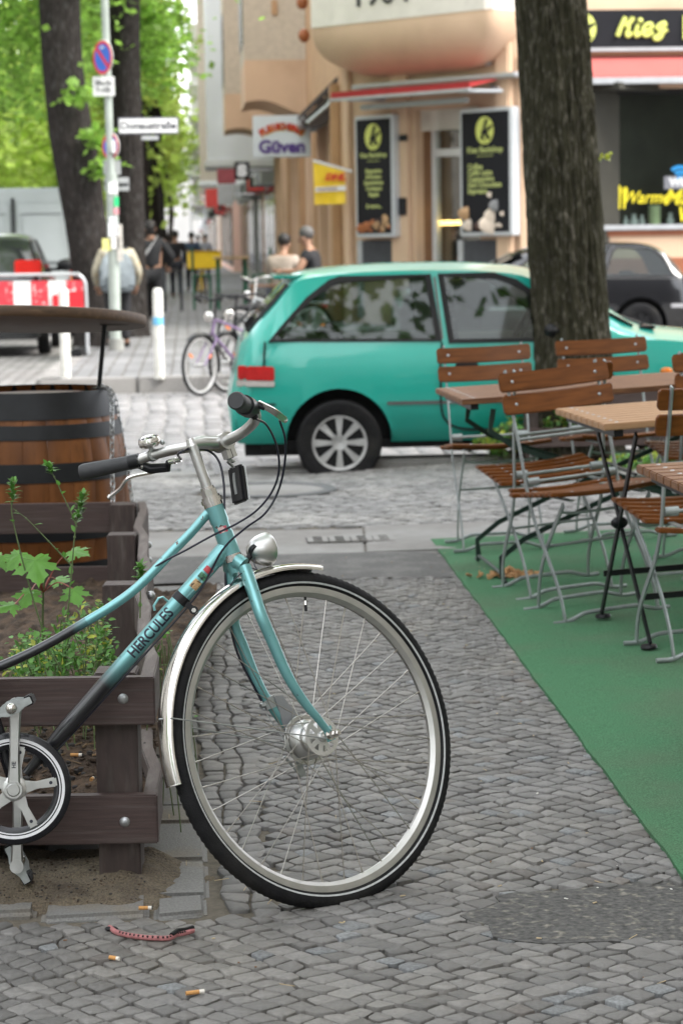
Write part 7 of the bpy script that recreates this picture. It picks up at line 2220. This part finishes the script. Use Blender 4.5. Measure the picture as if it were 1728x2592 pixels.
for k, (x, Y, n_, L_, rz) in enumerate(((-9.5, 62, 3600, .42, 3.4), (-13, 80, 3600, .5, 4.2), (-11, 100, 3200, .6, 4.2), (-16, 112, 3200, .7, 5.), (-19, 135, 3200, .85, 6.), (-15, 160, 2600, 1., 6.), (-24, 190, 2600, 1.2, 7))):
    street_tree([((x, Y, 0), .2), ((x, Y, 2.5), .15), ((x, Y, 5), .12)], ((x, Y, rz+1.2), (4.2, 4.2, rz)), int(n_*1.6), L_*.72, 'bright green tree across the street behind the white van' if k < 2 else 'bright green tree across the street in the far background', m_fol3, seed=40+k, nseg=24, zs=16, group='trees across the left-hand street')
street_tree([((-1.95, 6.4, 0), .26), ((-1.93, 6.4, 1.2), .19), ((-2.0, 6.4, 3.0), .17), ((-1.9, 6.4, 4.8), .15)], ((-1.2, 6.0, 8.0), (3.4, 4.2, 2.6)), 5200, .2, 'tree inside the long brown planter', m_foliage, m_bark, seed=77, nseg=60, zs=40)
# the houses beside and behind the viewer, out of the picture: they shade the terrace
def plain_house(loc, lx, ly, h_, m, label):
    t = thing('town_house', loc, label, 'building'); x, y = lx/2, ly/2
    MB().box((0, 0, h_/2), (lx, ly, h_)).build('wall', m, t)
    for s_ in range(int(ly/2.6)):
        for z in (.8, 4.6, 8.2, 11.8):
            for sx__ in (-1, 1):
                w_ = MB().box((sx__*(x+.02), -y+1.4+s_*2.6, z+.95), (.06, 1.15, 1.9)).build('window', m_pane, t); MB().box((sx__*(x+.06), -y+1.4+s_*2.6, z-.06), (.16, 1.35, .1)).build('sill', m_whitef, w_)
m_hb = mat('brick_brown', (.17, .145, .13), .85, var=.2, vs=3)
plain_house((9.6, -6.5, 0), 9., 32, 17, m_cream, 'cream house beside the café terrace')
o = bpy.data.objects[[k for k in bpy.data.objects.keys() if k.startswith('town_house')][-1]]
MB().box((9.6, 9.56, 8.5), (9, .1, 17)).build('reflection_sheet', mat('dark_reflection_sheet', (.05, .04, .035), .9, var=.3), o, world=True)  # dark sheet added on the unseen gable to darken the shop window reflection
plain_house((11, -41, 0), 10., 36, 18, m_g2, 'grey house behind the café terrace')
plain_house((-27, -2, 0), 10, 60, 17, m_g2, 'grey house across the left-hand street')
plain_house((-30, 78, 0), 10, 90, 18, m_hb, 'brown house across the left-hand street beyond the crossing')
plain_house((-6, -82, 0), 60, 12, 18, m_g2, 'grey house added behind the viewer to block the open sky')  # unseen house placed across the street to keep sky out of reflections
plain_house((-34, 345, 0), 46, 10, 18, m_pale, 'pale house closing the far end of the street')
for k, (x, y) in enumerate(((-4.2, -14), (-4, -28), (-12, -8), (-12, -26))):
    street_tree([((x, y, 0), .2), ((x, y, 2.5), .16), ((x, y, 5), .13)], ((x, y, 7.5), (3.6, 3.6, 3.)), 2200, .35, 'street tree behind the viewer', m_foliage, seed=90+k, nseg=24, zs=16, group='street trees behind the viewer')
# ================================================================== PEOPLE AND PARKED BICYCLES
def skin_obj(name, joints, edges, m, parent, sub=1, root=0, grow=0., rmul=1.):
    names = []
    for a, b in edges:
        for q in (a, b):
            if q not in names: names.append(q)
    me = bpy.data.meshes.new(name)
    me.from_pydata([joints[q][0] for q in names], [(names.index(a), names.index(b)) for a, b in edges], [])
    o = bpy.data.objects.new(name, me); COL.objects.link(o); o.parent = parent
    md = o.modifiers.new('skin', 'SKIN'); md.use_smooth_shade = True
    lay = me.skin_vertices[0] if me.skin_vertices else None
    if lay is None:
        bm = bmesh.new(); bm.from_mesh(me); bm.verts.layers.skin.verify(); bm.to_mesh(me); bm.free(); lay = me.skin_vertices[0]
    for i, q in enumerate(names):
        r_ = joints[q][1]; r_ = r_ if isinstance(r_, tuple) else (r_, r_)
        lay.data[i].radius = (r_[0]*rmul+grow, r_[1]*rmul+grow); lay.data[i].use_root = (i == root)
    ss = o.modifiers.new('sub', 'SUBSURF'); ss.levels = sub; ss.render_levels = sub
    dg = bpy.context.evaluated_depsgraph_get(); dg.update()
    new = bpy.data.meshes.new_from_object(o.evaluated_get(dg)); o.modifiers.clear(); o.data = new
    new.materials.clear(); new.materials.append(m)
    new.polygons.foreach_set('use_smooth', [True]*len(new.polygons))
    return o
BASEJ = dict(pel=(0, 0, .95, (.15, .10)), sp=(0, .01, 1.14, (.135, .09)), ch=(0, .02, 1.33, (.16, .10)), nb=(0, .0, 1.44, .065), nk=(0, .02, 1.50, .052), hd=(0, .03, 1.58, (.068, .082)), ht=(0, .02, 1.66, (.07, .085)), hc=(0, .01, 1.71, .05),
    sl=(-.17, .0, 1.39, .068), el=(-.235, -.02, 1.12, .048), wl=(-.25, .06, .89, .034), sr=(.17, .0, 1.39, .068), er=(.235, -.02, 1.12, .048), wr=(.25, .06, .89, .034),
    hl=(-.09, .0, .90, .095), kl=(-.10, .03, .50, .062), al=(-.10, -.02, .10, .042), tl=(-.11, .13, .035, .036), hr=(.09, .0, .90, .095), kr=(.10, .03, .50, .062), ar=(.10, -.02, .10, .042), tr=(.11, .13, .035, .036))
SPINE = [('pel', 'sp'), ('sp', 'ch'), ('ch', 'nb'), ('nb', 'nk'), ('nk', 'hd'), ('hd', 'ht'), ('ht', 'hc')]
ARMS = [('ch', 'sl'), ('sl', 'el'), ('el', 'wl'), ('ch', 'sr'), ('sr', 'er'), ('er', 'wr')]
LEGS = [('pel', 'hl'), ('hl', 'kl'), ('kl', 'al'), ('al', 'tl'), ('pel', 'hr'), ('hr', 'kr'), ('kr', 'ar'), ('ar', 'tr')]
def person(loc, rot, label, over=None, scale=1., top=None, legs=None, hair=None, sleeves='long', shoes=None, hairlong=False, skin=None):
    t = thing('person', loc, label, 'person', None, rot)
    J = {k: (V(v[:3])*scale, tuple(q*scale for q in v[3]) if isinstance(v[3], tuple) else v[3]*scale) for k, v in BASEJ.items()}
    for k, v in (over or {}).items(): J[k] = (V(v[:3])*scale, J[k][1] if len(v) < 4 else v[3])
    sk = skin or m_skin
    body = skin_obj('body', J, SPINE+ARMS+LEGS, sk, t)
    # face and hands grown onto the same mesh
    bm = bmesh.new(); bm.from_mesh(body.data)
    ex = MB(); hd = J['hd'][0]; up_ = (J['ht'][0]-J['nk'][0]).normalized(); fwd = V((0, 1, 0)); fwd = (fwd-up_*fwd.dot(up_)).normalized()
    if 'facedir' in (over or {}): pass
    sd_ = up_.cross(fwd)
    ex.ball(hd+fwd*.088*scale-up_*.005, .018*scale, 8, sc=(.8, 1, 1.3))
    for s in (-1, 1):
        ex.ball(hd+sd_*(s*.078*scale)+up_*.01, .026*scale, 8, sc=(.4, .8, 1.2)); ex.ball(hd+fwd*.074*scale+sd_*(s*.03*scale)+up_*.03*scale, .011*scale, 6)
    ex.ball(hd+fwd*.076*scale-up_*.045*scale, .02*scale, 6, sc=(1.3, .5, .35))
    for w_, e_ in (('wl', 'el'), ('wr', 'er')):
        p = J[w_][0]; d = (p-J[e_][0]).normalized(); s = d.orthogonal().normalized(); n_ = d.cross(s)
        ex.tube([p, p+d*.05*scale, p+d*.09*scale], [.03*scale, .04*scale, .036*scale], 8, flat=.5)
        for k, l_ in enumerate((.065, .08, .085, .075)):
            q = p+d*.085*scale+n_*((k-1.5)*.019*scale)
            ex.tube([q, q+d*l_*.5*scale, q+d*l_*.85*scale+s*.022*scale], .0085*scale, 6)
        ex.tube([p+d*.03*scale+n_*.034*scale, p+d*.06*scale+n_*.058*scale, p+d*.085*scale+n_*.066*scale], .01*scale, 6)
    body_me = body.data
    base = [bm.verts.new(v_) for v_ in ex.v]
    for f in ex.f:
        try: bm.faces.new([base[i] for i in f]).smooth = True
        except ValueError: pass
    bm.to_mesh(body_me); bm.free()
    g = .014*scale
    if top is not None:
        arms = ARMS if sleeves == 'long' else None
        Jt = dict(J)
        if sleeves == 'short':
            for s in 'lr':
                e_ = J['s'+s][0].lerp(J['e'+s][0], .55); Jt['e'+s] = (e_, J['e'+s][1]*1.25)
            arms = [('ch', 'sl'), ('sl', 'el'), ('ch', 'sr'), ('sr', 'er')]
        Jt['nb'] = (J['nb'][0]-V((0, 0, .02)), J['nb'][1]*1.05)
        Jt['low'] = (J['pel'][0]-V((0, 0, .05)), tuple(q*1.08 for q in J['pel'][1]))
        skin_obj('top_garment', Jt, [('low', 'sp'), ('sp', 'ch'), ('ch', 'nb')]+arms, top, t, grow=g)
    if legs is not None: skin_obj('trousers', J, [e for e in LEGS if e[1] not in ('tl', 'tr')], legs, t, grow=g)
    if shoes is not None:
        for s in 'lr': skin_obj('shoe', J, [('a'+s, 't'+s)], shoes, t, grow=.012)
    if hair is not None:
        h_ = MB(); c = J['ht'][0]; h_.ball(c-fwd*.022*scale+up_*.0, .098*scale, 14, sc=(.93, 1.0, .95)); 
        if hairlong: h_.ball(c-fwd*.09*scale-up_*.03, .055*scale, 10); h_.ball(J['hd'][0]-fwd*.045*scale, .075*scale, 10, sc=(1, .7, 1.1))
        h_.build('hair', hair, t)
    return t, J
m_blk = mat('black_cloth', (.012, .012, .014), .85, var=.25, vs=10)
m_jeans = mat('dark_trousers', (.02, .022, .03), .85, var=.25, vs=10)
m_creamc = mat('cream_patterned_cloth', (.36, .33, .25), .85, var=.3, vs=14, col2=(.3, .22, .12), c2scale=14, c2lo=.55, c2hi=.62)
m_hairb = mat('dark_hair', (.012, .009, .008), .6, var=.2); m_hairg = mat('grey_hair', (.085, .08, .075), .6, var=.3, vs=60)
m_shoe = mat('pale_shoe', (.5, .5, .5), .6, var=.2)
q = gp(274*K, 800*K); q = dp(271*K, 700*K, 30.3); q.z = 0
p1, J = person(q, R(6), 'person in a cream patterned jacket with a big grey backpack, bending behind the sign pole',
    dict(sp=(0, .04, 1.08), ch=(0, .16, 1.22), nb=(0, .26, 1.28), nk=(-.02, .31, 1.31), hd=(-.04, .38, 1.33), ht=(-.05, .43, 1.38), hc=(-.05, .46, 1.41), sl=(-.19, .16, 1.24), sr=(.19, .16, 1.24), el=(-.285, .10, 1.0), er=(.285, .10, 1.0), wl=(-.25, .28, .82), wr=(.25, .28, .82)), 1., m_creamc, m_blk, m_hairb, shoes=m_blk)
bp1 = MB()
bp1.add([(sx__*w, y, z) for z, w, y0, y1 in ((.74, .20, -.02, -.24), (.80, .235, -.0, -.30), (1.05, .225, .02, -.27), (1.22, .17, .05, -.17), (1.27, .11, .07, -.08)) for sx__, y in ((-1, y0), (1, y0), (1, y1), (-1, y1))],
        [(3, 2, 1, 0), (16, 17, 18, 19)]+[(r_*4+k, r_*4+(k+1) % 4, r_*4+4+(k+1) % 4, r_*4+4+k) for r_ in range(4) for k in range(4)])
m_bpk = mat('grey_backpack', (.17, .195, .21), .8, var=.25, vs=9, bump=.5, bs=14)
b1_ = bp1.build('backpack', m_bpk, p1, bevel=.035)
MB().add([(sx__*w, y, z) for z, w, y0, y1 in ((.78, .15, -.27, -.36), (.98, .14, -.26, -.34)) for sx__, y in ((-1, y0), (1, y0), (1, y1), (-1, y1))], [(3, 2, 1, 0), (4, 5, 6, 7)]+[(k, (k+1) % 4, 4+(k+1) % 4, 4+k) for k in range(4)]).build('front_pocket', m_bpk, b1_, bevel=.03)
for s_ in (-1, 1): MB().flatbar(spline([(s_*.12, .06, 1.24), (s_*.13, .16, 1.33), (s_*.14, .28, 1.24), (s_*.15, .27, 1.05)], 5), .05, .012, (1, 0, 0)).build('strap', m_blk, b1_)
q = gp(352*K, 757*K); q = dp(352*K, 757*K, 37.2); q.z = 0
p2, J = person(q, R(4), 'person in black walking away with a diagonal bag strap, right of the sign pole',
    dict(kl=(-.10, .14, .52), al=(-.10, .20, .12), tl=(-.11, .34, .06), kr=(.10, .02, .49), ar=(.10, -.12, .12), tr=(.11, .0, .03), er=(.34, -.06, 1.16), wr=(.27, .10, 1.0), el=(-.26, .03, 1.12), wl=(-.22, .18, .95), sp=(0, .01, 1.14, (.17, .12)), ch=(0, .02, 1.33, (.19, .12)), pel=(0, 0, .95, (.18, .13))), 1.0, m_blk, m_blk, m_hairb, shoes=m_shoe, hairlong=True)
MB().flatbar(spline([(.10, -.02, 1.49), (.02, -.16, 1.36), (-.12, -.17, 1.16), (-.24, -.10, .98)], 6), .045, .012, (.6, 0, .7)).build('bag_strap', mat('grey_strap', (.3, .3, .3), .7, var=.1), p2)
MB().box((-.27, .0, .88), (.10, .26, .24)).build('shoulder_bag', m_blk, p2, bevel=.04)
SIT = dict(pel=(0, 0, .52), sp=(0, .02, .73), ch=(0, .06, .93), nb=(0, .07, 1.04), nk=(0, .10, 1.09), hd=(0, .13, 1.17), ht=(0, .13, 1.25), hc=(0, .12, 1.30), sl=(-.18, .06, .98), sr=(.18, .06, .98), el=(-.26, .16, .76), er=(.26, .16, .76), wl=(-.16, .40, .77), wr=(.16, .40, .77),
    hl=(-.09, .05, .50), kl=(-.12, .45, .50), al=(-.12, .42, .10), tl=(-.13, .55, .035), hr=(.09, .05, .50), kr=(.12, .45, .50), ar=(.12, .42, .10), tr=(.13, .55, .035))
qm = dp(724*K, 600*K, 33.6); qm.z = .06
pm, J = person(qm, R(75), 'person with grey hair in a black T-shirt sitting at the café table', SIT, 1.14, m_blk, m_jeans, m_hairg, 'short', m_blk)
qa = dp(645*K, 600*K, 34.6); qa.z = .02
pa_, J = person(qa, R(-25), 'person in a beige-grey top sitting opposite the person in the black T-shirt', SIT, 1.1, mat('beige_grey_cloth', (.34, .28, .23), .85, var=.12, vs=6), m_jeans, m_hairb, shoes=m_blk)
for q_, lab in ((qm, 'plain brown stool under the person in the black T-shirt'), (qa, 'plain brown stool under the person in the beige-grey top')):
    t = thing('stool', (q_.x, q_.y, 0), lab, 'stool'); MB().lathe([(0, .44), (.17, .44), (.18, .41), (0, .40)], 20).build('seat', m_wood2, t)
    for k in range(4):
        a = pi/4+k*pi/2; MB().tube([(.12*cos(a), .12*sin(a), .41), (.17*cos(a), .17*sin(a), 0)], .014, 6).build('leg', m_wood2, t)
tq = (qm+V((-.62, .3, 0))); t = thing('cafe_table', (tq.x, tq.y, 0), 'small wooden café table between the two seated people', 'table')
MB().box((0, 0, .73), (.7, .6, .03)).build('table_top', m_wood2, t, bevel=.006)
for sx__ in (-1, 1):
    for sy in (-1, 1): MB().box((sx__*.3, sy*.25, .36), (.04, .04, .71)).build('leg', m_wood2, t)
cl = [mat('far_blue_cloth', (.06, .09, .16), .8, var=.2), mat('far_grey_cloth', (.3, .3, .33), .8, var=.2), mat('far_red_cloth', (.3, .05, .05), .8, var=.2), m_blk]
for k, (x, Y, rot, lab) in enumerate(((441, 66, 10, 'person in dark blue far along the pavement, left of the yellow cargo bicycle'), (472, 82, 185, 'person in pale grey far along the pavement above the yellow cargo bicycle'), (404, 58, 0, 'person in black with dark trousers far along the pavement under the trees'), (455, 96, 180, 'small person in red at the far end of the pavement'))):
    q = dp(x*K, 600*K, Y); q.z = .0
    person(q, R(rot), lab, dict(kl=(-.10, .12, .5), al=(-.10, .14, .1), tl=(-.1, .27, .05)), .98, cl[(k+0) % 4] if k < 2 else cl[(5-k) % 4] if k == 2 else cl[2], m_jeans, m_hairb, shoes=m_blk)

# ---- parked bicycles
def bike2(loc, head, label, fcol, wr=.30, steer=0., seatc=None, chromebar=False, yellow=False):
    t = thing('bicycle', loc, label, 'bicycle', 'bicycles parked at the far corner' if not yellow else None, head)
    # local: x forward, z up, origin under the rear hub
    Mr = frame((0, 0, wr), (1, 0, 0), (0, 0, 1), (0, -1, 0)); L_ = 1.02
    def wheel_(parent, M, nm):
        tp_ = [(wr-.017+.017*cos(2*pi*k/8), .017*sin(2*pi*k/8)) for k in range(8)]
        w = MB().ring(tp_, 48, M).build(nm, m_tyre, parent)
        MB().ring([(wr-.03, .011), (wr-.05, .009), (wr-.05, -.009), (wr-.03, -.011)], 40, M).build('rim', m_rim, w)
        sp = MB()
        for k in range(20):
            a = 2*pi*k/20; b = a+(1.2 if k % 2 else -1.2); z = .03 if k % 4 < 2 else -.03
            sp.tube([M @ V((.02*cos(b), .02*sin(b), z)), M @ V(((wr-.045)*cos(a), (wr-.045)*sin(a), 0))], .0016, 4, caps=False)
        sp.build('spokes', m_spoke, w); MB().lathe([(0, .05), (.02, .05), (.02, -.05), (0, -.05)], 12, M).build('hub', m_alu, w)
        for a in (.6, 2.7): MB().box((0, 0, 0), (.07, .03, .006), M @ Matrix.Rotation(a, 4, 'Z') @ Matrix.Translation((wr*.6, 0, 0))).build('spoke_reflector', m_orange, w, bevel=.003)
    wheel_(t, Mr, 'rear_wheel')
    ca, sa = cos(steer), sin(steer); fc = V((L_, 0, wr)); fx = V((ca, sa, 0))
    Mf = frame(fc, fx, (0, 0, 1), fx.cross(V((0, 0, 1)))); wheel_(t, Mf, 'front_wheel')
    fm = MB(); bb = V((.43, 0, .27)); st = V((.27, 0, .70)); h0 = V((.83, 0, .60)); h1 = V((.79, 0, .74))
    fm.tube([bb, h0], .017, 8); fm.tube([st+(bb-st)*.25, h1], .014, 8); fm.tube([bb, st], .015, 8); fm.tube([h0, h1], .018, 8)
    for s in (-1, 1):
        fm.tube([bb+V((0, s*.03, 0)), V((0, s*.06, wr))], .008, 6); fm.tube([st+(bb-st)*.2, V((0, s*.06, wr))], .008, 6)
    fr__ = fm.build('frame', fcol, t)
    fk = MB(); sdv = V((-sa, ca, 0))
    for s in (-1, 1): fk.tube([h0+sdv*(s*.02), h0+sdv*(s*.05)-V((0, 0, .05)), fc+sdv*(s*.055)], .010, 6)
    fk.build('fork', fcol, t)
    hb = MB(); top_ = V((.76, 0, .93)); hb.tube([h1, top_], .012, 8)
    pts = [top_+fx*a+sdv*b+V((0, 0, c)) for a, b, c in ((-.16, .30, -.02), (-.05, .29, .03), (.05, .16, .04), (.06, 0, 0), (.05, -.16, .04), (-.05, -.29, .03), (-.16, -.30, -.02))]
    hb.tube(spline(pts, 5), .0125, 8); hbo = hb.build('handlebar', m_chrome if chromebar else m_blackpl, t)
    for k in (0, 6):
        d = (pts[k]-pts[1 if k == 0 else 5]); MB().tube([pts[k]-d*.9, pts[k]], .019, 8).build('grip', m_black, hbo)
    MB().ball(top_+fx*.14-V((0, 0, .16)), .055, 10, sc=(.8, 1, 1)).build('headlight', m_chrome, t)
    sd2 = MB(); sd2.ball(st+V((-.03, 0, .14)), .13, 12, sc=(1.05, .62, .3)); sd2.ball(st+V((.08, 0, .14)), .07, 10, sc=(1.4, .45, .4)); sd2.build('saddle', seatc or m_black, t); MB().tube([st, st+V((-.02, 0, .12))], .012, 8).build('seat_post', m_chrome, t)
    for c_, M in ((V((0, 0, wr)), 0), (fc, 1)):
        g_ = MB(); vs = []; n_ = 20; a0_, a1_ = (R(20), R(200)) if M == 0 else (R(50), R(195))
        for i in range(n_+1):
            a = a0_+(a1_-a0_)*i/n_
            for z in (-.024, 0, .024):
                r_ = wr+.022-(.008 if z else 0); d = V((cos(a), 0, sin(a))) if M == 0 else fx*cos(a)+V((0, 0, sin(a)))
                vs.append(c_+d*r_+(V((0, 1, 0)) if M == 0 else sdv)*z)
        g_.add(vs, [(i*3+k, i*3+k+1, i*3+k+4, i*3+k+3) for i in range(n_) for k in range(2)]); g_.build('mudguard', m_blackpl, t)
    MB().box((-.20, 0, .62), (.03, .09, .05)).build('tail_light', m_tail, t, bevel=.008)
    rk = MB()
    for s in (-1, 1): rk.tube([(-.22, s*.06, .66), (.2, s*.06, .68)], .006, 5); rk.tube([(-.02, s*.06, .67), (0, s*.065, wr)], .005, 5)
    for x in (-.2, -.05, .1): rk.tube([(x, -.06, .665), (x, .06, .665)], .005, 5)
    rk.build('rear_rack', m_dull, t)
    ck = MB(); ck.ring([(.07, -.045), (.09, -.045), (.09, -.05), (.07, -.05)], 24, frame(bb, (1, 0, 0), (0, 0, 1), (0, -1, 0)) @ Matrix.Scale(-1, 4, (0, 0, 1))); ck.build('chainring', m_blackpl, t)
    cr_ = MB(); cr_.tube([bb+V((0, -.06, 0)), bb+V((.05, -.07, -.16))], .009, 6); cr_.tube([bb+V((0, .06, 0)), bb+V((-.05, .07, .16))], .009, 6); cr_.box(tuple(bb+V((.05, -.12, -.16))), (.09, .09, .02)); cr_.box(tuple(bb+V((-.05, .12, .16))), (.09, .09, .02)); cr_.build('crank', m_alu, t)
    MB().tube([(.38, .05, .26), (.30, .16, .01)], .008, 6).build('kickstand', m_dull, t)
    return t
m_purple = mat('lilac_frame', (.16, .11, .2), .4, .2, var=.1)
def place_bike(px, py, Y, head, wr, L_=1.02):
    c = dp(px*K, py*K, Y); return V((c.x-cos(head)*L_, c.y-sin(head)*L_, RZ+.012)), head
a_ = R(180+52)
l_, h_ = place_bike(459, 815, 22.4, a_, .30); bike2(l_, h_, 'parked bicycle with a lilac frame left of the green car, nearest of the parked bicycles', m_purple, .30, R(6))
a_ = R(180+66)
l_, h_ = place_bike(519, 812, 22.9, a_, .30); bike2(l_, h_, 'dark parked bicycle with orange reflectors squeezed between the lilac bicycle and the green car', m_blackpl, .30, R(-8))
a_ = R(180+40)
l_, h_ = place_bike(548, 770, 25.2, a_, .32); bike2(l_+V((0, 0, .14)), h_, 'parked bicycle with chrome handlebar behind the green car tail', m_dull, .32, R(5), chromebar=True)
yb2 = dp(455*K, 700*K, 54); 
cgo = bike2((yb2.x+.02, yb2.y+.5, 0), R(-80), 'yellow cargo bicycle with a big box over the front wheel, far along the pavement', m_yellow, .30, yellow=True)
MB().box((1.02, 0, .98), (.5, .74, .40)).build('cargo_box', m_yellow, cgo, bevel=.03); MB().box((1.02, 0, 1.19), (.52, .76, .03)).build('box_lid', mat('dark_yellow', (.5, .3, .02), .5, var=.1), cgo, bevel=.01)
# green benches and a tall table outside the far shops
m_bgreen = mat('bottle_green_paint', (.015, .12, .06), .5, var=.1)
for k, (x, Y, lab) in enumerate(((532, 48, 'wooden table on bottle-green legs outside the far shops, left of the seated people'),)):
    q = dp(x*K, 640*K, Y); t = thing('beer_table', (q.x, q.y, 0), lab, 'table', rot=R(4))
    MB().box((0, 0, 1.06), (.72, 1.4, .05)).build('table_top', mat('tan_planks', (.38, .26, .13), .6, var=.2), t, bevel=.01)
    for sx__ in (-1, 1):
        for sy in (-1, 1): MB().box((sx__*.28, sy*.5, .52), (.06, .06, 1.03)).build('leg', m_bgreen, t)
    for sx__ in (-1, 1):
        t2_ = thing('chair', (q.x+sx__*.62, q.y+.1, 0), 'bottle-green high chair %s of the wooden table outside the far shops' % ('left' if sx__ < 0 else 'right'), 'chair'); MB().box((0, 0, .7), (.4, .4, .04)).build('seat', m_bgreen, t2_, bevel=.01); MB().box((sx__*.19, 0, 1.02), (.04, .4, .5)).build('backrest', m_bgreen, t2_, bevel=.01)
        for a in (-1, 1):
            for b in (-1, 1): MB().box((a*.17, b*.17, .34), (.035, .035, .68)).build('leg', m_bgreen, t2_)
q = gp(399*K, 716*K); t = thing('bike_stand', q, 'dark metal bicycle stand hoop on the pavement right of the walking person', 'bicycle stand', rot=R(60))
MB().tube(spline([(-.3, 0, 0), (-.3, 0, .7), (-.22, 0, .82), (.22, 0, .82), (.3, 0, .7), (.3, 0, 0)], 5), .03, 8).build('hoop', mat('dark_steel', (.06, .07, .08), .5, .3, var=.1), t)
